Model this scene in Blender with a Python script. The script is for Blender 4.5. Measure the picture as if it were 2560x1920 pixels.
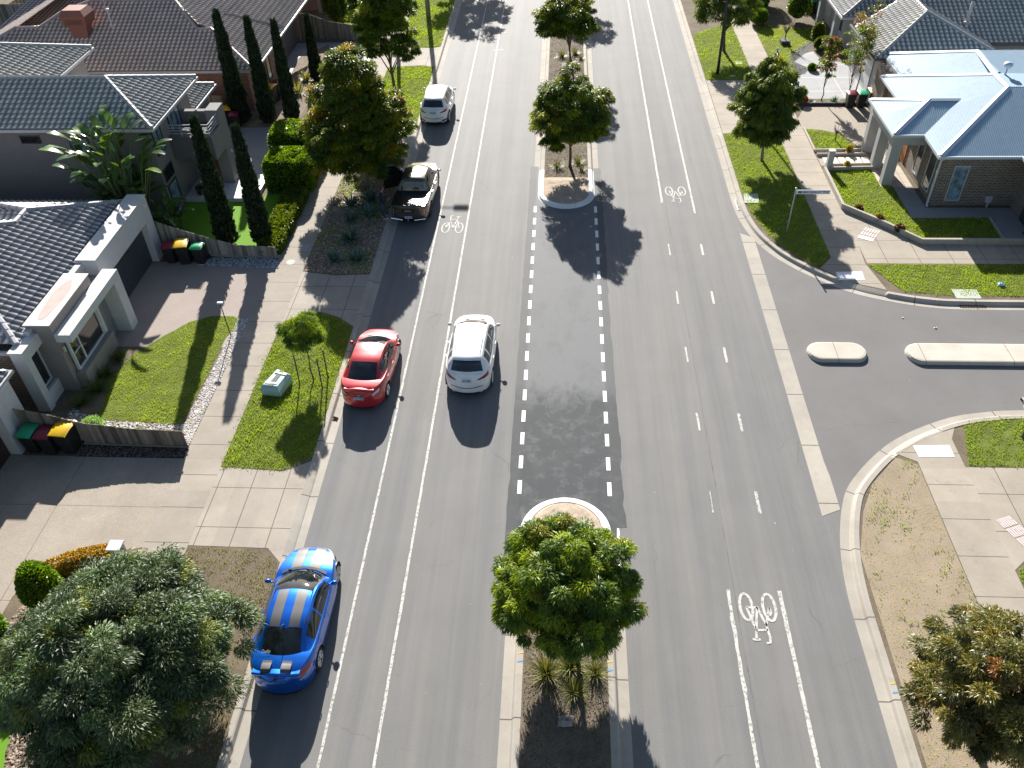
import bpy, math, random
import numpy as np
from mathutils import Vector, Matrix

# ------------------------------------------------------------------ camera, sky, sun
SC = bpy.context.scene
COL = SC.collection
for o in list(bpy.data.objects):
    bpy.data.objects.remove(o)
cam = bpy.data.cameras.new('camera')
cam.sensor_width = 36.0
cam.lens = 2111.6 / 2560 * 36.0
cam.clip_start = 0.5
cam.clip_end = 2000
cam_o = bpy.data.objects.new('camera', cam)
COL.objects.link(cam_o)
PITCH, YAW, ROLL = math.radians(41.294), math.radians(-4.1558), math.radians(-2.0348)
_f = Vector((math.sin(YAW) * math.cos(PITCH), math.cos(YAW) * math.cos(PITCH), -math.sin(PITCH)))
_r = Vector((math.cos(YAW), -math.sin(YAW), 0))
_u = _r.cross(_f)
_r2 = math.cos(ROLL) * _r + math.sin(ROLL) * _u
_u2 = -math.sin(ROLL) * _r + math.cos(ROLL) * _u
cam_o.matrix_world = Matrix(((_r2.x, _u2.x, -_f.x, 0), (_r2.y, _u2.y, -_f.y, 0), (_r2.z, _u2.z, -_f.z, 22.05), (0, 0, 0, 1)))
SC.camera = cam_o

SUN_EL, SUN_AZ = math.radians(26.0), math.radians(-8.9)
world = bpy.data.worlds.new("World")
SC.world = world
world.use_nodes = True
wn = world.node_tree.nodes
sky = wn.new('ShaderNodeTexSky')
sky.sky_type = 'NISHITA'
sky.sun_disc = False
sky.sun_elevation = SUN_EL
sky.sun_rotation = SUN_AZ
wn['Background'].inputs[1].default_value = 0.05
world.node_tree.links.new(sky.outputs[0], wn['Background'].inputs[0])
sl = bpy.data.lights.new('sun', 'SUN')
sl.energy = 5.0
sl.angle = math.radians(0.5)
sl.color = (1.0, 0.955, 0.89)
so = bpy.data.objects.new('sun', sl)
COL.objects.link(so)
so.rotation_euler = Vector((-math.sin(SUN_AZ) * math.cos(SUN_EL), -math.cos(SUN_AZ) * math.cos(SUN_EL), -math.sin(SUN_EL))).to_track_quat('-Z', 'Y').to_euler()
SC.view_settings.view_transform = 'Standard'
SC.view_settings.look = 'None'
SC.view_settings.gamma = 1.0
SC.view_settings.exposure = 1.28
SC.render.resolution_x, SC.render.resolution_y = 1024, 768
SC.cycles.max_bounces = 6
SC.cycles.transparent_max_bounces = 4

# ------------------------------------------------------------------ materials
class NT:
    def __init__(s, name):
        s.m = bpy.data.materials.new(name); s.m.use_nodes = True
        s.t = s.m.node_tree; s.b = s.t.nodes['Principled BSDF']
    def n(s, ty, **kw):
        nd = s.t.nodes.new(ty)
        for k, v in kw.items():
            if k.startswith('i_'):
                key = k[2:].replace('_', ' ')
                nd.inputs[int(key) if key.isdigit() else key].default_value = v
            else: setattr(nd, k, v)
        return nd
    def l(s, a, b): s.t.links.new(a, b)
    def math(s, op, a, b=0.5, c=0.0):
        nd = s.n('ShaderNodeMath', operation=op)
        for i, v in enumerate((a, b, c)):
            if hasattr(v, 'is_linked') or hasattr(v, 'links'): s.l(v, nd.inputs[i])
            else: nd.inputs[i].default_value = v
        return nd.outputs[0]
    def mix(s, f, a, b, mode='MIX'):
        nd = s.n('ShaderNodeMix', data_type='RGBA', blend_type=mode)
        for i, v in ((0, f), (6, a), (7, b)):
            if hasattr(v, 'links'): s.l(v, nd.inputs[i])
            else: nd.inputs[i].default_value = (v if i == 0 else (*v, 1) if len(v) == 3 else v)
        return nd.outputs[2]
    def pos(s, sc=(1, 1, 1), obj=False):
        g = s.n('ShaderNodeTexCoord').outputs['Object'] if obj else s.n('ShaderNodeNewGeometry').outputs['Position']
        mp = s.n('ShaderNodeMapping'); mp.inputs['Scale'].default_value = sc
        s.l(g, mp.inputs[0]); return mp.outputs[0]
    def noise(s, vec, scale, detail=3, rough=0.6):
        nd = s.n('ShaderNodeTexNoise'); nd.inputs['Scale'].default_value = scale
        nd.inputs['Detail'].default_value = detail; nd.inputs['Roughness'].default_value = rough
        s.l(vec, nd.inputs['Vector']); return nd.outputs[0]
    def ramp(s, f, a, b):
        nd = s.n('ShaderNodeMapRange'); nd.inputs[1].default_value = a; nd.inputs[2].default_value = b
        s.l(f, nd.inputs[0]); return nd.outputs[0]
    def col(s, c):
        if hasattr(c, 'links'): s.l(c, s.b.inputs['Base Color'])
        else: s.b.inputs['Base Color'].default_value = (*c, 1)
    def bump(s, h, st=0.3, d=0.02):
        nd = s.n('ShaderNodeBump'); nd.inputs['Strength'].default_value = st; nd.inputs['Distance'].default_value = d
        s.l(h, nd.inputs['Height']); s.l(nd.outputs[0], s.b.inputs['Normal'])

MATS = {}
def plain(name, c, rough=0.6, metal=0.0, coat=0.0, spec=0.5, vary=0.12, vs=3.0):
    if name in MATS: return MATS[name]
    t = NT(name)
    t.b.inputs['Roughness'].default_value = rough; t.b.inputs['Metallic'].default_value = metal
    t.b.inputs['Coat Weight'].default_value = coat; t.b.inputs['Coat Roughness'].default_value = 0.04
    t.b.inputs['Specular IOR Level'].default_value = spec
    if vary:
        f = t.noise(t.pos(obj=True), vs, 5, 0.7)
        t.col(t.mix(t.ramp(f, .3, .7), tuple(x * (1 - vary) for x in c), tuple(min(1, x * (1 + vary)) for x in c)))
    else: t.col(c)
    MATS[name] = t.m
    return t.m

def speckle(name, c, amp=0.25, fine=60.0, big=0.35, bigamp=0.12, streak=None, rough=0.8, stain=0.0, warm=None, spec=0.4, bump=0.25, cracks=False):
    """granular ground surface: fine grain, broad drift, optional streaks along the road and stains"""
    t = NT(name)
    p = t.pos()
    f = t.noise(p, fine, 2, 0.9)
    v = t.mix(t.ramp(f, .25, .75), tuple(x * (1 - amp) for x in c), tuple(min(1, x * (1 + amp)) for x in c))
    g = t.noise(p, big, 5, 0.65)
    v = t.mix(1.0, v, t.mix(t.ramp(g, .3, .7), (1 - bigamp,) * 3, (1 + bigamp,) * 3), 'MULTIPLY')
    if streak:
        q = t.noise(t.pos(streak), 1.0, 4, 0.7)
        v = t.mix(1.0, v, t.mix(t.ramp(q, .33, .67), (.86, .865, .88), (1.13, 1.11, 1.07)), 'MULTIPLY')
    if warm:
        q = t.noise(p, 0.12, 2, .5)
        v = t.mix(t.ramp(q, .42, .6), v, t.mix(1.0, v, warm, 'MULTIPLY'))
    if stain:
        q = t.noise(p, 1.1, 6, .75)
        v = t.mix(t.math('MULTIPLY', t.ramp(q, .56, .72), stain), v, tuple(x * .55 for x in c))
        q = t.noise(t.pos((1.3, 1.3, 1)), 7.0, 3, .8)
        v = t.mix(t.math('MULTIPLY', t.ramp(q, .64, .74), stain), v, tuple(min(1, x * 1.45) for x in c))
    if cracks:
        dn = t.n('ShaderNodeTexNoise'); dn.inputs['Scale'].default_value = 1.3; dn.inputs['Detail'].default_value = 4; t.l(p, dn.inputs['Vector'])
        wv = t.n('ShaderNodeVectorMath', operation='MULTIPLY_ADD'); t.l(dn.outputs['Color'], wv.inputs[0]); wv.inputs[1].default_value = (.9, .9, 0); t.l(p, wv.inputs[2])
        vo = t.n('ShaderNodeTexVoronoi', feature='DISTANCE_TO_EDGE'); vo.inputs['Scale'].default_value = .23; t.l(wv.outputs[0], vo.inputs['Vector'])
        k = t.math('MULTIPLY', t.ramp(vo.outputs['Distance'], .0045, .0015), t.ramp(t.noise(p, .33, 3, .6), .54, .64))
        v = t.mix(t.math('MULTIPLY', k, .3), v, tuple(x * .3 for x in c))
        sx = t.n('ShaderNodeSeparateXYZ'); t.l(p, sx.inputs[0])
        # oil drips down the lane centres, polished wheel paths
        spot = t.ramp(t.noise(t.pos((3.0, 1.1, 1)), 1.0, 4, .7), .66, .78)
        v = t.mix(t.math('MULTIPLY', spot, .35), v, tuple(x * .4 for x in c))
        spk = t.ramp(t.noise(p, 5.5, 1, .5), .80, .84)
        v = t.mix(t.math('MULTIPLY', spk, .6), v, (.5, .49, .47))
    t.col(v); t.b.inputs['Roughness'].default_value = rough
    t.b.inputs['Specular IOR Level'].default_value = spec
    t.bump(f, bump, 0.01)
    MATS[name] = t.m; return t.m

def slabs(name, c, axis, period, offset=0.0, axis2=None, period2=1.5, offset2=0.0, amp=.12, jw=.014, stain=.35, fine=55., rough=.85, uv=False, dark=.3):
    """concrete with joints cut across it every `period` metres"""
    t = NT(name); p = t.pos()
    f = t.noise(p, fine, 2, .9)
    v = t.mix(t.ramp(f, .2, .8), tuple(x * (1 - amp) for x in c), tuple(min(1, x * (1 + amp)) for x in c))
    g = t.noise(p, .8, 6, .7)
    v = t.mix(1.0, v, t.mix(t.ramp(g, .3, .7), (.86, .85, .83), (1.08, 1.08, 1.08)), 'MULTIPLY')
    q = t.noise(p, 2.3, 5, .8)
    v = t.mix(t.math('MULTIPLY', t.ramp(q, .58, .75), stain), v, tuple(x * .5 for x in c))
    sep = t.n('ShaderNodeSeparateXYZ')
    t.l(t.n('ShaderNodeUVMap').outputs[0] if uv else p, sep.inputs[0])
    def joint(ax, per, off):
        d = t.math('FRACT', t.math('ADD', t.math('DIVIDE', sep.outputs[ax], per), 100.0 - off / per))
        d = t.math('ABSOLUTE', t.math('SUBTRACT', d, 0.5))
        return t.math('GREATER_THAN', d, 0.5 - jw / per / 1.0)
    j = joint(axis, period, offset)
    # every slab slightly different
    fl = t.math('FLOOR', t.math('ADD', t.math('DIVIDE', sep.outputs[axis], period), 100.5 - offset / period))
    wn_ = t.n('ShaderNodeTexWhiteNoise', noise_dimensions='1D'); t.l(fl, wn_.inputs['W'])
    v = t.mix(1.0, v, t.mix(wn_.outputs[0], (.93, .93, .93), (1.06, 1.05, 1.04)), 'MULTIPLY')
    if axis2 is not None: j = t.math('MAXIMUM', j, joint(axis2, period2, offset2))
    v = t.mix(j, v, tuple(x * dark for x in c))
    t.col(v); t.b.inputs['Roughness'].default_value = rough; t.b.inputs['Specular IOR Level'].default_value = .3
    t.bump(f, .2, .01)
    MATS[name] = t.m; return t.m

def brick(name, c1, c2, mortar, w=.24, h=.086):
    t = NT(name)
    sep = t.n('ShaderNodeSeparateXYZ'); t.l(t.n('ShaderNodeNewGeometry').outputs['Position'], sep.inputs[0])
    cmb = t.n('ShaderNodeCombineXYZ'); t.l(t.math('ADD', sep.outputs[0], sep.outputs[1]), cmb.inputs[0]); t.l(sep.outputs[2], cmb.inputs[1])
    b = t.n('ShaderNodeTexBrick'); b.inputs['Scale'].default_value = 1.0
    b.inputs['Color1'].default_value = (*c1, 1); b.inputs['Color2'].default_value = (*c2, 1); b.inputs['Mortar'].default_value = (*mortar, 1)
    b.inputs['Brick Width'].default_value = w; b.inputs['Row Height'].default_value = h; b.inputs['Mortar Size'].default_value = .012
    b.inputs['Bias'].default_value = 0.0
    t.l(cmb.outputs[0], b.inputs['Vector'])
    n = t.noise(t.pos(), 9.0, 4, .7)
    t.col(t.mix(1.0, b.outputs[0], t.mix(t.ramp(n, .3, .7), (.8, .8, .8), (1.2, 1.2, 1.2)), 'MULTIPLY'))
    t.b.inputs['Roughness'].default_value = .9
    t.bump(b.outputs['Fac'], -.5, .01)
    MATS[name] = t.m; return t.m

def leafmat(name, c, back=None, trans=.35, rough=.45, spec=.4):
    """c is multiplied by the per-leaf tint stored on the mesh"""
    t = NT(name)
    at = t.n('ShaderNodeAttribute', attribute_name='tint')
    v = t.mix(1.0, c, at.outputs['Color'], 'MULTIPLY')
    t.col(v); t.b.inputs['Roughness'].default_value = rough; t.b.inputs['Specular IOR Level'].default_value = spec
    tr = t.n('ShaderNodeBsdfTranslucent')
    t.l(t.mix(1.0, v, back or (1.5, 1.35, .5), 'MULTIPLY'), tr.inputs[0])
    mx = t.n('ShaderNodeMixShader'); mx.inputs[0].default_value = trans
    t.l(t.b.outputs[0], mx.inputs[1]); t.l(tr.outputs[0], mx.inputs[2])
    t.l(mx.outputs[0], t.t.nodes['Material Output'].inputs[0])
    MATS[name] = t.m; return t.m

def glassmat(name, c=(.012, .015, .018), rough=.04):
    t = NT(name); t.col(c); t.b.inputs['Roughness'].default_value = rough
    t.b.inputs['Specular IOR Level'].default_value = .6; t.b.inputs['Coat Weight'].default_value = .4
    n = t.noise(t.pos(obj=True), 2.5, 3, .6)
    t.col(t.mix(t.ramp(n, .35, .7), tuple(x * .6 for x in c), tuple(x * 1.8 for x in c)))
    MATS[name] = t.m; return t.m

# ------------------------------------------------------------------ object helpers
ROOTLOC = {}
def tag(o, label=None, cat=None, group=None, kind=None):
    if label: o['label'] = label
    if cat: o['category'] = cat
    if group: o['group'] = group
    if kind: o['kind'] = kind
    return o
def thing(name, label, cat, loc=(0, 0, 0), rz=0.0, group=None):
    o = bpy.data.objects.new(name, None); COL.objects.link(o)
    o.empty_display_size = .2
    o.location = loc; o.rotation_euler[2] = rz
    ROOTLOC[o.name] = (0, 0, 0) if rz else tuple(loc)
    return tag(o, label, cat, group)
def copy_tree(o, parent=None, **kw):
    c = o.copy(); COL.objects.link(c)
    if parent is not None: c.parent = parent
    for ch in list(o.children): copy_tree(ch, c)
    for k, v in kw.items():
        if k == 'loc': c.location = v
        elif k == 'rz': c.rotation_euler[2] = v
        elif k == 'scale': c.scale = v
        else: c[k] = v
    return c

def mesh_obj(name, V, F, mat, parent=None, smooth=False, uv=None, mats=None, fm=None):
    V = np.asarray(V, dtype=np.float64).reshape(-1, 3)
    off = np.zeros(3)
    if parent is not None: off = np.array(ROOTLOC.get(parent.name, (0, 0, 0)), float)
    V = V - off
    me = bpy.data.meshes.new(name)
    if isinstance(F, np.ndarray):
        k = F.shape[1]
        me.vertices.add(len(V)); me.vertices.foreach_set('co', V.astype(np.float32).ravel())
        me.loops.add(F.size); me.loops.foreach_set('vertex_index', F.astype(np.int32).ravel())
        me.polygons.add(len(F)); me.polygons.foreach_set('loop_start', np.arange(0, F.size, k, dtype=np.int32))
        me.polygons.foreach_set('loop_total', np.full(len(F), k, dtype=np.int32))
        me.update(calc_edges=True)
    else:
        me.from_pydata([tuple(v) for v in V], [], F)
        me.update()
    for m in (mats or [mat]): me.materials.append(m)
    if fm is not None: me.polygons.foreach_set('material_index', np.asarray(fm, dtype=np.int32))
    if smooth: me.polygons.foreach_set('use_smooth', np.ones(len(me.polygons), dtype=bool))
    if uv is not None:
        ul = me.uv_layers.new(name='UVMap')
        li = np.zeros(len(me.loops), dtype=np.int32); me.loops.foreach_get('vertex_index', li)
        ul.data.foreach_set('uv', np.asarray(uv, dtype=np.float32)[li].ravel())
    o = bpy.data.objects.new(name, me); COL.objects.link(o)
    if parent is not None:
        o.parent = parent; ROOTLOC[o.name] = tuple(off)
    return o

class MB:
    def __init__(s): s.v = []; s.f = []
    def add(s, V, F):
        k = len(s.v); s.v += [tuple(p) for p in V]; s.f += [tuple(i + k for i in f) for f in F]; return s
    def box(s, x0, x1, y0, y1, z0, z1):
        return s.add([(x0, y0, z0), (x1, y0, z0), (x1, y1, z0), (x0, y1, z0), (x0, y0, z1), (x1, y0, z1), (x1, y1, z1), (x0, y1, z1)],
                     [(0, 3, 2, 1), (4, 5, 6, 7), (0, 1, 5, 4), (1, 2, 6, 5), (2, 3, 7, 6), (3, 0, 4, 7)])
    def bbox(s, x0, x1, y0, y1, z0, z1, b=.015):
        """box with bevelled vertical edges and top edge"""
        P = [(x0 + b, y0), (x1 - b, y0), (x1, y0 + b), (x1, y1 - b), (x1 - b, y1), (x0 + b, y1), (x0, y1 - b), (x0, y0 + b)]
        cx, cy = (x0 + x1) / 2, (y0 + y1) / 2
        ins = [(x + (b if x < cx else -b) * .7, y + (b if y < cy else -b) * .7) for x, y in P]
        V = [(x, y, z0) for x, y in P] + [(x, y, z1 - b) for x, y in P] + [(x, y, z1) for x, y in ins]
        F = [tuple(range(7, -1, -1)), tuple(range(16, 24))]
        for k in range(8):
            n = (k + 1) % 8; F += [(k, n, 8 + n, 8 + k), (8 + k, 8 + n, 16 + n, 16 + k)]
        return s.add(V, F)
    def prism(s, P, z0, z1):
        n = len(P)
        a = sum(P[i][0] * P[(i + 1) % n][1] - P[(i + 1) % n][0] * P[i][1] for i in range(n))
        if a < 0: P = P[::-1]
        V = [(x, y, z0) for x, y in P] + [(x, y, z1) for x, y in P]
        F = [tuple(range(n - 1, -1, -1)), tuple(range(n, 2 * n))] + [(i, (i + 1) % n, n + (i + 1) % n, n + i) for i in range(n)]
        return s.add(V, F)
    def poly(s, P): return s.add(P, [tuple(range(len(P)))])
    def tube(s, path, r, n=8, cap=True):
        path = [np.array(p, float) for p in path]; m = len(path)
        rs = r if isinstance(r, (list, tuple)) else [r] * m
        V = []; F = []; prev = None
        for i, p in enumerate(path):
            d = (path[min(i + 1, m - 1)] - path[max(i - 1, 0)]); d /= (np.linalg.norm(d) + 1e-9)
            if prev is None:
                a = np.array([1., 0, 0]) if abs(d[0]) < .8 else np.array([0, 1., 0])
            else: a = prev
            a = a - d * a.dot(d); a /= np.linalg.norm(a) + 1e-9; prev = a; b = np.cross(d, a)
            for k in range(n):
                t = 2 * math.pi * k / n; V.append(p + rs[i] * (math.cos(t) * a + math.sin(t) * b))
        for i in range(m - 1):
            for k in range(n):
                F.append((i * n + k, i * n + (k + 1) % n, (i + 1) * n + (k + 1) % n, (i + 1) * n + k))
        if cap: F += [tuple(range(n - 1, -1, -1)), tuple(range((m - 1) * n, m * n))]
        return s.add(V, F)
    def lathe(s, prof, c=(0, 0, 0), axis='z', n=24):
        V = []; F = []
        for (r, h) in prof:
            for k in range(n):
                t = 2 * math.pi * k / n; a, b = r * math.cos(t), r * math.sin(t)
                V.append((c[0] + a, c[1] + b, c[2] + h) if axis == 'z' else (c[0] + h, c[1] + a, c[2] + b))
        for i in range(len(prof) - 1):
            for k in range(n):
                F.append((i * n + k, i * n + (k + 1) % n, (i + 1) * n + (k + 1) % n, (i + 1) * n + k))
        if prof[0][0] > 1e-4: F.append(tuple(range(n - 1, -1, -1)))
        if prof[-1][0] > 1e-4: F.append(tuple(range((len(prof) - 1) * n, len(prof) * n)))
        return s.add(V, F)
    def grid(s, P, keep=None):
        a, b = len(P), len(P[0]); V = [tuple(P[i][j]) for i in range(a) for j in range(b)]; F = []
        for i in range(a - 1):
            for j in range(b - 1):
                if keep is None or keep(i, j): F.append((i * b + j, i * b + j + 1, (i + 1) * b + j + 1, (i + 1) * b + j))
        return s.add(V, F)
    def build(s, name, mat, parent=None, smooth=False):
        used = sorted({i for f in s.f for i in f}); mp = {u: i for i, u in enumerate(used)}
        return mesh_obj(name, [s.v[i] for i in used], [tuple(mp[i] for i in f) for f in s.f], mat, parent, smooth)
def st(o): return tag(o, kind='structure')

def text_mesh(body, size, mat, name, parent, loc, rot, extrude=.004, width=None, shear=0.0):
    cu = bpy.data.curves.new(name, 'FONT'); cu.body = body; cu.size = size; cu.extrude = extrude
    cu.align_x = 'CENTER'; cu.align_y = 'CENTER'; cu.shear = shear; cu.offset = size * .012
    tmp = bpy.data.objects.new('tmp', cu); COL.objects.link(tmp)
    bpy.context.view_layer.update()
    me = bpy.data.meshes.new_from_object(tmp)
    bpy.data.objects.remove(tmp)
    me.materials.clear(); me.materials.append(mat); me.name = name
    o = bpy.data.objects.new(name, me); COL.objects.link(o); o.parent = parent
    off = ROOTLOC.get(parent.name, (0, 0, 0))
    o.location = tuple(loc[i] - off[i] for i in range(3)); o.rotation_euler = rot
    if width:
        xs = [v.co.x for v in me.vertices]; o.scale[0] = width / max(1e-3, max(xs) - min(xs))
    return o

rng = np.random.default_rng(7)
def unit(v): return v / (np.linalg.norm(v, axis=-1, keepdims=True) + 1e-9)

def set_tint(o, cols_per_vert):
    a = o.data.attributes.new('tint', 'FLOAT_COLOR', 'POINT')
    c = np.ones((len(cols_per_vert), 4), dtype=np.float32); c[:, :3] = cols_per_vert
    a.data.foreach_set('color', c.ravel())

def leaves(name, C, D, L, Wd, T, mat, parent=None, droop=.25, r=rng):
    """C centres (n,3), D directions, L lengths, Wd widths, T tint (n,3): one folded diamond blade each"""
    n = len(C); L = np.broadcast_to(L, (n,))[:, None]; Wd = np.broadcast_to(Wd, (n,))[:, None]
    D = unit(D); S = unit(np.cross(D, r.normal(size=(n, 3)) * .8 + np.array([0, 0, 1.0])))
    N = np.cross(S, D)
    dn = np.array([0, 0, -1.0])
    mid = C + D * L * .45 + N * Wd * .25
    V = np.stack([C, mid + S * Wd / 2, C + D * L + dn * L * droop, mid - S * Wd / 2], 1).reshape(-1, 3)
    F = np.arange(4 * n).reshape(n, 4)
    o = mesh_obj(name, V, F, mat, parent)
    set_tint(o, np.repeat(T, 4, 0)); return o

def lumpy(dirs, seed, k=9, amp=.16):
    r = np.random.default_rng(seed); A = unit(r.normal(size=(k, 3))); w = r.uniform(.5, 1, k)
    s = np.zeros(len(dirs))
    for a, ww in zip(A, w): s += ww * np.exp(-((1 - dirs @ a) / .18))
    return 1 - amp * .6 + amp * np.clip(s, 0, 1.4)

def crown_leaves(seed, c, rx, ry, rz, nclump, rc, per, ll, lw, tints, wts, hang=.5, spread=.8, lobes=10, amp=.3, inner=.25, flat=-.75, gap=0, ymix=.0, scatter=1.0):
    """clumps sit on a lumpy ellipsoid (and some inside it); leaves leave each clump outward and hang"""
    r = np.random.default_rng(seed)
    d = unit(r.normal(size=(nclump * 2, 3))); d = d[d[:, 2] > flat][:nclump]; n = len(d)
    rad = lumpy(d, seed + 5, lobes, amp)
    f = np.where(r.random(n) < inner, r.uniform(.35, .8, n), r.uniform(.86, 1.0, n))
    P = np.array(c) + d * np.array([rx, ry, rz]) * (rad * f)[:, None]
    if gap:
        G = unit(r.normal(size=(gap, 3)))
        keep = (d @ G.T).max(1) < .955; P, d, f, rad = P[keep], d[keep], f[keep], rad[keep]; n = len(P)
    ct = np.array(tints)[r.choice(len(tints), n, p=np.array(wts) / sum(wts))]
    # new growth colours the outer, sunward tips of whole branches
    cs = rc * r.uniform(.6, 1.25, n)
    i = np.repeat(np.arange(n), per)
    e = unit(r.normal(size=(len(i), 3))); e[:, 2] = np.abs(e[:, 2]) * .9 - .15
    q = P[i] + e * cs[i][:, None] * r.uniform(.35, 1.0, len(i))[:, None] * scatter
    D = e * spread + unit(d[i]) * .35 + np.array([0, 0, -hang]) + r.normal(size=(len(i), 3)) * .25
    L = ll * r.uniform(.6, 1.3, len(i)); W = lw * r.uniform(.7, 1.3, len(i))
    T = ct[i] * r.uniform(.65, 1.35, (len(i), 1)) * np.array([1, 1, 1])
    T = T * (1 + r.normal(size=(len(i), 3)) * .07)
    return q, D, L, W, np.clip(T, 0, 4), P

def tree_obj(name, label, cat, base, c, rx, rz, nclump, per, mat, bark, seed, group=None, rc=.42, ll=.17, lw=.028, tints=None, wts=None, ry=None, lobes=10, amp=.3,
             tr=.11, hang=.5, gap=6, inner=.22, lean=0, nl=9, flat=-.75, fork=.45, extra=(), scatter=1.0, K=0, lr=.8):
    root = thing(name, label, cat, base, 0, group)
    if K:
        # billowy crown: K leafy lobes spaced over the big ellipsoid, the rest of the leaves fill the inside
        rl = np.random.default_rng(seed + 77); d = unit(rl.normal(size=(4000, 3))); d = d[d[:, 2] > flat]; pick = [d[0]]
        for _ in range(K - 1):
            m_ = (d[:, None] @ np.array(pick).T[None])[:, 0].max(1) if len(pick) else None; pick.append(d[np.argmin(m_ + rl.random(len(d)) * .10)])
        ex = []
        for v in pick:
            r1 = lr * rl.uniform(.72, 1.2); k_ = rl.uniform(.86, 1.06)
            ex.append((tuple(np.array(c) + v * np.maximum(.15, np.array([rx, ry or rx, rz]) * k_ - r1 * .72)), r1, r1 * rl.uniform(.7, .95), max(6, int(nclump * .9 / K))))
        extra = tuple(ex) + tuple(extra); nclump = int(nclump * .30); rx, rz = rx * .72, rz * .72; gap = 0; ry = (ry * .72) if ry else None
    q, D, L, W, T, P = crown_leaves(seed, c, rx, ry or rx, rz, nclump, rc, per, ll, lw, tints, wts, hang, lobes=lobes, amp=amp, gap=gap, inner=inner, flat=flat, scatter=scatter)
    for (ec, er, erz, en) in extra:
        a = crown_leaves(seed + 31 + int(abs(ec[0] * 91 + ec[1] * 37 + ec[2] * 53)), ec, er, er, erz, en, rc * .75 if K else rc, per, ll, lw, tints, wts, hang, lobes=4, amp=amp * .6, inner=.05 if K else inner, flat=-.45 if K else flat)
        q, D, L, W, T, P = [np.concatenate([u, v]) for u, v in zip((q, D, L, W, T, P), a)]
    leaves('crown', q, D, L, W, T, mat, root, r=np.random.default_rng(seed + 1))
    r = np.random.default_rng(seed + 2); mb = MB()
    b = np.array(base, float); cc = np.array(c, float)
    fz = b + (cc - b) * fork + np.array([0, 0, 0])
    mid = (b + fz) / 2 + np.array([r.normal() * .05 + lean, r.normal() * .05, 0])
    mb.tube([b - [0, 0, .05], b + [0, 0, .12], mid, fz, fz + (cc - fz) * .7], [tr * 1.35, tr * 1.05, tr * .9, tr * .75, tr * .35], 9)
    idx = r.choice(len(P), min(nl * 2, len(P)), replace=False)
    for k, ii in enumerate(idx):
        s0 = fz + (cc - fz) * r.uniform(-.1, .5); e0 = P[ii]
        m0 = (s0 + e0) / 2 + np.array([0, 0, .12]) + r.normal(size=3) * .12
        mb.tube([s0, m0, s0 + (e0 - s0) * .95], [tr * .42, tr * .26, tr * .1], 5)
    mb.build('trunk', bark, root, smooth=True)
    return root
# ------------------------------------------------------------------ ground, road, kerbs, paths
M_asph = speckle('asphalt', (.182, .180, .177), amp=.26, fine=38, big=.5, bigamp=.05, streak=(1.25, .03, 1), rough=.74, stain=.12, spec=.18, cracks=True)
M_side = speckle('side_asphalt', (.172, .167, .163), amp=.24, fine=38, big=.4, bigamp=.08, rough=.76, stain=.12, spec=.16, cracks=True)
t = NT('new_asphalt'); p_ = t.pos(); f_ = t.noise(p_, 38, 2, .9)
v_ = t.mix(t.ramp(f_, .25, .75), (.112, .115, .118), (.190, .194, .198))
sp_ = t.n('ShaderNodeSeparateXYZ'); t.l(p_, sp_.inputs[0]); q_ = t.noise(t.pos((.9, .45, 1)), 1.0, 5, .75); q2 = t.noise(p_, 1.6, 6, .75)
wet = t.math('MULTIPLY', t.ramp(t.math('ADD', sp_.outputs[1], t.math('MULTIPLY', q_, 5.0)), 27.6, 26.2), t.ramp(q2, .2, .5))
v_ = t.mix(t.math('MULTIPLY', wet, .9), v_, (.042, .049, .053))
edg = t.ramp(t.math('ABSOLUTE', t.math('SUBTRACT', sp_.outputs[0], .28)), 1.52, 1.62)
v_ = t.mix(t.math('MULTIPLY', edg, .55), v_, (.075, .077, .078))
v_ = t.mix(t.math('MULTIPLY', t.ramp(q_, .5, .62), .3), v_, (.09, .092, .093))
t.col(v_); t.b.inputs['Roughness'].default_value = .72; t.b.inputs['Specular IOR Level'].default_value = .18; t.bump(f_, .25, .01); M_patch = t.m
M_soil = speckle('dry_soil', (.155, .125, .088), amp=.35, fine=22, big=1.2, bigamp=.22, rough=.95, stain=.6, spec=.2, bump=.6)
M_dirt = speckle('bare_dirt', (0.306, 0.248, 0.180), amp=.2, fine=26, big=1.0, bigamp=.12, rough=.95, stain=.45, spec=.2, bump=.5)
M_sand = speckle('sand', (0.420, 0.340, 0.260), amp=.16, fine=14, big=2.5, bigamp=.14, rough=.95, stain=.5, spec=.2, bump=.9)
M_turf = speckle('lawn_soil', (.12, .15, .028), amp=.4, fine=18, big=1.3, bigamp=.3, rough=.95, stain=.5, spec=.2, bump=.8)
M_plastic = speckle('artificial_turf', (.13, .28, .02), amp=.25, fine=45, big=.8, bigamp=.06, rough=.9, spec=.2, bump=.5)
M_bark = speckle('bark_mulch', (.20, .155, .115), amp=.5, fine=13, big=2, bigamp=.25, rough=.95, stain=.6, spec=.2, bump=1.0)
M_aggr = speckle('exposed_aggregate', (0.340, 0.293, 0.238), amp=.32, fine=30, big=.6, bigamp=.07, rough=.85, stain=.2, spec=.3)
M_pinkagg = speckle('pinkish_aggregate', (0.324, 0.270, 0.239), amp=.25, fine=34, big=.6, bigamp=.07, rough=.85, stain=.2, spec=.3)
M_grey = speckle('charcoal_concrete', (.27, .275, .28), amp=.12, fine=40, big=.6, bigamp=.1, rough=.6, stain=.2)
M_kerb = slabs('kerb_concrete', (0.396, 0.365, 0.318), 0, 2.6, 0.0, uv=True, jw=.02, stain=.5)
M_white_kerb = slabs('white_painted_kerb', (.80, .80, .79), 0, 1.9, .3, uv=True, jw=.008, stain=.15, amp=.05, dark=.5)
M_pathL = slabs('footpath_concrete', (0.344, 0.305, 0.258), 1, 1.5, .32, stain=.4)
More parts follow.
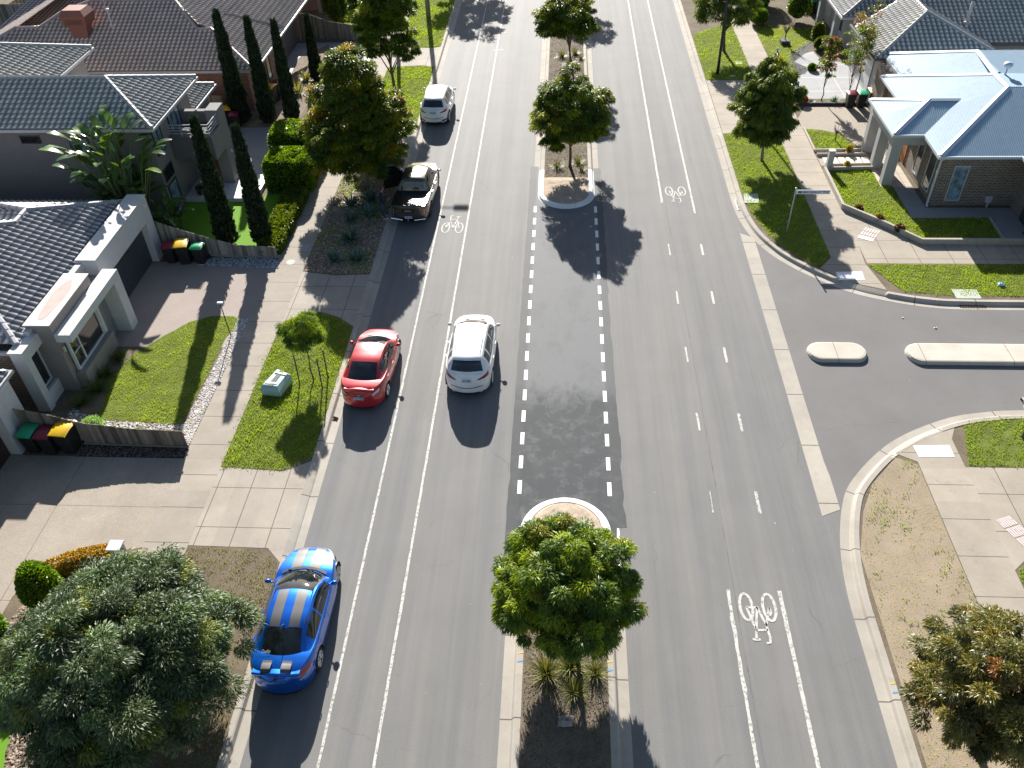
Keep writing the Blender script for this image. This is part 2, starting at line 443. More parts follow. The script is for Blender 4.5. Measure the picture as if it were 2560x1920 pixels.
M_pathR = slabs('right_footpath_concrete', (0.378, 0.332, 0.273), 1, 1.5, .5, stain=.5)
M_cross = slabs('crossing_concrete', (0.361, 0.323, 0.275), 0, 1.2, .14, 1, 1.75, .0, stain=.4)
M_pathS = slabs('side_path_concrete', (0.378, 0.332, 0.273), 0, 1.5, .1, 1, 1.6, .42, stain=.5)
M_paint = speckle('road_paint', (.78, .78, .76), amp=.06, fine=50, big=.8, bigamp=.05, rough=.7, stain=.2)
def worn(name, c, lo, hi):
    t = NT(name); t.col(c); t.b.inputs['Roughness'].default_value = .75
    g = t.noise(t.pos(), 9, 5, .85)
    k = t.n('ShaderNodeMixShader'); t.l(t.ramp(g, lo, hi), k.inputs[0])
    tr = t.n('ShaderNodeBsdfTransparent'); t.l(tr.outputs[0], k.inputs[1]); t.l(t.b.outputs[0], k.inputs[2])
    t.l(k.outputs[0], t.t.nodes['Material Output'].inputs[0]); return t.m
M_worn = worn('worn_road_paint', (.52, .51, .47), .34, .5)
M_faint = worn('faded_road_paint', (.52, .51, .48), .38, .52)

def rect(x0, x1, y0, y1, z): return [(x0, y0, z), (x1, y0, z), (x1, y1, z), (x0, y1, z)]
def sheet(name, P, z, mat):
    b = MB(); b.poly([(x, y, z) for x, y in P]); return st(b.build(name, mat))
st(mesh_obj('ground', rect(-400, 400, -200, 900, -.05), [(0, 1, 2, 3)], M_turf))
st(mesh_obj('road', rect(-8.6, 9.2, -60, 260, 0), [(0, 1, 2, 3)], M_asph))
st(mesh_obj('side_road', rect(9.2, 160, 12, 42, 0), [(0, 1, 2, 3)], M_side))
# the dark new asphalt where the median was opened, ragged along its edges
P = []
rp = np.random.default_rng(3)
for y in np.arange(16.0, 43.6, .45): P.append((-1.67 + rp.normal() * .012, y))
for y in np.arange(43.2, 17.9, -.45): P.append((2.2 + .10 * max(0, (30 - y) / 12) + rp.normal() * .022, y))
P.append((2.34, 17.95)); P.append((2.0, 17.9)); P.append((1.9, 16.0))
sheet('road_patch', P, .004, M_patch)

def catmull(P, n=6):
    P = [np.array(p, float) for p in P]; Q = [2 * P[0] - P[1]] + P + [2 * P[-1] - P[-2]]; out = []
    for i in range(1, len(Q) - 2):
        a, b, c, d = Q[i - 1:i + 3]
        for k in range(n):
            t = k / n; out.append(.5 * ((2 * b) + (-a + c) * t + (2 * a - 5 * b + 4 * c - d) * t * t + (-a + 3 * b - 3 * c + d) * t ** 3))
    out.append(P[-1]); return np.array(out)
def offset_path(P, d):
    P = np.asarray(P); T = np.gradient(P, axis=0); T /= np.linalg.norm(T, axis=1)[:, None]
    return P + np.stack([-T[:, 1], T[:, 0]], 1) * d
PROF = [(0, .003), (.28, .004), (.31, .012), (.37, .115), (.41, .135), (.57, .132), (.585, .10), (.585, -.02)]
LAY = [(0, .003), (.28, .004), (.31, .03), (.37, .055), (.41, .07), (.57, .124), (.585, .10), (.585, -.02)]
def kerb(name, P, side, mat, low=(), prof=PROF):
    """P runs along the asphalt edge; side +1 puts the kerb left of travel"""
    P = np.asarray(P, float); s = np.concatenate([[0], np.cumsum(np.linalg.norm(np.diff(P, axis=0), axis=1))])
    V = []; UV = []
    def f(p):
        for (x0, x1, y0, y1) in low:
            if x0 < p[0] < x1:
                k = min(p[1] - y0, y1 - p[1]); return min(1, max(0, k / .5 + .5))
        return 0
    w = [f(p) for p in P]
    for (o, z), (_, zl) in zip(prof, LAY if prof is PROF else prof):
        Q = offset_path(P, o * side)
        for i, q in enumerate(Q): V.append((q[0], q[1], z * (1 - w[i]) + zl * w[i])); UV.append((s[i], o))
    n = len(P); F = []
    for k in range(len(prof) - 1):
        for i in range(n - 1):
            a = (k * n + i, k * n + i + 1, (k + 1) * n + i + 1, (k + 1) * n + i); F.append(a if side > 0 else a[::-1])
    return st(mesh_obj(name, V, F, mat, uv=UV))
def line(x, y0, y1, n=90): return [(x, y) for y in np.linspace(y0, y1, n)]
kerb('kerb', line(-8.24, -20, 160, 700), 1, M_kerb, [(-9, -8, 16.1, 20.6), (-9, -8, 28.4, 32.6), (-9, -8, 44.0, 47.4), (-9, -8, 58.0, 61.6), (-9, -8, 73, 77)])
up = catmull([(8.84, 160), (8.84, 100), (8.84, 60), (8.84, 50), (8.84, 44), (8.84, 39.8), (8.93, 37.9), (9.25, 36.2), (9.86, 34.7), (10.6, 33.6), (11.48, 32.65), (12.77, 31.55), (14.17, 30.88), (15.96, 30.38), (17.88, 30.24), (24, 30.22), (60, 30.2)], 14)
kerb('kerb', up, 1, M_kerb, [(8, 9.3, 47.2, 55.4), (12.2, 14.2, 29, 33.5)])
lo = catmull([(60, 23.95), (22, 23.95), (17.37, 23.91), (15.81, 23.76), (14.43, 23.42), (12.72, 22.59), (11.43, 21.62), (10.15, 20.2), (9.57, 19.1), (9.1, 17.4), (8.88, 15.6), (8.86, 13), (8.86, 5), (8.86, -20)], 14)
kerb('kerb', lo, 1, M_kerb, [(11.5, 13.8, 20, 23.6)])
# concrete drain strip across the mouth of the side street
b = MB(); D = [(8.80, y) for y in np.linspace(18.6, 36.4, 24)]
E_ = [(9.41 + (0.05 if y < 21 else 0), y) for y in np.linspace(18.9, 36.0, 24)]
V = [(x, y, .006) for x, y in D] + [(x, y, .006) for x, y in E_]
UVd = [(y * .95, 0) for x, y in D] + [(y * .95, .6) for x, y in E_]
st(mesh_obj('drain_strip', V, [(i, 24 + i, 25 + i, i + 1) for i in range(23)], M_kerb, uv=UVd))

# raised verges behind the kerbs
upb = offset_path(up, .575); lob = offset_path(lo, .575)
b = MB(); b.prism([(-160, -60), (-8.81, -60), (-8.81, 260), (-160, 260)], -.04, .11); st(b.build('verge', M_soil))
b = MB(); b.prism([tuple(p) for p in upb[::3]] + [(60, upb[-1][1]), (160, 31), (160, 260), (9.42, 260)], -.04, .11); st(b.build('verge', M_soil))
b = MB(); b.prism([tuple(p) for p in lob[::3]] + [(9.44, -60), (160, -60), (160, 23.3)], -.04, .11); st(b.build('verge', M_soil))

# median islands
def median(y0, y1, nose):
    C = (.305, nose); sgn = -1 if nose == y0 else 1
    # straight concrete edges
    yn = nose - sgn * 2.6
    a, c = (min(yn, y1 if sgn < 0 else y0), max(yn, y1 if sgn < 0 else y0))
    kerb('median_kerb', line(-1.47, a, c, 160), -1, M_kerb)
    kerb('median_kerb', line(2.08, a, c, 160)[::-1], -1, M_kerb)
    th = np.linspace(0, math.pi, 40)
    arc = [(C[0] - 1.775 * math.cos(t), C[1] + sgn * 1.775 * math.sin(t)) for t in th]
    arc = [(-1.47, yn), (-1.47, (yn + nose) / 2)] + arc + [(2.08, (yn + nose) / 2), (2.08, yn)]
    if sgn < 0 and nose < 20: arc = arc[1:-1]
    kerb('median_nose', arc, -1 if sgn > 0 else 1, M_white_kerb)
    inner = [(.305 - 1.2 * math.cos(t), C[1] + sgn * 1.2 * math.sin(t)) for t in th]
    P = inner + [(1.5, y0 if sgn > 0 else y1), (-.9, y0 if sgn > 0 else y1)]
    b = MB(); b.prism(P, 0, .115); st(b.build('median_soil', M_soil))
    P = [(.305 - 1.19 * math.cos(t), C[1] + sgn * 1.19 * math.sin(t), .12) for t in th] + [(1.49, C[1] - sgn * 1.5, .12), (.9, C[1] - sgn * 1.75, .12), (.2, C[1] - sgn * 1.6, .12), (-.4, C[1] - sgn * 1.8, .12), (-.885, C[1] - sgn * 1.6, .12)]
    # heaped sandy fill behind the nose: a displaced cap
    r_ = np.random.default_rng(int(nose)); V = []; F = []
    n = 34
    for i in range(n):
        for j in range(n):
            x = -.885 + 2.37 * i / (n - 1); y = nose - sgn * 1.7 + sgn * 2.9 * j / (n - 1)
            if sgn * (y - nose) > 0:
                k = math.sqrt(max(0, 1.185 ** 2 - (y - nose) ** 2)); x = .305 + (x - .3) / 1.185 * k
            e = min(1, j / 5) * min(1, (n - 1 - j) / 4) * min(1, i / 3, (n - 1 - i) / 3)
            V.append((x, y, .118 + .03 * e + e * r_.random() * .045))
    for i in range(n - 1):
        for j in range(n - 1): F.append((i * n + j, (i + 1) * n + j, (i + 1) * n + j + 1, i * n + j + 1) if sgn > 0 else (i * n + j, i * n + j + 1, (i + 1) * n + j + 1, (i + 1) * n + j))
    st(mesh_obj('sand_fill', V, F, M_sand, smooth=True))
median(40.25, 160, 40.25)
median(-20, 17.68, 17.68)
def mark(col, x0, y, w):
    pass
# surveyor's coloured dabs on the kerbs
M_yel = plain('survey_yellow', (.62, .42, .06), .7); M_blu = plain('survey_blue', (.08, .28, .55), .7)
for cx_, yy in ((-.98, 13.15), (1.59, 12.95), (9.35, 12.55)):
    for k, mm in ((0, M_yel), (-.27, M_blu)):
        b = MB(); z = .139
        b.poly([(cx_ - .09, yy + k - .03, z), (cx_ + .07, yy + k + .0, z), (cx_ + .07, yy + k + .04, z), (cx_ - .09, yy + k + .02, z)]); st(b.build('kerb_mark', mm))

# painted lines
def stripe(name, x, y0, y1, w, mat, z=.009, jag=0.0):
    n = max(2, int((y1 - y0) / .25)) if jag else 2
    r_ = np.random.default_rng(int(abs(x) * 100 + y0)); Y = np.linspace(y0, y1, n)
    L = [(x - w / 2 + r_.normal() * jag, y, z) for y in Y]; R_ = [(x + w / 2 + r_.normal() * jag, y, z) for y in Y]
    return st(mesh_obj(name, L + R_, [(i, n + i, n + i + 1, i + 1) for i in range(n - 1)], mat))
stripe('lane_line', -4.70, -20, 160, .085, M_worn, jag=.004)
stripe('lane_line', -6.17, -20, 160, .08, M_worn, jag=.004)
stripe('lane_line', 5.27, 39.4, 160, .10, M_worn, jag=.006)
stripe('lane_line', 6.84, 38.3, 160, .10, M_worn, jag=.004)
stripe('lane_line', 5.28, -20, 15.6, .10, M_worn, jag=.012)
stripe('lane_line', 6.84, -20, 15.6, .11, M_worn, jag=.006)
for i, y in enumerate((34.42, 30.5, 26.5, 22.55, 18.65)):
    stripe('lane_dash', 5.24, y, y + .97, .07 if i != 4 else .03, M_worn if i != 4 else M_faint, jag=.012)
    stripe('lane_dash', 6.79, y, y + .97, .10, M_worn if i < 3 else M_faint, jag=.004)
for i in range(17):
    y = 39.02 - 1.1925 * i
    stripe('turn_dash', -1.29, y - .62, y, .145, M_paint); stripe('turn_dash', 1.815, y - .65, y - .02, .145, M_paint)
# construction seam in the right-hand carriageway
M_seam = plain('tar_seam', (.13, .128, .125), .9, vary=.3)
for (x, y0, y1) in ((5.47, -20, 37), (5.42, 36, 160)):
    stripe('tar_seam', x, y0, y1, .018, M_seam, z=.005, jag=.006)

def ribbon(b, P, w, z):
    P = np.array(P, float); L = offset_path(P, w / 2); R_ = offset_path(P, -w / 2); n = len(P)
    b.add([(p[0], p[1], z) for p in R_] + [(p[0], p[1], z) for p in L], [(i, i + 1, n + i + 1, n + i) for i in range(n - 1)])
def bicycle(cx_, cy_, s, flip, w, mat):
    """pavement bicycle symbol, stretched along the lane"""
    b = MB(); k = -1 if flip else 1
    T = lambda P: [(cx_ + k * x * s, cy_ + k * y * s) for x, y in P]
    for wx in (-.34, .34):
        t = np.linspace(0, 2 * math.pi, 33); ribbon(b, T([(wx + .185 * math.cos(a), .47 * math.sin(a)) for a in t]), w * 1.15, .009)
    for P in ([(-.34, 0), (-.15, .62), (-.19, 1.05), (-.17, 1.2), (-.06, 1.22)], [(-.17, .78), (-.05, .79), (.12, .8), (.2, .8)], [(-.17, .66), (-.08, .38), (.0, .06), (.02, -.02)],
              [(.02, 0), (.1, .02), (.24, .02), (.34, .0)], [(.02, 0), (.1, .4), (.17, .8), (.21, 1.1)], [(.34, 0), (.28, .3), (.18, .75)], [(.1, 1.1), (.2, 1.12), (.33, 1.1)], [(-.34, 0), (-.36, .2), (-.3, .3)]):
        ribbon(b, T(P), w, .0095)
    return st(b.build('bicycle_symbol', mat))
bicycle(-5.40, 36.85, 1.0, False, .05, M_worn)
bicycle(6.07, 40.62, .98, True, .055, M_worn)
bicycle(6.09, 15.0, 1.0, True, .075, M_worn)
b = MB(); b.poly([(-4.95, 61.3, .009), (-4.2, 61.35, .009), (-4.2, 61.45, .009), (-4.95, 61.42, .009)])
b.poly([(-4.9, 64.9, .009), (-4.2, 64.95, .009), (-4.2, 65.05, .009), (-4.9, 65.02, .009)]); st(b.build('lane_tick', M_worn))

# footpaths and crossings
sheet('footpath', [(-13.53, -20), (-12.03, -20), (-12.03, 160), (-13.53, 160)], .118, M_pathL)
sheet('driveway_crossing', [(-12.03, 16.72), (-9.36, 16.68), (-8.8, 16.1), (-8.8, 20.6), (-9.7, 20.05), (-12.03, 20.2)], .116, M_cross)
sheet('driveway_crossing', [(-12.03, 28.4), (-11.3, 29.3), (-10.5, 29.55), (-9.6, 29.2), (-8.8, 28.5), (-8.8, 32.5), (-10.4, 32.4), (-12.03, 32.7)], .116, M_cross)
sheet('driveway_crossing', [(-12.03, 43.7), (-10.3, 44.6), (-8.8, 44.1), (-8.8, 47.4), (-10.2, 46.9), (-12.03, 47.3)], .116, M_cross)
sheet('driveway_crossing', [(-12.03, 58.0), (-9.6, 58.3), (-8.8, 57.9), (-8.8, 61.8), (-9.6, 61.6), (-12.03, 61.8)], .116, M_cross)
sheet('driveway_crossing', [(-12.03, 73.5), (-8.8, 73.2), (-8.8, 77), (-12.03, 77)], .116, M_cross)
sheet('footpath', [(12.61, -20), (14.15, -20), (14.15, 22.2), (14.5, 22.92), (13.2, 22.3), (11.95, 21.45), (12.61, 21.05)], .118, M_pathR)
sheet('footpath', [(14.15, 16.5), (15.2, 17.4), (17.4, 19.1), (60, 19.1), (60, 20.83), (14.15, 20.83)], .116, M_pathS)
sheet('footpath', [(12.62, 160), (12.62, 34.1), (11.93, 33.2), (12.95, 32.1), (14.45, 31.5), (14.05, 33.62), (14.15, 35.2), (14.15, 160)], .118, M_pathR)
sheet('footpath', [(14.15, 33.62), (60, 33.62), (60, 35.2), (17.05, 35.25), (15.62, 36.99), (14.15, 38.55)], .116, M_pathS)
sheet('driveway_crossing', [(9.45, 47.3), (12.62, 48.0), (12.62, 55.2), (9.45, 55.3)], .116, M_pathR)

# private paving
sheet('driveway', [(-19.6, 27.0), (-13.53, 27.0), (-13.53, 33.0), (-14.4, 33.05), (-17.3, 33.45), (-19.6, 33.5)], .114, M_pinkagg)
sheet('driveway', [(-21.5, 12.5), (-16.9, 12.2), (-16.9, 14.6), (-16.4, 15.6), (-15.2, 16.25), (-13.9, 16.5), (-13.53, 16.6), (-13.53, 20.62), (-21.5, 20.62)], .114, slabs('aggregate_slabs', (.355, .31, .255), 0, 3.9, -1.6, 1, 3.85, 2.9, amp=.3, fine=30, jw=.012, dark=.45, stain=.15))
sheet('driveway', [(-21.5, 42.2), (-13.53, 42.2), (-13.53, 48.4), (-21.5, 48.4)], .114, M_grey)
sheet('driveway', [(-19.6, 55.5), (-17.6, 55.5), (-17.0, 58.5), (-13.53, 58.4), (-13.53, 62.9), (-19.6, 62.9)], .114, M_grey)
sheet('driveway', [(-18.6, 74), (-13.53, 74), (-13.53, 77), (-18.6, 77)], .114, M_grey)
sheet('driveway', [(14.15, 47.9), (15.2, 47.75), (16.2, 47.2), (16.9, 45.2), (19.3, 45.2), (19.3, 51.0), (14.9, 51.0), (14.15, 49.3)], .114, M_aggr)
sheet('driveway', [(14.15, 52.2), (19.4, 52.2), (19.4, 58.2), (17.6, 58.5), (17.4, 60.3), (16.3, 59.6), (15.7, 58.4), (16.5, 57.2), (15.7, 56.0), (14.15, 56.0)], .114, slabs('grey_slab_driveway', (.33, .335, .345), 0, 2.4, .9, 1, 2.2, .6, amp=.06, fine=30, jw=.03, dark=1.6, stain=.1, rough=.6))
sheet('house_apron', [(17.35, 37.7), (21.25, 37.75), (21.1, 35.5), (24, 35.5), (24, 38.7), (18.35, 38.7), (18.35, 41.0), (17.35, 40.9)], .122, M_grey)
sheet('porch_floor', [(16.72, 40.9), (18.35, 40.9), (18.35, 45.1), (16.72, 45.1)], .126, slabs('porch_tiles', (.5, .43, .36), 0, .9, 0, 1, .9, 0, stain=.1))
# inspection lids and painted kerb ramps
def lid(name, P, z, mat): return st(sheet(name, P, z, mat))
M_lid = plain('concrete_lid', (.42, .46, .38), .85)
lid('pit_lid', [(9.43, 39.15), (10.16, 39.15), (10.26, 40.11), (9.52, 40.11)], .145, M_lid)
lid('pit_lid', [(17.22, 30.86), (18.28, 30.86), (18.3, 31.54), (17.22, 31.57)], .142, M_lid)
lid('pit_lid', [(11.76, 58.0), (12.2, 58.0), (12.25, 58.5), (11.8, 58.55)], .135, M_lid)
lid('pit_lid', [(11.1, 55.8), (11.4, 55.8), (11.4, 56.1), (11.1, 56.1)], .135, M_lid)
lid('pit_lid', [(-12.62, 34.45), (-12.1, 34.45), (-12.1, 35.1), (-12.62, 35.1)], .124, M_grey)
b = MB(); b.lathe([(.02, .122), (.22, .122), (.22, .1)], (-12.8, 33.5, 0)); st(b.build('manhole_cover', M_lid))
M_tact = worn('worn_white_paint', (.80, .80, .80), .18, .3)
lid('ramp_marking', [(12.50, 32.22), (13.68, 32.26), (13.74, 32.93), (12.55, 32.9)], .126, M_tact)
lid('ramp_marking', [(12.72, 21.27), (13.95, 21.32), (13.96, 21.9), (12.67, 21.84)], .126, M_paint)
M_pinkw = worn('pinkish_white_paint', (.66, .55, .53), .3, .45)
def tactile(P0, ux, uy, n, m, L, W):
    b = MB(); ux, uy, P0 = np.array(ux, float), np.array(uy, float), np.array(P0, float)
    for i in range(n):
        for j in range(m):
            a = P0 + ux * (i + .12) * W + uy * (j + .06) * L; q = [a, a + ux * W * .72, a + ux * W * .72 + uy * L * .86, a + uy * L * .86]
            b.poly([(p[0], p[1], .127) for p in q])
    return st(b.build('tactile_paving', M_pinkw))
tactile((14.24, 35.83), (.87, -.49), (.54, .84), 6, 3, .4, .125)
lid('tactile_base', [(14.27, 35.85), (14.9, 35.5), (15.02, 35.72), (14.37, 36.05)], .128, M_paint)
tactile((14.28, 18.5), (.93, .37), (.42, -.91), 7, 5, .42, .08)
# drain grate in the side-street gutter
b = MB()
for k in range(9): b.box(17.3 + k * .115, 17.36 + k * .115, 30.36, 30.72, .0, .02)
st(b.build('drain_grate', plain('rusty_iron', (.16, .09, .06), .8)))
st(mesh_obj('drain_pit', rect(17.25, 18.35, 30.34, 30.74, .0055), [(0, 1, 2, 3)], plain('pit_black', (.01, .01, .01), .9, vary=0)))
b = MB()
b.box(9.0, 9.07, 38.6, 39.7, .005, .02); b.box(9.3, 9.36, 38.6, 39.7, .02, .05)
for k in range(8): b.box(9.07, 9.3, 38.62 + k * .14, 38.66 + k * .14, .005, .025)
st(b.build('drain_grate', plain('pale_steel', (.5, .47, .42), .6)))
# concrete traffic islands in the side street
M_isl = slabs('island_concrete', (0.540, 0.500, 0.432), 0, 3.4, 1.0, stain=.35, jw=.012)
def island(x0, x1, y0, y1, rl, rr):
    yc, hy = (y0 + y1) / 2, (y1 - y0) / 2
    P = []
    for t in np.linspace(math.pi / 2, 3 * math.pi / 2, 13): P.append((x0 + rl + rl * math.cos(t), yc + hy * math.sin(t)))
    for t in np.linspace(-math.pi / 2, math.pi / 2, 13): P.append((x1 - rr + rr * math.cos(t), yc + hy * math.sin(t)))
    n = len(P); V = []; cx_ = (x0 + x1) / 2
    for sc, z in ((1.0, 0), (.985, .09), (.93, .15), (.84, .165)):
        for x, y in P: V.append((x + ((1 - sc) * .9 if x < cx_ else -(1 - sc) * .9), yc + (y - yc) * sc, z))
    F = [(k * n + i, k * n + (i + 1) % n, (k + 1) * n + (i + 1) % n, (k + 1) * n + i) for k in range(3) for i in range(n)] + [tuple(range(3 * n, 4 * n))]
    o = mesh_obj('traffic_island', V, F, M_isl)
    return o
tag(island(10.08, 12.46, 26.58, 27.74, .5, .5), 'short oblong concrete traffic island in the mouth of the side street', 'traffic island')
tag(island(13.98, 40, 26.5, 27.74, .55, .5), 'long pale concrete traffic island running out of frame up the side street', 'traffic island')
# ------------------------------------------------------------------ houses
M_tileG = plain('grey_roof_tile', (.40, .40, .43), .45, vary=.3, vs=7, spec=.5)
M_tileL2 = plain('slate_roof_tile', (.46, .47, .45), .45, vary=.3, vs=7, spec=.5)
M_tileB = plain('brown_roof_tile', (.50, .42, .38), .5, vary=.28, vs=7, spec=.4)
M_tileR = plain('grey_green_roof_tile', (.42, .42, .41), .5, vary=.25, vs=7, spec=.4)
M_metal = plain('pale_blue_steel_roof', (.30, .41, .50), .55, metal=.0, vary=.08, spec=.25)
M_flash = plain('roof_flashing', (.50, .58, .66), .5, vary=.05, spec=.4)
M_rendW = plain('white_render', (.56, .57, .58), .85, vary=.07); M_rendG = plain('taupe_render', (.27, .245, .23), .9, vary=.06)
M_rendL2 = plain('grey_render', (.215, .20, .195), .9, vary=.06); M_rendD = plain('dark_render', (.12, .12, .125), .9, vary=.08)
M_rendR = plain('light_grey_render', (.40, .40, .41), .85, vary=.06)
M_brickD = brick('dark_brick', (.16, .115, .085), (.09, .07, .06), (.36, .33, .29)); M_brickB = brick('brown_brick', (.22, .15, .10), (.15, .105, .075), (.34, .30, .25))
M_brickR = brick('red_brick', (.30, .11, .065), (.20, .08, .055), (.40, .30, .24)); M_gutter = plain('gutter_steel', (.45, .45, .46), .4, vary=.04)
M_gutB = plain('pale_gutter', (.50, .56, .60), .4, vary=.04); M_door = plain('garage_door_charcoal', (.055, .06, .07), .45, vary=.08)
M_frame = plain('white_window_frame', (.62, .64, .66), .4, vary=.03); M_fdark = plain('dark_window_frame', (.03, .03, .035), .4, vary=0)
M_win = glassmat('window_glass', (.02, .024, .026), .03)
M_curt = glassmat('curtained_glass', (.16, .24, .30), .12); M_wood = plain('stained_timber', (.30, .13, .05), .5, vary=.25, vs=8)
M_stucco = plain('dirty_white_cap', (.60, .585, .56), .9, vary=.12, vs=1.5); M_pinkdirt = plain('pink_dust', (.50, .40, .36), .95, vary=.12, vs=3)

M_capG = plain('grey_ridge_tile', (.33, .33, .35), .6); M_capL = plain('slate_ridge_tile', (.34, .35, .35), .6); M_capB = plain('brown_ridge_tile', (.40, .32, .29), .6); M_capR = plain('green_ridge_tile', (.33, .33, .32), .6)
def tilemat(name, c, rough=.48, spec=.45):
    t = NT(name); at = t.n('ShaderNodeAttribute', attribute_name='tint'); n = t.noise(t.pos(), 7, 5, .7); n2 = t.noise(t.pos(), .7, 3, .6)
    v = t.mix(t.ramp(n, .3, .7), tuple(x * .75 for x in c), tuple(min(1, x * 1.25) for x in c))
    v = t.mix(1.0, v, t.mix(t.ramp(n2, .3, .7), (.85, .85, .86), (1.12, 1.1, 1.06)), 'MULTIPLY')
    t.col(t.mix(1.0, v, at.outputs['Color'], 'MULTIPLY')); t.b.inputs['Roughness'].default_value = rough; t.b.inputs['Specular IOR Level'].default_value = spec  # mottled tile colour times the sun and shade painted into the vertex tint
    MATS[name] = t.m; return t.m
M_tileG, M_tileL2 = tilemat('grey_tile_painted_shade', (.36, .36, .385)), tilemat('slate_tile_painted_shade', (.43, .43, .41))
M_tileB, M_tileR = tilemat('brown_tile_painted_shade', (.46, .38, .34)), tilemat('green_tile_painted_shade', (.37, .37, .36))
def roof_face(poly, kind):
    """tile or corrugated relief over one planar roof slope; returns V, F"""
    P = np.array(poly, float); n = np.zeros(3)
    for i in range(1, len(P) - 1): n += np.cross(P[i] - P[0], P[i + 1] - P[0])
    n = unit(n[None])[0]
    if n[2] < 0: n = -n
    U = np.array([0, 0, 1.]) - n * n[2]; U = unit(U[None])[0]; E = np.cross(U, n); o = P[0]
    A = (P - o) @ E; B = (P - o) @ U
    du, prof = {'tile': (.30, [(0, .0), (.17, .004), (.34, .017), (.50, .033), (.66, .040), (.83, .022)]), 'corr': (.105, [(0, 0), (.25, .010), (.5, .020), (.75, .010)]), 'flat': (1.0, [(0, 0)])}[kind]
    us = []; hs = []
    k0 = math.floor(A.min() / du); k1 = math.ceil(A.max() / du)
    for k in range(k0, k1 + 1):
        for f, h in prof: us.append((k + f) * du); hs.append(h)
    us = np.array(us); hs = np.array(hs)
    m = (us > A.min() + 1e-3) & (us < A.max() - 1e-3)
    ue = np.concatenate([[A.min() + 1e-3], us[m], [A.max() - 1e-3]]); he = np.concatenate([[0], hs[m], [0]])
    lo, hi = [], []
    for u in ue:
        b = []
        for i in range(len(P)):
            j = (i + 1) % len(P)
            if (A[i] - u) * (A[j] - u) < 0:
                t = (u - A[i]) / (A[j] - A[i]); b.append(B[i] + t * (B[j] - B[i]))
        lo.append(min(b) if b else 0); hi.append(max(b) if b else 0)
    lo, hi = np.array(lo), np.array(hi)
    if kind == 'tile':
        st_ = .335; rows = []
        for k in range(math.floor(B.min() / st_), math.ceil(B.max() / st_) + 1):
            b0 = B.min() + (k - math.floor(B.min() / st_)) * st_; rows += [(b0 - .002, 0.0), (b0 + .002, .043)]
    else: rows = [(B.min() - 1, 0.0), (B.max() + 1, 0.0)]
    V = []; T = []
    for b, hh in rows:
        bb = np.clip(b, lo, hi)
        for u, b_, h in zip(ue, bb, he):
            V.append(o + E * u + U * b_ + n * (h + hh + .01))
            T.append(1.0 if kind != 'tile' else (.45 + 1.75 * (h / .04) ** 1.2 if hh > 0 else .34 + .25 * h / .04))   # painted light: sunlit crests, shade in the pans and under each lap
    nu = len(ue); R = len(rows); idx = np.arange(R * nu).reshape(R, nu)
    F = np.stack([idx[:-1, :-1], idx[:-1, 1:], idx[1:, 1:], idx[1:, :-1]], -1).reshape(-1, 4)
    V = np.array(V)
    a, c, d, b_ = V[F[:, 0]], V[F[:, 2]], V[F[:, 3]], V[F[:, 1]]
    area = np.linalg.norm(np.cross(c - a, d - b_), axis=1)
    F = F[area > 1e-5]
    return V, F, T
def roof(parent, faces, kind, mat, name='roof', gut=None):
    Vs, Fs, Ts, k = [], [], [], 0
    for p in faces:
        V, F, T = roof_face(p, kind); Vs.append(V); Fs.append(F + k); k += len(V); Ts += T
    o = mesh_obj(name, np.concatenate(Vs), np.concatenate(Fs), mat, parent)
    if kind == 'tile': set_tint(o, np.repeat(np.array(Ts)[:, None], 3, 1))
    return o
def ridge(parent, segs, mat, r=.11, metal=False):
    groups = []
    for sg_ in segs:
        ks = {tuple(round(v, 1) for v in p[:2]) for p in sg_}; hit = [g_ for g_ in groups if g_[0] & ks]
        for g_ in hit: groups.remove(g_)
        groups.append((set().union(ks, *[g_[0] for g_ in hit]), sum([g_[1] for g_ in hit], []) + [sg_]))
    if len(groups) > 1:
        for g_ in groups: ridge(parent, g_[1], mat, r, metal)
        return
    m = MB()
    for a, b in segs:
        a, b = np.array(a, float), np.array(b, float); L = np.linalg.norm(b - a); d = (b - a) / L
        if metal:
            s_ = unit(np.cross(d, [0, 0, 1.])[None])[0] * .17; z = np.array([0, 0, .045]); dz = np.array([0, 0, -.05])
            m.add([a - s_ + dz + z, a + z * 1.4, a + s_ + dz + z, b - s_ + dz + z, b + z * 1.4, b + s_ + dz + z], [(0, 1, 4, 3), (1, 2, 5, 4)])
        else:
            n = max(1, int(L / .38))
            for i in range(n):
                p = a + (b - a) * i / n; q = a + (b - a) * (i + 1.06) / n
                m.tube([p + [0, 0, .03], q + [0, 0, .03]], [r, r * .86], 8)
    return m.build('ridge_capping', mat, parent)
def gutter(parent, pts, mat, r=.065):
    m = MB()
    for k_, (a, b) in enumerate(zip(pts[:-1], pts[1:])):
        a, b = np.array(a, float) + [0, 0, .003 * k_], np.array(b, float) + [0, 0, .003 * k_]; d = unit((b - a)[None])[0]; s_ = np.cross(d, [0, 0, 1.]) * r * (1 - .04 * k_)
        z1 = np.array([0, 0, .06]); z0 = np.array([0, 0, -.07]); e = d * r
        e0 = e * .93; V = [a - e0 - s_ + z0, a - e0 + s_ + z0, a - e0 + s_ + z1, a - e0 - s_ + z1, b + e - s_ + z0, b + e + s_ + z0, b + e + s_ + z1, b + e - s_ + z1]
        m.add(V, [(0, 1, 2, 3), (7, 6, 5, 4), (0, 4, 5, 1), (1, 5, 6, 2), (2, 6, 7, 3), (3, 7, 4, 0)])
    return m.build('gutter', mat, parent)
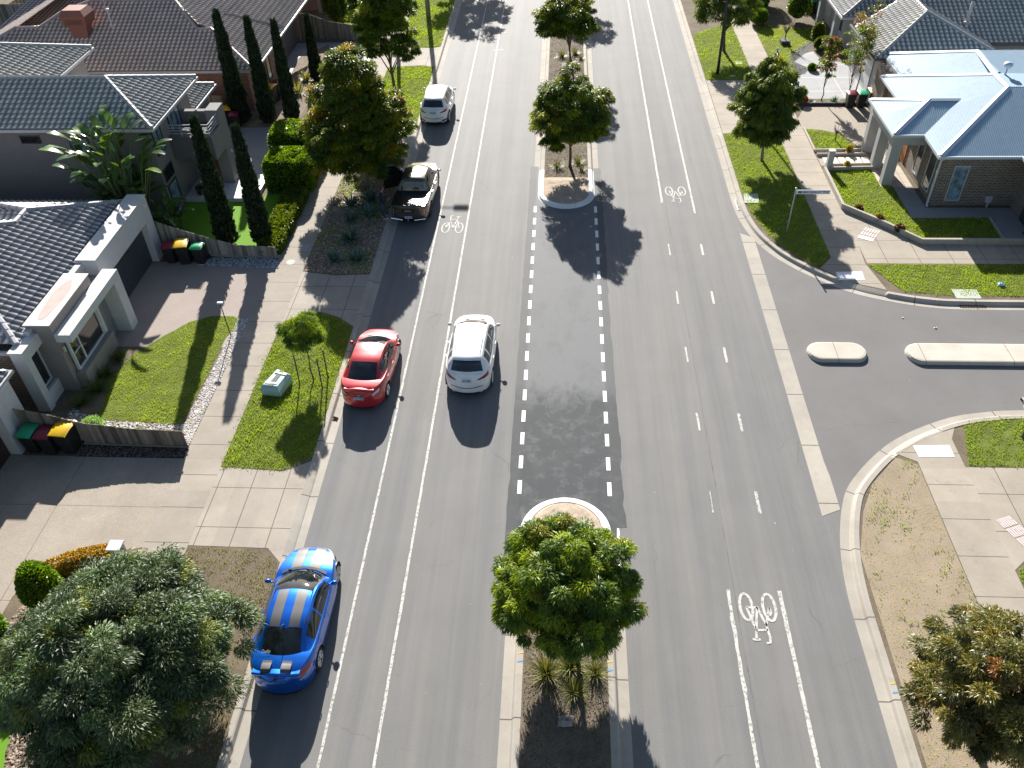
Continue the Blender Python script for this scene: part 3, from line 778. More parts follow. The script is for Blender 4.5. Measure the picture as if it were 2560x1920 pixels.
def window(parent, face, a0, a1, z0, z1, c, glass=None, frame=None, sill=None, mull=(), depth=.05, fw=.055, rails=()):
    """face 'x' = wall looking along +-x at x=c spanning y a0..a1; sign of depth = outward"""
    glass = glass or M_win; frame = frame or M_frame
    def bx(m, u0, u1, w0, w1, d0, d1):
        lo, hi = sorted((c + d0, c + d1))
        if face == 'x': m.box(lo, hi, u0, u1, w0, w1)
        else: m.box(u0, u1, lo, hi, w0, w1)
    f = MB(); bx(f, a0, a0 + fw, z0, z1, -.02, depth); bx(f, a1 - fw, a1, z0, z1, -.02, depth)
    bx(f, a0 + fw, a1 - fw, z0, z0 + fw, -.02, depth * .97); bx(f, a0 + fw, a1 - fw, z1 - fw, z1, -.02, depth * .97)
    for u in mull: bx(f, u - fw * .4, u + fw * .4, z0 + fw, z1 - fw, -.02, depth * .9)
    for (u0, u1, w) in rails: bx(f, u0, u1, w - .02, w + .02, -.02, depth * .85)
    fo = f.build('window', frame, parent)
    g = MB(); bx(g, a0 + fw * .5, a1 - fw * .5, z0 + fw * .5, z1 - fw * .5, -.015, depth * .35); g.build('glass', glass, fo)
    if sill:
        q = MB(); bx(q, a0 - .06, a1 + .06, z0 - .09, z0 - .002, 0, depth * 2.2); q.build('sill', sill, fo)
    return fo
G0 = .10
# ---------- single-storey house with the white portico, left
h = thing('house', 'single-storey house with grey tiled roof, white portico and charcoal garage door at left', 'house', (-19.5, 28, G0))
b = MB(); b.box(-33, -20.0, 23.35, 34.15, G0, 2.72); b.build('wall', M_brickB, h)
b = MB(); b.box(-20.0, -19.22, 33.52, 34.22, G0, 3.27).box(-20.0, -19.22, 28.66, 33.52, 2.2, 3.27).box(-20.0, -19.75, 24.0, 28.66, 2.6, 3.2); b.build('garage_surround', M_rendW, h)
b = MB(); b.box(-20.06, -19.18, 28.7, 34.26, 3.27, 3.30); b.build('parapet_cap', M_stucco, h)
b = MB(); b.box(-19.62, -19.55, 28.66, 33.52, G0, 2.2)
for k in range(6): b.box(-19.55, -19.543, 28.7, 33.5, .42 + .33 * k - .012, .42 + .33 * k)
b.build('garage_door', M_door, h)
b = MB(); b.box(-19.98, -19.02, 24.22, 27.62, G0, 3.33); b.build('feature_wall', M_rendG, h)
b = MB(); b.box(-20.02, -18.98, 24.18, 27.66, 3.33, 3.36); b.build('wall_cap', M_stucco, h)
m = MB(); r_ = np.random.default_rng(2); t = np.linspace(0, 2 * math.pi, 26)[:-1]
m.poly([(-19.5 + (.30 + .03 * math.sin(3 * a)) * math.cos(a), 25.85 + (1.35 + .07 * math.sin(5 * a)) * math.sin(a), 3.365) for a in t]); m.build('dust_stain', M_pinkdirt, h)
b = MB(); b.box(-19.3, -18.38, 28.1, 28.68, G0, 2.56).box(-19.0, -18.38, 24.2, 28.68, 2.56, 2.90); b.box(-19.0, -18.8, 26.92, 27.1, .9, 2.56); b.build('portico', M_rendW, h)
b = MB(); b.poly([(-19.0, 26.0, 2.906), (-18.42, 26.0, 2.906), (-18.42, 28.64, 2.906), (-19.0, 28.64, 2.906)]); b.poly([(-18.62, 24.24, 2.905), (-18.42, 24.24, 2.905), (-18.42, 26.0, 2.905), (-18.75, 26.0, 2.905)]); b.build('portico_cap', M_stucco, h)
b = MB(); b.box(-19.0, -18.62, 24.45, 27.15, G0, .86); b.build('window_plinth', M_rendG, h)
b = MB(); b.box(-20.0, -19.05, 27.62, 28.66, G0, 2.6); b.build('entry_wall', plain('entry_grey', (.22, .24, .26), .9), h)
window(h, 'x', 24.55, 26.95, .88, 2.5, -18.93, mull=(25.25,), rails=((24.6, 25.25, 1.62),), depth=.09, fw=.08)
b = MB(); b.box(-20.1, -19.6, 22.98, 23.34, G0, 2.98).box(-20.1, -19.6, 23.34, 24.22, 2.5, 2.98).box(-19.98, -19.66, 23.34, 24.22, G0, .75).box(-20.1, -19.98, 23.34, 24.22, .75, 2.5); b.build('white_surround', M_rendW, h)
b = MB(); b.box(-20.14, -19.57, 22.95, 24.18, 2.985, 3.01); b.build('parapet_cap', M_stucco, h)
window(h, 'x', 23.36, 24.2, .78, 2.48, -19.95, depth=.08, sill=M_rendG, mull=())
b = MB(); b.bbox(-18.99, -18.9, 24.3, 24.4, 2.0, 2.25); b.build('wall_lamp', M_gutter, h)
b = MB(); b.bbox(-19.24, -19.14, 33.85, 34.0, 2.85, 3.0); b.build('sensor_lamp', M_frame, h)
sl_ = .414
def zl(x): return 3.0 - sl_ * (x + 20.0)
AX = (-24.75, 28.25, zl(-24.75))
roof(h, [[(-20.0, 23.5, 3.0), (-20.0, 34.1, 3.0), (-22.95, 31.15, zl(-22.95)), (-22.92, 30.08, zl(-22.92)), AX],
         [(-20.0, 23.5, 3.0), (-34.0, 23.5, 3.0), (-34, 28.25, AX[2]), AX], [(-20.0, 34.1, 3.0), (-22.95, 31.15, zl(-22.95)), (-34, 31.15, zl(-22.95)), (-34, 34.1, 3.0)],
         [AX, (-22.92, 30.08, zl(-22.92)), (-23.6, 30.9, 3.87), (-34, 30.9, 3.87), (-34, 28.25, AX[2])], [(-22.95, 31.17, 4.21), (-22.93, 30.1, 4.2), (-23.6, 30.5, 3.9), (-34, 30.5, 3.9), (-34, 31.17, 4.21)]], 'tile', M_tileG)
ridge(h, [((-20.0, 23.45, 3.0), AX), ((-22.95, 31.15, zl(-22.95)), (-20.0, 34.1, 3.0)), ((-22.92, 30.08, zl(-22.92)), (-22.95, 31.15, zl(-22.95))), ((-22.92, 30.08, zl(-22.92)), AX), ((-22.95, 31.15, 4.22), (-26, 31.9, 4.3))], M_capG, .13)
gutter(h, [(-20.1, 23.22, 2.8), (-33, 23.22, 2.8)], M_gutter)
b = MB(); b.tube([(-20.2, 23.25, 2.75), (-20.18, 23.3, .1)], .05, 8); b.build('downpipe', M_rendD, h)
b = MB(); b.box(-23.5, -22.2, 22.75, 23.34, .2, 1.0); b.build('air_conditioner', M_rendD, h)

# ---------- neighbour garage at the bottom left edge
h = thing('house', 'edge of a dark brick house with a white garage pillar at the lower left', 'house', (-20, 20, G0))
b = MB(); b.box(-32, -20.3, 9, 21.9, G0, 2.75); b.build('wall', M_brickB, h)
b = MB(); b.box(-20.3, -19.62, 20.66, 21.0, G0, 2.62).box(-20.3, -19.62, 16.0, 20.66, 2.25, 2.62).box(-20.3, -19.7, 21.0, 21.9, G0, 2.62); b.build('garage_surround', M_rendW, h)
b = MB(); b.box(-20.2, -20.05, 16.0, 20.66, G0, 2.25); b.build('garage_door', plain('brown_garage_door', (.045, .028, .022), .5), h)
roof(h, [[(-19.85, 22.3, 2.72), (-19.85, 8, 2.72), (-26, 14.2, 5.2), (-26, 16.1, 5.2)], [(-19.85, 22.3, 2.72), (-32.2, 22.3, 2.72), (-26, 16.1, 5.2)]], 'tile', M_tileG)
gutter(h, [(-19.8, 8, 2.66), (-19.8, 22.35, 2.66), (-32, 22.35, 2.66)], M_gutter)

# ---------- two-storey house
h = thing('house', 'two-storey grey rendered house with slate-grey hipped roof and front balcony', 'house', (-19.8, 40, G0))
b = MB(); b.box(-34, -19.92, 37.7, 43.1, G0, 5.02); b.build('wall', M_rendL2, h)
b = MB(); b.box(-34, -20.95, 43.1, 47.8, G0, 2.75); b.build('garage_wall', M_rendL2, h)
b = MB(); b.box(-34, -27.6, 43.1, 47.7, 2.75, 5.0); b.build('upper_wall', M_rendL2, h)
s5 = .385; E5, S5, N5 = -19.42, 37.22, 43.55; hw = (N5 - S5) / 2; AP = (E5 - hw, S5 + hw, 5.15 + s5 * hw)
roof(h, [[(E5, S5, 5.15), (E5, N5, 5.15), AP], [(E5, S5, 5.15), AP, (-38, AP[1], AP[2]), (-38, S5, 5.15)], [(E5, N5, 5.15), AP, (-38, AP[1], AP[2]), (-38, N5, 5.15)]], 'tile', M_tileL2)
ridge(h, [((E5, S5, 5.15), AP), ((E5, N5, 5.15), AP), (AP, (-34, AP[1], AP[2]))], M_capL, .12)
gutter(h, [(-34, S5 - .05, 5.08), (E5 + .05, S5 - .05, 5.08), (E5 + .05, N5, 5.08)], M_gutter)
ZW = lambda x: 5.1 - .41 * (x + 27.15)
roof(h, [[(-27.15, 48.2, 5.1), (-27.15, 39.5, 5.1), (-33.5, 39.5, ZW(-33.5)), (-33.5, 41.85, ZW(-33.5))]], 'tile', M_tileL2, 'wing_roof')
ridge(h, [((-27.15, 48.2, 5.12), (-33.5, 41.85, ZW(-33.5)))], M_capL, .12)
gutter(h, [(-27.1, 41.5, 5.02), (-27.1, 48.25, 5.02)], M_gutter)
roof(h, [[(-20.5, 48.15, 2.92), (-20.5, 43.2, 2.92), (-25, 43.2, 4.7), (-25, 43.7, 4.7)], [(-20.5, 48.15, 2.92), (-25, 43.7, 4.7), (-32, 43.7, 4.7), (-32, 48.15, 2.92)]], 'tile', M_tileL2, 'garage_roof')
ridge(h, [((-20.5, 48.15, 2.92), (-25, 43.7, 4.7))], M_capL, .12)
gutter(h, [(-20.44, 43.2, 2.84), (-20.44, 48.2, 2.84)], M_gutter)
window(h, 'x', 37.95, 38.95, 3.35, 4.85, -19.92, M_curt, M_fdark, mull=(38.5,), depth=.06)
window(h, 'x', 37.9, 39.0, .45, 1.75, -19.92, M_curt, M_fdark, depth=.06); window(h, 'x', 37.9, 39.0, 1.95, 2.6, -19.92, M_win, M_fdark, depth=.06)
window(h, 'x', 40.0, 41.5, 2.9, 4.9, -19.92, M_curt, M_fdark, mull=(40.5, 41.0), depth=.05)
window(h, 'y', -24.0, -23.0, 3.6, 4.5, 37.7, M_curt, M_fdark, depth=-.06); window(h, 'y', -26.4, -25.4, 4.2, 4.6, 37.7, M_win, M_fdark, depth=-.06)
b = MB(); b.box(-18.3, -17.66, 40.95, 41.92, G0, 4.42).box(-19.92, -18.3, 41.62, 41.92, G0, 4.1); b.build('balcony_wall', M_rendL2, h)
b = MB(); b.box(-19.9, -17.70, 39.55, 40.93, 2.42, 3.62); b.box(-19.9, -18.32, 40.93, 41.6, 2.42, 2.9); b.build('balcony_fascia', M_rendD, h)
b = MB(); b.box(-17.70, -17.66, 39.52, 40.94, 2.4, 3.66); b.build('balcony_front', M_rendL2, h)
b = MB()
for k in range(4):
    z = 3.78 + .15 * k; b.tube([(-19.85, 39.62, z), (-17.75, 39.62, z), (-17.75, 40.95, z)], .022 if k < 3 else .03, 6)
for x in (-19.2, -18.5, -17.78): b.tube([(x, 39.62, 3.6), (x, 39.62, 4.26)], .02, 6)
b.build('balcony_rail', M_gutter, h)
b = MB(); b.box(-19.4, -18.55, 41.56, 41.6, G0, 2.2); b.build('front_door', M_wood, h)
b = MB(); b.box(-19.9, -16.05, 39.25, 41.9, G0 - .02, .34); b.build('porch_slab', plain('white_porch_tile', (.62, .585, .58), .5, vary=.05), h)
MB().bbox(-17.66, -17.6, 41.4, 41.5, 1.9, 2.05).build('wall_lamp', M_frame, h); MB().bbox(-19.92, -19.84, 38.3, 38.4, .15, .3).build('wall_lamp', M_frame, h)

# ---------- brown-tiled brick house behind it
h = thing('house', 'red brick house with a large brown tiled roof and evaporative cooler on top', 'house', (-19.4, 56, G0))
b = MB(); b.box(-38, -19.42, 50.95, 53.4, G0, 2.8); b.box(-30, -19.42, 53.4, 57.6, G0, 2.8); b.box(-30, -19.75, 57.6, 66, G0, 2.8); b.build('wall', M_brickR, h)
for y_ in (63.3, 57.6): MB().box(-19.75, -19.45, y_, y_ + .5, G0, 2.75).build('brick_pier', M_brickR, h)
b = MB(); b.box(-19.72, -19.66, 58.1, 63.3, G0, 2.45); b.build('garage_door', plain('grey_brown_door', (.10, .09, .085), .6), h)
zs_ = lambda y: 2.92 + .385 * (y - 50.3); zx = lambda x: 2.92 - .385 * (x + 18.7)
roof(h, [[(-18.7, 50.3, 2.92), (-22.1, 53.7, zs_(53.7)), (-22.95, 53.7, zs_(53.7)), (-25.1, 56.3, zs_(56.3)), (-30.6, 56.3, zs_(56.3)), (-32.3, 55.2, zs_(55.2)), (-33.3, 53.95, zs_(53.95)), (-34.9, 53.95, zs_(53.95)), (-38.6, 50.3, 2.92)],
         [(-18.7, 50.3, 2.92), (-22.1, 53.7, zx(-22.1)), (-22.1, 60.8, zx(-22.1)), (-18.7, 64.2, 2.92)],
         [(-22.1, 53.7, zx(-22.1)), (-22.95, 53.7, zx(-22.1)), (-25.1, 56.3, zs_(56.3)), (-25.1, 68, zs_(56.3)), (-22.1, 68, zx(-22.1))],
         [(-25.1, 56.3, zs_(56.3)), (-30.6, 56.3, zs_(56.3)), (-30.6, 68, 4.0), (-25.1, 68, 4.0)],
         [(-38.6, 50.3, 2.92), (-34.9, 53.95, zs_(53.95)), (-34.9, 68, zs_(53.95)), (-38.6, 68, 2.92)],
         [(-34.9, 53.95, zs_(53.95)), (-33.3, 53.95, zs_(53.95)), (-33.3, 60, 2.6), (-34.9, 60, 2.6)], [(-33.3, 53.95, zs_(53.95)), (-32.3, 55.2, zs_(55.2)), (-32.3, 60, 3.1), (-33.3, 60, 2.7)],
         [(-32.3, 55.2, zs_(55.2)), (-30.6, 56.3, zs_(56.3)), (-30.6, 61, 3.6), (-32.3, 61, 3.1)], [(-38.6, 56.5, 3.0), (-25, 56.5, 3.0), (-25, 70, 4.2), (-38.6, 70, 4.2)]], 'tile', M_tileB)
ridge(h, [((-18.7, 50.3, 2.92), (-22.1, 53.7, zs_(53.7))), ((-22.1, 53.7, zs_(53.7)), (-22.95, 53.7, zs_(53.7))), ((-22.95, 53.7, zs_(53.7)), (-25.1, 56.3, zs_(56.3))), ((-25.1, 56.3, zs_(56.3)), (-30.6, 56.3, zs_(56.3))),
          ((-30.6, 56.3, zs_(56.3)), (-32.3, 55.2, zs_(55.2))), ((-32.3, 55.2, zs_(55.2)), (-33.3, 53.95, zs_(53.95))), ((-33.3, 53.95, zs_(53.95)), (-34.9, 53.95, zs_(53.95))), ((-34.9, 53.95, zs_(53.95)), (-38.6, 50.3, 2.92)), ((-22.1, 56.5, zx(-22.1)), (-18.7, 57.6, 2.96))], M_capB, .13)
gutter(h, [(-38, 50.25, 2.85), (-18.62, 50.25, 2.85), (-18.62, 64.2, 2.85)], M_gutter)
window(h, 'x', 52.6, 53.3, .7, 2.4, -19.42, M_win, M_fdark); window(h, 'x', 54.6, 55.4, .5, 2.4, -19.42, M_win, M_fdark)
c_ = MB(); c_.add([(-30.75, 53.0, 3.9), (-29.85, 53.0, 3.9), (-29.85, 53.8, 4.3), (-30.75, 53.8, 4.3), (-30.9, 52.95, 4.75), (-29.7, 52.95, 4.75), (-29.7, 53.95, 4.75), (-30.9, 53.95, 4.75)], [(0, 1, 5, 4), (1, 2, 6, 5), (2, 3, 7, 6), (3, 0, 4, 7)])
M_cool = plain('terracotta_plastic', (.23, .085, .06), .5, vary=.1)
co = c_.build('cooler_duct', M_cool, h)
c_ = MB(); c_.add([(-31.0, 52.8, 4.75), (-29.6, 52.8, 4.75), (-29.6, 54.1, 4.75), (-31.0, 54.1, 4.75), (-31.1, 52.7, 5.35), (-29.5, 52.7, 5.35), (-29.5, 54.2, 5.35), (-31.1, 54.2, 5.35), (-30.9, 52.9, 5.7), (-29.7, 52.9, 5.7), (-29.7, 54.0, 5.7), (-30.9, 54.0, 5.7)],
                 [(3, 2, 1, 0), (0, 1, 5, 4), (1, 2, 6, 5), (2, 3, 7, 6), (3, 0, 4, 7), (4, 5, 9, 8), (5, 6, 10, 9), (6, 7, 11, 10), (7, 4, 8, 11), (8, 9, 10, 11)])
for k in range(4): c_.box(-30.85, -29.75, 52.68, 52.70 + .01 * k, 4.85 + .1 * k, 4.88 + .1 * k)
c_.build('evaporative_cooler', M_cool, h)
b = MB(); b.tube([(-28.55, 53.9, 4.3), (-28.5, 53.9, 5.4)], .05, 8); b.lathe([(.12, 0), (.12, .12), (.02, .14)], (-28.5, 53.9, 5.35)); b.build('roof_vent', M_gutter, h)
b = MB(); b.tube([(-28.55, 53.9, 5.3), (-28.55, 53.9, 8.4)], .025, 6)
for k in range(4): b.tube([(-28.95 + .05 * k, 53.9, 8.3 - .18 * k), (-28.15 - .05 * k, 53.9, 8.3 - .18 * k)], .012, 4)
b.build('television_antenna', M_gutter, h)

# ---------- house at the very top left
h = thing('house', 'brick and cream rendered house cut off by the top left edge of the photo', 'house', (-20, 72, G0))
b = MB(); b.box(-34, -19.5, 70.2, 82, G0, 3.0); b.build('wall', M_brickD, h)
b = MB(); b.box(-19.5, -18.4, 69.6, 82, G0, 3.0); b.box(-18.4, -14.8, 73.0, 82, 2.5, 3.0).box(-15.2, -14.8, 73, 82, G0, 2.5); b.build('rendered_pier', M_rendG, h)
b = MB(); b.box(-18.4, -15.2, 73.3, 73.4, G0, 2.5); b.build('garage_door', plain('beige_door', (.33, .29, .26), .6), h)
window(h, 'y', -22.2, -21.4, .8, 2.3, 70.2, M_curt, M_frame, depth=-.05)
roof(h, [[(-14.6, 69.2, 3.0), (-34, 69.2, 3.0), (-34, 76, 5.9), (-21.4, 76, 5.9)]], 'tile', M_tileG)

# ---------- corner house with pale blue steel roof, right
h = thing('house', 'brick corner house with pale blue corrugated steel roof and three grey porch posts', 'house', (19, 41, G0))
b = MB(); b.box(18.62, 34, 38.95, 50.8, G0, 2.85); b.box(22.5, 34, 30, 38.95, G0, 2.85); b.build('wall', M_brickD, h)
b = MB(); b.box(17.0, 18.62, 45.4, 48.3, G0, .11); b.box(18.4, 18.62, 48.3, 48.6, G0, 2.7); b.build('brick_return', M_brickD, h)
k4 = .405; W1 = lambda x: 2.95 + k4 * (x - 18.2)
xr, yS, yN = 22.35, 42.75, 44.45
roof(h, [[(18.2, 38.6, 2.95), (xr, yS, W1(xr)), (xr, yN, W1(xr)), (18.2, 48.6, 2.95)], [(18.2, 38.6, 2.95), (22.05, 38.6, 2.95), (26.2, 42.75, W1(xr)), (xr, yS, W1(xr))],
         [(22.05, 38.6, 2.95), (22.05, 30, 2.95), (26.2, 30, W1(xr)), (26.2, 42.75, W1(xr))], [(18.2, 48.6, 2.95), (xr, yN, W1(xr)), (33, yN, W1(xr)), (33, 48.6, 2.95)], [(xr, yS, W1(xr)), (30, yS, W1(xr)), (30, yN, W1(xr)), (xr, yN, W1(xr) + .001)]], 'corr', M_metal)
W2 = lambda x: 2.97 + .40 * (x - 19.25)
roof(h, [[(19.25, 45.2, 2.97), (22.9, 45.2, W2(22.9)), (22.9, 48.3, W2(22.9)), (19.25, 51.95, 2.97)], [(19.25, 51.95, 2.97), (22.9, 48.3, W2(22.9)), (33, 48.3, W2(22.9)), (33, 51.95, 2.97)], [(22.9, 44.4, W2(22.9)), (33, 44.4, W2(22.9) - .01), (33, 48.3, W2(22.9) - .01), (22.9, 48.3, W2(22.9))]], 'corr', M_metal, 'rear_roof')
W3 = lambda x: 2.95 + k4 * (x - 16.7)
roof(h, [[(16.7, 41.0, 2.95), (18.88, 43.18, W3(18.88)), (16.7, 45.36, 2.95)], [(16.7, 41.0, 2.95), (18.3, 41.0, 2.95), (20.4, 43.18, W3(18.88)), (18.88, 43.18, W3(18.88))], [(16.7, 45.36, 2.95), (18.3, 45.36, 2.95), (20.4, 43.18, W3(18.88)), (18.88, 43.18, W3(18.88))]], 'corr', M_metal, 'porch_roof')
ridge(h, [((18.2, 38.6, 2.97), (xr, yS, W1(xr))), ((xr, yS, W1(xr)), (xr, yN, W1(xr))), ((xr, yN, W1(xr)), (18.2, 48.6, 2.97)), ((16.7, 41.0, 2.97), (18.88, 43.18, W3(18.88))), ((18.88, 43.18, W3(18.88)), (16.7, 45.36, 2.97)), ((18.88, 43.18, W3(18.88)), (20.4, 43.18, W3(18.88))),
          ((xr, yN, W1(xr)), (22.9, 48.3, W2(22.9))), ((22.9, 48.3, W2(22.9)), (19.25, 51.95, 3.0))], M_flash, metal=True)
gutter(h, [(16.66, 45.4, 2.9), (16.66, 40.95, 2.9), (18.2, 40.95, 2.9), (18.16, 38.55, 2.9), (22.0, 38.55, 2.9), (22.0, 30, 2.9)], M_gutB, .06)
gutter(h, [(18.15, 45.4, 2.9), (18.15, 48.65, 2.9)], M_gutB, .06); gutter(h, [(19.2, 48.7, 2.9), (19.2, 52.0, 2.9), (33, 52.0, 2.9)], M_gutB, .06)
b = MB(); b.box(16.78, 18.6, 41.05, 41.35, 2.35, 2.83).box(16.78, 17.1, 41.35, 45.0, 2.35, 2.83).box(16.78, 18.6, 45.0, 45.3, 2.35, 2.83); b.build('porch_beam', M_rendR, h)
for y in (41.05, 43.0, 44.75):
    b = MB(); b.box(16.785, 17.3, y, y + .42, G0, 2.35); b.build('porch_post', M_rendR, h)
b = MB(); b.poly([(16.8, 41.1, 2.86), (18.6, 41.1, 2.86), (18.6, 45.3, 2.86), (16.8, 45.3, 2.86)]); b.build('porch_ceiling', M_rendR, h)
window(h, 'x', 39.6, 40.5, .45, 2.35, 18.62, M_win, M_gutB, depth=-.05); window(h, 'x', 41.3, 42.1, .45, 2.35, 18.62, M_win, M_gutB, depth=-.05)
b = MB(); b.box(18.57, 18.62, 43.4, 44.4, G0, 2.3); b.build('front_door', M_wood, h)
window(h, 'y', 19.2, 19.95, .4, 2.3, 38.95, M_curt, M_gutter, depth=-.05)
b = MB(); b.tube([(18.5, 38.7, 2.8), (18.42, 38.86, 2.6), (18.42, 38.86, .25), (18.42, 38.75, .15)], .055, 8); b.build('downpipe', M_gutB, h)
b = MB(); b.box(21.2, 21.5, 38.8, 38.94, .35, .7).tube([(21.35, 38.8, .1), (21.35, 38.8, .6)], .05, 6); b.build('gas_meter', M_gutter, h)
b = MB(); b.box(22.44, 22.5, 33, 37.6, .15, 2.4); b.build('garage_door', plain('navy_door', (.02, .035, .06), .4), h)
b = MB(); b.tube([(22.75, 44.3, W1(xr) - .2), (22.75, 44.3, W1(xr) + .42)], .06, 8); b.lathe([(.02, .36), (.16, .38), (.23, .5), (.20, .62), (.02, .68)], (22.75, 44.3, W1(xr))); b.build('roof_ventilator', M_flash, h, smooth=True)

# ---------- grey-tiled house beyond it, right
h = thing('house', 'house with grey tiled hipped roofs and rendered garage beyond the blue roof', 'house', (20, 56, G0))
b = MB(); b.box(19.15, 26, 51.95, 58, G0, 2.75); b.build('garage_wall', M_rendR, h)
b = MB(); b.box(19.3, 26, 51.9, 51.95, G0, 2.75); b.build('side_wall', M_brickD, h)
b = MB(); b.box(19.08, 19.15, 53.0, 57.4, G0, 2.3); b.build('garage_door', plain('pale_garage_door', (.42, .43, .44), .5), h)
b = MB(); b.box(19.6, 44, 58, 75, G0, 2.75); b.box(18.6, 19.0, 60.8, 61.2, G0, 2.7).box(18.6, 19.0, 65, 65.4, G0, 2.7).box(26, 44, 54.2, 58, G0, 2.75); b.build('wall', M_rendR, h)
kk = .40; Wt = lambda x: 2.92 + kk * (x - 18.68)
A1 = (22.25, 55.0, Wt(22.25)); A2 = (22.3, 62.5, Wt(22.3))
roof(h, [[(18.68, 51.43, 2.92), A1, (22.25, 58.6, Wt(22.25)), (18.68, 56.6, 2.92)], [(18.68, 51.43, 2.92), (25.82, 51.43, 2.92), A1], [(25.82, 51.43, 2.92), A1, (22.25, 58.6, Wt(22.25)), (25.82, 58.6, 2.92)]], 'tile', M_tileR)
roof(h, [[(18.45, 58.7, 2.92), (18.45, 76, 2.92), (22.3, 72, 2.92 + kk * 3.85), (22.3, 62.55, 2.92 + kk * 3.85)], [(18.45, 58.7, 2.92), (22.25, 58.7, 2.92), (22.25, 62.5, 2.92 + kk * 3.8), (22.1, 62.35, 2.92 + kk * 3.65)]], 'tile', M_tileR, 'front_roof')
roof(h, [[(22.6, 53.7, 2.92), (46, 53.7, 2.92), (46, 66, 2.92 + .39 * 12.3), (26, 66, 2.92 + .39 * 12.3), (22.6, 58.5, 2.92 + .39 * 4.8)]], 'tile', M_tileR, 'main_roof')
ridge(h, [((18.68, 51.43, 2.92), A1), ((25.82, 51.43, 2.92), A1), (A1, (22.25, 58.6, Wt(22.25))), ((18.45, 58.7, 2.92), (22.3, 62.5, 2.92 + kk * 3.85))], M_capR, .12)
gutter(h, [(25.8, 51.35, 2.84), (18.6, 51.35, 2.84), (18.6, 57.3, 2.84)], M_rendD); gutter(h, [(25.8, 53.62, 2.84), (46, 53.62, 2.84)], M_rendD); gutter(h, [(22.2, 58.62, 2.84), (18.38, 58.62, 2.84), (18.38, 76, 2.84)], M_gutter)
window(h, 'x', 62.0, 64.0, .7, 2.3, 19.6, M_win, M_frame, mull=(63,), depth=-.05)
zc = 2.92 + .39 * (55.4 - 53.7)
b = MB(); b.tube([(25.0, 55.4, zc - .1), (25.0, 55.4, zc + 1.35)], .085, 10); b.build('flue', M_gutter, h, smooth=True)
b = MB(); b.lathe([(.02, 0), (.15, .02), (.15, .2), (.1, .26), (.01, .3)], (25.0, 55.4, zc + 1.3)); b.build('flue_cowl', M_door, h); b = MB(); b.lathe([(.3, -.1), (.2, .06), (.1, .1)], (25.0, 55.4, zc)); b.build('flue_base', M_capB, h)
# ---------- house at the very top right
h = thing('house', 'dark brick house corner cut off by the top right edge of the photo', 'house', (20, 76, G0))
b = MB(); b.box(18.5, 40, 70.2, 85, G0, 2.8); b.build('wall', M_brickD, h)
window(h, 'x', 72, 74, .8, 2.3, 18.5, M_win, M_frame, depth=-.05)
roof(h, [[(18.0, 69.7, 2.9), (18, 86, 2.9), (22, 82, 4.6), (22, 73.7, 4.6)], [(18, 69.7, 2.9), (40, 69.7, 2.9), (36, 73.7, 4.6), (22, 73.7, 4.6)]], 'tile', M_tileG)

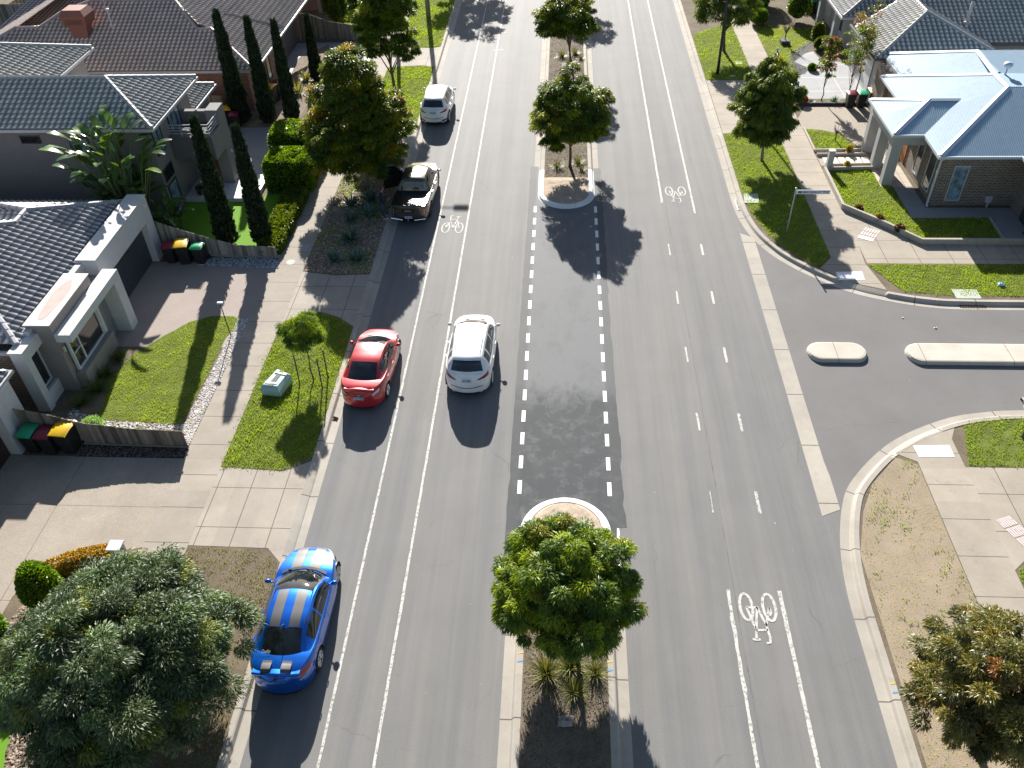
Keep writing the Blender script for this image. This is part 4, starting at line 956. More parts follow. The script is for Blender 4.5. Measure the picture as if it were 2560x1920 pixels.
# ------------------------------------------------------------------ fences and low walls
def planks(name, c):
    t = NT(name); at = t.n('ShaderNodeAttribute', attribute_name='tint'); n = t.noise(t.pos((9, 9, 1.5)), 2.0, 5, .75)
    v = t.mix(t.ramp(n, .3, .7), tuple(x * .65 for x in c), tuple(x * 1.3 for x in c)); t.col(t.mix(1.0, v, at.outputs['Color'], 'MULTIPLY')); t.b.inputs['Roughness'].default_value = .92; return t.m
M_pk1, M_pk2 = planks('brown_palings', (.25, .21, .165)), planks('grey_palings', (.28, .26, .225))
M_pale = plain('weathered_timber', (.215, .185, .15), .9, vary=.35, vs=6); M_pale2 = plain('grey_timber', (.25, .235, .21), .9, vary=.3, vs=6)
def paling(name, label, P, hts, mat, cap=False, bw=.13):
    """board fence along polyline P with heights, individual palings joined in one panel mesh plus posts and rails"""
    root = thing(name, label, 'fence', (*P[0], G0)); P = np.array(P, float)
    s_ = np.concatenate([[0], np.cumsum(np.linalg.norm(np.diff(P, axis=0), axis=1))]); n = int(s_[-1] / bw); m = MB(); r_ = np.random.default_rng(n)
    for i in range(n):
        u0, u1 = i * bw, (i + 1.01) * bw; um = (u0 + u1) / 2; hh = np.interp(um, s_, hts) + r_.normal() * .008
        a = np.array([np.interp(u0, s_, P[:, 0]), np.interp(u0, s_, P[:, 1])]); b_ = np.array([np.interp(u1, s_, P[:, 0]), np.interp(u1, s_, P[:, 1])])
        d = (b_ - a) / (np.linalg.norm(b_ - a) + 1e-9); nn = np.array([-d[1], d[0]]) * (.010 + .005 * (i % 2))
        m.add([(*(a - nn), G0), (*(b_ - nn), G0), (*(b_ + nn), G0), (*(a + nn), G0), (*(a - nn), G0 + hh), (*(b_ - nn), G0 + hh), (*(b_ + nn), G0 + hh), (*(a + nn), G0 + hh)],
              [(0, 1, 5, 4), (1, 2, 6, 5), (2, 3, 7, 6), (3, 0, 4, 7), (4, 5, 6, 7)])
    o_ = m.build('palings', M_pk1 if mat is M_pale else M_pk2, root); set_tint(o_, np.repeat(r_.choice([.55, .75, .95, 1.1, 1.35], n)[:, None] * np.ones((1, 3)), 8, 0))
    m = MB(); d = unit((P[-1] - P[0])[None])[0]; nn = np.array([-d[1], d[0]]) * .05
    for u in np.arange(0, s_[-1] + .1, 2.3):
        x, y = np.interp(u, s_, P[:, 0]), np.interp(u, s_, P[:, 1]); hh = np.interp(u, s_, hts)
        px, py = x + nn[0] * 1.3, y + nn[1] * 1.3; m.box(px - .045, px + .045, py - .045, py + .045, G0, G0 + hh - .05)
    m.build('post', mat, root)
    m = MB(); Q = offset_path(P, .035)
    for k in (.25, .75): m.tube([(q[0], q[1], G0 + hh * k) for q, hh in zip(Q, hts)], .03, 4)
    m.build('rail', mat, root)
    if cap:
        m = MB(); Q = offset_path(P, -.03); m.tube([(q[0], q[1], G0 + .08) for q in Q], .05, 4); m.build('kick_board', mat, root)
    return root
paling('paling_fence', 'brown paling fence curving down behind the green, maroon and yellow bins', [(-19.9, 21.45), (-18.6, 21.3), (-17.2, 21.22), (-15.5, 21.18), (-13.5, 21.14)], [1.62, 1.5, 1.12, .92, .86], M_pale, True)
paling('paling_fence', 'grey paling fence sloping down from the garage corner to the ivy hedge', [(-19.25, 34.3), (-17.2, 34.0), (-15.4, 33.9), (-13.4, 33.85)], [1.75, 1.2, .72, .62], M_pale2, True, .12)
paling('paling_fence', 'tall paling fence sweeping lower towards the street below the top left brick house', [(-19.8, 63.9), (-18.6, 63.8), (-17.2, 63.6), (-15.0, 63.4), (-13.6, 63.4)], [1.9, 1.75, 1.3, 1.05, 1.0], M_pale)
paling('paling_fence', 'long grey paling fence behind the brown roof at the top left corner', [(-60, 66.6), (-38.6, 66.6)], [1.9, 1.9], M_pale2)
paling('paling_fence', 'side paling fence running away at the top left corner', [(-43, 66.8), (-41.5, 90)], [1.9, 1.9], M_pale2)
paling('paling_fence', 'short side fence between the brick house and the slate roofed garage', [(-30, 49.2), (-20.6, 49.2)], [1.8, 1.7], M_pale)
M_edge = plain('edging_concrete', (.40, .36, .31), .9, vary=.12)
def edging(name, label, P, z, w, mat=M_edge, cat='garden edging', group=None):
    P = np.array(P, float); L, R_ = offset_path(P, w / 2), offset_path(P, -w / 2); n = len(P)
    V = [(*p, G0) for p in R_] + [(*p, z) for p in R_] + [(*p, z) for p in L] + [(*p, G0) for p in L]
    F = [(k * n + i, k * n + i + 1, (k + 1) * n + i + 1, (k + 1) * n + i) for k in range(3) for i in range(n - 1)] + [(0, n, 2 * n, 3 * n), (n - 1, 4 * n - 1, 3 * n - 1, 2 * n - 1)]
    return tag(mesh_obj(name, V, F, mat), label, cat, group)
edging('retaining_wall', 'low concrete garden wall wrapping the corner lawn beside the footpath', [(14.2, 42.6), (14.2, 38.62), (15.66, 37.07), (17.08, 35.33), (30, 35.28)], .40, .13, cat='garden wall')
edging('garden_edging', 'narrow concrete edging of the small triangular lawn by the driveway', [(14.2, 47.9), (14.2, 44.95)], .24, .1)
edging('garden_edging', 'upper timber sleeper edge of the bed above the stepping-slab path', [(14.2, 44.9), (16.75, 44.95)], .3, .09)
edging('garden_edging', 'lower timber sleeper edge of the bed above the stepping-slab path', [(14.2, 44.45), (16.9, 44.5)], .27, .09)
edging('garden_edging', 'sleeper edge directly below the stepping-slab path', [(14.6, 43.2), (16.9, 43.3)], .27, .09)
edging('garden_edging', 'sleeper edge between the letterbox and the front porch post', [(14.5, 42.75), (16.8, 42.85)], .30, .09)
edging('garden_edging', 'dark edging under the bins at the top of the beige driveway', [(14.6, 51.25), (15.6, 51.3), (17.5, 51.25), (19.0, 51.3)], .26, .1, M_door)
edging('garden_edging', 'concrete edge joining the wall to the dark apron near the right border', [(21.0, 35.5), (21.1, 37.7)], .2, .1)
for i in range(6):
    x0 = 14.45 + i * .42
    o = MB().box(x0, x0 + .34, 43.5, 44.2, G0, .15).build('stepping_slab', plain('cream_slab', (.68, .62, .52), .8, vary=.06)); tag(o, 'one of six cream slabs of the short path to the porch posts', 'paving slab', 'cream stepping slabs')
sheet('path_gravel', [(14.2, 43.25), (16.9, 43.3), (16.9, 44.45), (14.2, 44.4)], .118, M_aggr)
# ------------------------------------------------------------------ cars
M_glass = glassmat('tinted_glass'); M_black = plain('black_trim', (.012, .012, .013), .5, vary=0)
M_tyre = plain('tyre_rubber', (.018, .018, .018), .85, vary=.2); M_alloy = plain('alloy', (.55, .55, .56), .3, metal=.7, vary=0)
M_red = plain('red_lamp', (.30, .012, .015), .15, coat=.8, vary=0); M_clear = plain('clear_lamp', (.60, .60, .62), .1, coat=1.0, vary=0)
M_plate = plain('number_plate', (.55, .62, .70), .5, vary=0); M_plate_ink = plain('plate_ink', (.04, .10, .30), .6, vary=0)
M_chrome = plain('chrome', (.75, .75, .76), .12, metal=1.0, vary=0); M_seat = plain('interior', (.05, .048, .045), .8)
def smooth_interp(x, xp, fp):
    """monotone-ish cubic through control points"""
    xp = np.array(xp, float); fp = np.array(fp, float); m = np.gradient(fp, xp)
    i = int(np.clip(np.searchsorted(xp, x) - 1, 0, len(xp) - 2)); h = xp[i + 1] - xp[i]; t = np.clip((x - xp[i]) / h, 0, 1)
    d = (fp[i + 1] - fp[i]) / h; m0 = np.clip(m[i], -3 * abs(d), 3 * abs(d)); m1 = np.clip(m[i + 1], -3 * abs(d), 3 * abs(d))
    return float((2 * t ** 3 - 3 * t ** 2 + 1) * fp[i] + (t ** 3 - 2 * t ** 2 + t) * h * m0 + (-2 * t ** 3 + 3 * t ** 2) * fp[i + 1] + (t ** 3 - t ** 2) * h * m1)

class Car:
    def __init__(s, name, label, cat, paint, L, W, wb, rear_oh, zs, deck, cab, wr, nf=3.2, nr=6.5, rw=.33, shape=None, rimmat=None, spokes=5, roofmat=None, belt=None, spread=.80, crown=.05):
        s.L, s.W, s.zs, s.deck, s.cab, s.wr_, s.paint, s.rw, s.nf, s.nr = L, W, zs, deck, cab, wr, paint, rw, nf, nr
        s.ya = -L / 2 + rear_oh; s.yf = s.ya + wb
        s.root = thing(name, label, cat)
        s.crown = crown
        s.shape = shape or [(0, .93, .985), (.12, .985, 1.0), (.45, 1.0, .997), (.78, .985, .985), (.93, .965, .970), (1.0, .925, .950)]
        s.shell(); s.decks(); s.cabin(roofmat); s.wheels(rimmat or M_alloy, spokes)
        MB().box(-W * .36, W * .36, -L * .44, L * .42, zs + .02, .62).build('underbody', M_black, s.root)
    def halfw(s, y):
        u = min(1, abs(2 * y / s.L)); n = s.nf if y > 0 else s.nr
        return s.W / 2 * max(0, 1 - u ** n) ** (1 / 2.3)
    def zdeck(s, y): return smooth_interp(y, [p[0] for p in s.deck], [p[1] for p in s.deck])
    def sh(s, f):
        xs = [q[0] for q in s.shape]
        return np.interp(f, xs, [q[1] for q in s.shape]), np.interp(f, xs, [q[2] for q in s.shape])
    def P(s, y, f, side, off=0.0):
        a, b = s.sh(f); w = s.halfw(y) * a; z = s.zs + (s.zdeck(y) - s.zs) * f
        return np.array([side * (w + off), y * b, z])
    def yring(s):
        a = np.concatenate([np.linspace(-90, -60, 14), np.linspace(-60, 60, 96)[1:-1], np.linspace(60, 90, 14)])
        return s.L / 2 * np.sin(np.radians(a))
    def shell(s):
        Y = s.yring(); Fs = np.concatenate([np.linspace(0, .9, 17), [.94, .97, 1.0]]); mb = MB(); R_ = s.rw + .055
        for side in (-1, 1):
            G = [[s.P(y, f, side) for f in Fs] for y in Y]
            rm = np.zeros((len(Y), len(Fs)), bool)
            for wy in (s.ya, s.yf):
                for i in range(len(Y)):
                    for j in range(len(Fs)):
                        p = G[i][j]; d = math.hypot(p[1] - wy, p[2] - s.rw)
                        if d < R_ + .035 and abs(p[0]) > s.W * .38 and p[2] < s.rw + R_ * 1.0 + .04:
                            if d > R_ - .035:
                                k = R_ / max(d, 1e-4); p[1] = wy + (p[1] - wy) * k; p[2] = s.rw + (p[2] - s.rw) * k
                            else: rm[i, j] = True
            def keep(i, j): return not (rm[i, j] or rm[i + 1, j] or rm[i, j + 1] or rm[i + 1, j + 1])
            m2 = MB(); m2.grid(G, keep)
            if side < 0: m2.f = [f[::-1] for f in m2.f]
            mb.add(m2.v, m2.f)
        s.body = mb
        # dark wheel housings
        ar = MB()
        for wy in (s.ya, s.yf):
            for side in (-1, 1):
                t = np.linspace(-.3, math.pi + .3, 16); x0, x1 = side * s.W * .30, side * s.halfw(wy) * .985
                ar.grid([[(x0, wy + R_ * math.cos(a), s.rw + R_ * math.sin(a)), (x1, wy + R_ * math.cos(a), s.rw + R_ * math.sin(a))] for a in t])
        ar.build('wheel_housing', M_black, s.root)
    def decks(s):
        Y = s.yring(); k = s.sh(1.0); T = np.linspace(-1, 1, 17)
        G = [[(s.halfw(y) * k[0] * t, y * k[1], s.zdeck(y) + s.crown * (1 - abs(t) ** 2.2) * min(1, s.halfw(y) * 2 / s.W)) for t in T] for y in Y]
        m = MB(); m.grid(G); m.f = [f[::-1] for f in m.f]; s.body.add(m.v, m.f)
        s.body_o = s.body.build('body', s.paint, s.root, smooth=True)
    def zdk(s, x, y):
        k = s.sh(1.0); yy = y / k[1]; w = max(.05, s.halfw(yy) * k[0])
        return s.zdeck(yy) + s.crown * (1 - min(1, abs(x / w)) ** 2.2)
    def cabpt(s, u, t, off=0.0):
        """roof blanket; u along from windscreen base 0 to rear-glass base 1, t across"""
        xs = [c[0] for c in s.cab]
        y, z, w, bow, drop = [smooth_interp(u, xs, [c[k] for c in s.cab]) for k in (1, 2, 3, 4, 5)]
        return np.array([w * t, y + bow * t * t, z - drop * abs(t) ** 2.4 + off])
    def sidept(s, u, v, side, off=0.0):
        r = s.cabpt(u, side); yb = r[1]; k = s.sh(1.0)
        w = s.halfw(yb / k[1]) * k[0] * .995; zb = s.zdeck(yb / k[1]) - .01
        b = np.array([side * max(abs(r[0]), w), yb, min(zb, r[2])])
        q = r * (1 - v) + b * v; q[0] += side * (.035 * math.sin(math.pi * min(1, v)) * min(1, (r[2] - b[2]) / .3) + off)
        return q
    def cabin(s, roofmat):
        c = s.cab; u_ws, u_rr = s.wr_['screen'], s.wr_['rear']   # u ranges of the screens
        U = sorted(set(np.round(np.concatenate([np.linspace(0, 1, 41), u_ws, u_rr, s.wr_['door']]), 4)))
        T = sorted(set(np.round(np.concatenate([np.linspace(-1, 1, 17), [-s.wr_['tw'], s.wr_['tw'], -s.wr_['tr'], s.wr_['tr']]]), 4)))
        def region(um, tm):
            if u_ws[0] <= um <= u_ws[1] and abs(tm) < s.wr_['tw']: return 1
            if u_rr[0] <= um <= u_rr[1] and abs(tm) < s.wr_['tr']: return 2
            return 0
        G = [[s.cabpt(u, t) for t in T] for u in U]
        for code, nm, mat in ((0, 'roof', s.paint), (1, 'windscreen', M_glass), (2, 'rear_window', M_glass)):
            m = MB(); m.grid(G, lambda i, j: region((U[i] + U[i + 1]) / 2, (T[j] + T[j + 1]) / 2) == code)
            m.build(nm, mat, s.root, smooth=True)
        Vv = [0, .07, .14, .3, .5, .7, .85, .93, 1.0]; dr = s.wr_['door']
        pil = MB(); wins = []
        for side in (-1, 1):
            G = [[s.sidept(u, v, side) for v in Vv] for u in U]
            def win(i, j):
                u = (U[i] + U[i + 1]) / 2; v = (Vv[j] + Vv[j + 1]) / 2
                h = s.cabpt(u, 1)[2] - s.sidept(u, 1, 1)[2]
                if not (.14 < v < .93) or h < .10: return 0
                for k in range(0, len(dr), 2):
                    if dr[k] < u < dr[k + 1]: return k // 2 + 1
                return 0
            a = MB(); a.grid(G, lambda i, j: win(i, j) == 0)
            if side > 0: a.f = [f[::-1] for f in a.f]
            pil.add(a.v, a.f)
            for k in range(len(dr) // 2):
                a = MB(); a.grid(G, lambda i, j: win(i, j) == k + 1)
                if side > 0: a.f = [f[::-1] for f in a.f]
                if a.f: a.build('side_window', M_glass, s.root, smooth=True)
        pil.build('pillars', s.paint, s.root, smooth=True)
    def wheels(s, rim, spokes):
        for wy in (s.ya, s.yf):
            for side in (-1, 1):
                xo = side * (s.halfw(wy) - .015); w = .215; r = s.rw
                x0 = xo - side * w
                t = MB(); a, c = sorted((x0, xo))
                t.lathe([(r * .66, a), (r * .93, a), (r, a + .03), (r, c - .03), (r * .93, c), (r * .68, c)], (0, wy, r), 'x', 28)
                tt = t.build('wheel', M_tyre, s.root, smooth=False)
                m = MB(); d = side * .004
                m.lathe([(r * .68, min(xo - side * .03, xo - side * .02)), (r * .68, max(xo - side * .03, xo - side * .02))], (0, wy, r), 'x', 24)
                o1 = m.build('rim', M_black, tt)
                m = MB()
                for k in range(spokes):
                    for dd in (-.13, .13):
                        an = 2 * math.pi * k / spokes + .3
                        p0 = (xo - side * .004, wy + r * .12 * math.cos(an), r + r * .12 * math.sin(an)); p1 = (xo, wy + r * .66 * math.cos(an + dd), r + r * .66 * math.sin(an + dd))
                        m.tube([p0, p1], [.024, .022], 4)
                t2 = np.linspace(0, 2 * math.pi, 25)
                m.tube([(xo, wy + r * .66 * math.cos(q), r + r * .66 * math.sin(q)) for q in t2], .018, 5, cap=False)
                m.lathe([(.05, xo - .012), (.05, xo + .006)], (0, wy, r), 'x', 10)
                m.build('spokes', rim, tt)
    def patch(s, name, y0, y1, f0, f1, side, mat, off=.008, ny=8, nf=4, trim=None, parent=None):
        G = []
        for y in np.linspace(y0, y1, ny):
            row = []
            for f in np.linspace(f0, f1, nf):
                p = s.P(y, f, side); c = np.array([0, y * .6, p[2]]); d = unit((p - c)[None])[0]; row.append(p + d * off)
            G.append(row)
        m = MB(); m.grid(G)
        if side < 0: m.f = [f[::-1] for f in m.f]
        return m.build(name, mat, parent or s.root, smooth=True)
    def rearpt(s, x, f):
        """point of the tail at lateral x"""
        a, b = s.sh(f); lo, hi = -s.L / 2, -s.L / 4
        for _ in range(30):
            m = (lo + hi) / 2
            if s.halfw(m) * a < abs(x): lo = m
            else: hi = m
        y = (lo + hi) / 2; return np.array([x, y * b, s.zs + (s.zdeck(y) - s.zs) * f])
    def rear_patch(s, name, x0, x1, f0, f1, mat, off=.01, f0b=None, f1b=None, n=7, thick=True):
        G = []
        for k, x in enumerate(np.linspace(x0, x1, n)):
            t = k / (n - 1); a = f0 + ((f0b if f0b is not None else f0) - f0) * t; b_ = f1 + ((f1b if f1b is not None else f1) - f1) * t
            G.append([s.rearpt(x, f) + np.array([0, -off, 0]) for f in np.linspace(a, b_, 4)])
        m = MB(); m.grid(G)
        return m.build(name, mat, s.root, smooth=True)
    def plate(s, text, z, w=.37, h=.125, y=None):
        f = (z - s.zs) / (s.zdeck(-s.L / 2) - s.zs); p = s.rearpt(0.02, f); yy = p[1] - .02 if y is None else y
        o = MB().box(-w / 2, w / 2, yy - .012, yy, z - h / 2, z + h / 2).build('number_plate', M_plate, s.root)
        text_mesh(text, .12, M_plate_ink, 'plate_lettering', o, (0, yy - .014, z), (math.pi / 2, 0, 0), .002, width=w * .86)
    def mirrors(s, y, z, x, mat, out=.2):
        for side in (-1, 1):
            m = MB(); V = []
            G = []
            for a in np.linspace(-math.pi / 2, math.pi / 2, 7):
                G.append([(side * (x + out * .55 + out * .5 * math.sin(a)), y + .075 * math.cos(a) * math.cos(b_), z + .065 * math.cos(a) * math.sin(b_) * (1.1)) for b_ in np.linspace(0, 2 * math.pi, 11)])
            m.grid(G); m.tube([(side * (x - .05), y, z - .06), (side * (x + out * .3), y, z - .02)], .022, 6)
            m.build('door_mirror', mat, s.root, smooth=True)
    def handles(s, ys, mat, f=.86):
        for side in (-1, 1):
            for y in ys:
                p = s.P(y, f, side, .02); MB().tube([(p[0], p[1] - .09, p[2]), (p[0] + side * .012, p[1], p[2]), (p[0], p[1] + .09, p[2])], .014, 6).build('door_handle', mat, s.root)
    def seams(s, ys, mat=M_black):
        for side in (-1, 1):
            for y in ys:
                m = MB(); w = .006
                G = [[s.P(y + d, f, side, .002) for f in np.linspace(.14, .99, 14)] for d in (-w, w)]
                m.grid(G); m.build('door_seam', mat, s.root)
    def headlights(s, y0, y1, f0, f1, mat):
        for side in (-1, 1): s.patch('headlight', y0, y1, f0, f1, side, mat, off=.01, ny=9)
    def place(s, x, y, rz=0.0):
        s.root.location = (x, y, 0.0); s.root.rotation_euler[2] = rz

def carpaint(name, c, flake=.0, rough=.28, metal=.0):
    t = NT(name); t.b.inputs['Roughness'].default_value = rough; t.b.inputs['Metallic'].default_value = metal
    t.b.inputs['Coat Weight'].default_value = 1.0; t.b.inputs['Coat Roughness'].default_value = .03
    n = t.noise(t.pos(obj=True), 3.0, 4, .6); t.col(t.mix(t.ramp(n, .3, .7), tuple(x * .95 for x in c), tuple(min(1, x * 1.05) for x in c)))
    return t.m
P_white = carpaint('white_paint', (.80, .81, .82)); P_red = carpaint('red_paint', (.46, .018, .028), metal=.25, rough=.34)
P_blue = carpaint('blue_paint', (.001, .125, .60), metal=.72, rough=.3); P_bronze = carpaint('bronze_paint', (.11, .095, .07), metal=.6, rough=.3)

# blue four-door sedan, bottom left
c = Car('parked_sedan', 'blue sedan with twin grey racing stripes parked at the left kerb', 'car', P_blue, 4.9, 1.9, 2.92, 1.07, .17,
        deck=[(-2.45, .86), (-2.38, 1.01), (-2.25, 1.055), (-1.9, 1.075), (-1.2, 1.02), (0, .95), (.9, .94), (1.25, .97), (1.8, .90), (2.2, .80), (2.36, .70), (2.45, .6)],
        cab=[(0, 1.22, 1.00, .70, -.20, .06), (.12, .82, 1.22, .665, -.16, .05), (.25, .42, 1.39, .62, -.10, .045), (.34, .05, 1.455, .60, -.04, .045), (.5, -.38, 1.47, .60, 0, .05), (.66, -.86, 1.44, .585, .03, .05), (.75, -1.12, 1.37, .575, .05, .055), (.88, -1.5, 1.23, .60, .08, .06), (1.0, -1.86, 1.085, .64, .10, .05)],
        wr=dict(screen=(.015, .30), rear=(.73, .985), tw=.93, tr=.90, door=(.10, .49, .515, .80)), rw=.345, spokes=7)
s = c
s.mirrors(.72, 1.05, .90, P_blue); s.handles([-.25, -1.15], P_blue); s.seams([.92, -.12, -1.05])
M_stripe = plain('grey_stripe', (.075, .075, .08), .5, coat=.1, vary=.06); M_pin = plain('pinstripe', (.05, .35, .75), .4, vary=0)
for x0 in (-.43, .13):
    for (kind) in ('hood', 'roof', 'boot'):
        m = MB(); G = []
        if kind == 'hood':
            for y in np.linspace(1.2, 2.2, 14): G.append([(x, y, s.zdk(x, y) + .009) for x in np.linspace(x0, x0 + .32, 5)])
        elif kind == 'roof':
            for u in np.linspace(.305, .722, 18):
                w = s.cabpt(u, 1)[0]; G.append([s.cabpt(u, x / w, .007) for x in np.linspace(x0, x0 + .30, 5)])
        else:
            for y in np.linspace(-1.93, -2.30, 12): G.append([(x, y, s.zdk(x, y) + .016 + (.05 if y < -2.0 else 0) * min(1, (-2.0 - y) / .2 if y < -2.0 else 0)) for x in np.linspace(x0 + .01, x0 + .28, 5)])
        m.grid(G); m.build('racing_stripe', M_stripe, s.root, smooth=True)
# boot lip spoiler
m = MB(); G = [[(t * .66, -2.30 - .05 * (1 - t * t) + dy, s.zdk(t * .66, -2.26) + dz) for t in np.linspace(-1, 1, 15)] for dy, dz in ((.34, .0), (.2, .022), (.05, .05), (0, .055), (-.01, .03), (.02, -.06))]
m.grid(G); m.build('boot_spoiler', P_blue, s.root, smooth=True)
for sd in (-1, 1):
    m = s.rear_patch('taillight', sd * .60, sd * .86, .74, .97, M_red, f0b=.70, f1b=.99, off=.012)
    s.rear_patch('reversing_lamp', sd * .62, sd * .80, .60, .66, plain('pale_blue_lens', (.25, .4, .6), .3, vary=0), off=.012)
s.rear_patch('bumper_valance', -.62, .62, .02, .16, M_black, off=.012)
text_mesh('COMMODORE', .09, M_chrome, 'boot_lettering', s.root, (0, s.rearpt(.02, .80)[1] - .012, .84), (math.radians(82), 0, 0), .004, width=.50)
m = MB(); m.lathe([(.045, 0), (.045, .012)], (0, 0, 0)); e = m.build('badge', M_black, s.root); e.location = (0, s.rearpt(.02, .88)[1] - .006, .93); e.rotation_euler = (math.pi / 2, 0, 0)
MB().tube([(-.02, -.98, 1.42), (-.02, -1.13, 1.57)], [.02, .008], 6).build('antenna', M_black, s.root)
text_mesh('Quality', .13, plain('white_sticker', (.7, .7, .7), .6, vary=0), 'window_sticker', s.root, (-.40, -1.69, 1.175), (math.radians(22), 0, 0), .001, width=.26, shear=.3)
MB().tube([(-.5, 1.18, 1.025), (.1, 1.03, 1.115)], .012, 5).tube([(.05, 1.22, 1.03), (.55, .98, 1.09)], .012, 5).build('wiper', M_black, s.root)
m = MB(); G = [[(x, y - .19 * (x / .7) ** 2 + (0 if k else .09), s.zdk(x, y) + .012) for x in np.linspace(-.68, .68, 13)] for k, y in ((0, 1.22), (1, 1.22))]
m.grid(G); m.build('cowl', M_black, s.root)
s.headlights(1.75, 2.28, .86, .99, M_clear)
MB().tube([(-.55, .25, 1.43), (-.57, -.95, 1.405)], .012, 5).tube([(.55, .25, 1.43), (.57, -.95, 1.405)], .012, 5).build('roof_ditch', M_black, s.root)
s.place(-7.62, 14.03)

# red four-door sedan
s = Car('parked_sedan', 'red sedan parked at the left kerb beside the small staked tree', 'car', P_red, 4.54, 1.78, 2.6, 1.02, .17,
        deck=[(-2.27, .85), (-2.21, .99), (-2.08, 1.04), (-1.8, 1.05), (-1.1, 1.0), (0, .94), (.75, .93), (1.15, .98), (1.7, .88), (2.05, .76), (2.19, .66), (2.27, .56)],
        cab=[(0, 1.25, 1.02, .66, -.18, .06), (.12, .85, 1.23, .63, -.14, .05), (.25, .45, 1.40, .60, -.09, .045), (.34, .08, 1.46, .575, -.04, .045), (.5, -.35, 1.47, .575, 0, .05), (.66, -.80, 1.44, .56, .03, .05), (.75, -1.05, 1.37, .555, .05, .055), (.88, -1.4, 1.22, .585, .08, .06), (1.0, -1.72, 1.065, .64, .10, .05)],
        wr=dict(screen=(.015, .30), rear=(.70, .975), tw=.93, tr=.92, door=(.10, .49, .515, .79)), rw=.315, spokes=10, nf=2.7)
s.mirrors(.68, 1.03, .85, P_red); s.handles([-.2, -1.05], P_red); s.seams([.85, -.1, -.98])
m = MB(); G = [[(t * .57, -2.14 - .05 * (1 - t * t) + dy, s.zdk(t * .57, -2.1) + dz) for t in np.linspace(-1, 1, 13)] for dy, dz in ((.2, .0), (.12, .03), (0, .045), (-.01, .02), (.02, -.05))]
m.grid(G); m.build('boot_spoiler', P_red, s.root, smooth=True)
for sd in (-1, 1):
    s.rear_patch('taillight', sd * .52, sd * .82, .70, .84, M_red, f0b=.74, f1b=1.0, off=.012)
    s.rear_patch('reversing_lamp', sd * .50, sd * .74, .70, .78, M_clear, f0b=.76, f1b=.90, off=.018)
s.rear_patch('bumper_valance', -.5, .5, .02, .12, M_black, off=.012)
s.plate('1SS 7BB', .70)
s.rear_patch('badge', -.05, .05, .92, .95, M_chrome, off=.02)
text_mesh('corolla', .07, M_chrome, 'boot_lettering', s.root, (.46, s.rearpt(.46, .9)[1] - .014, .92), (math.radians(82), 0, math.radians(6)), .003)
m = MB(); G = [[(x, y - .19 * (x / .7) ** 2 + (0 if k else .08), s.zdk(x, y) + .012) for x in np.linspace(-.62, .62, 13)] for k, y in ((0, 1.25), (1, 1.25))]
m.grid(G); m.build('cowl', M_black, s.root)
s.headlights(1.5, 2.12, .84, .99, M_clear)
s.place(-7.40, 25.55, math.radians(-3.2))

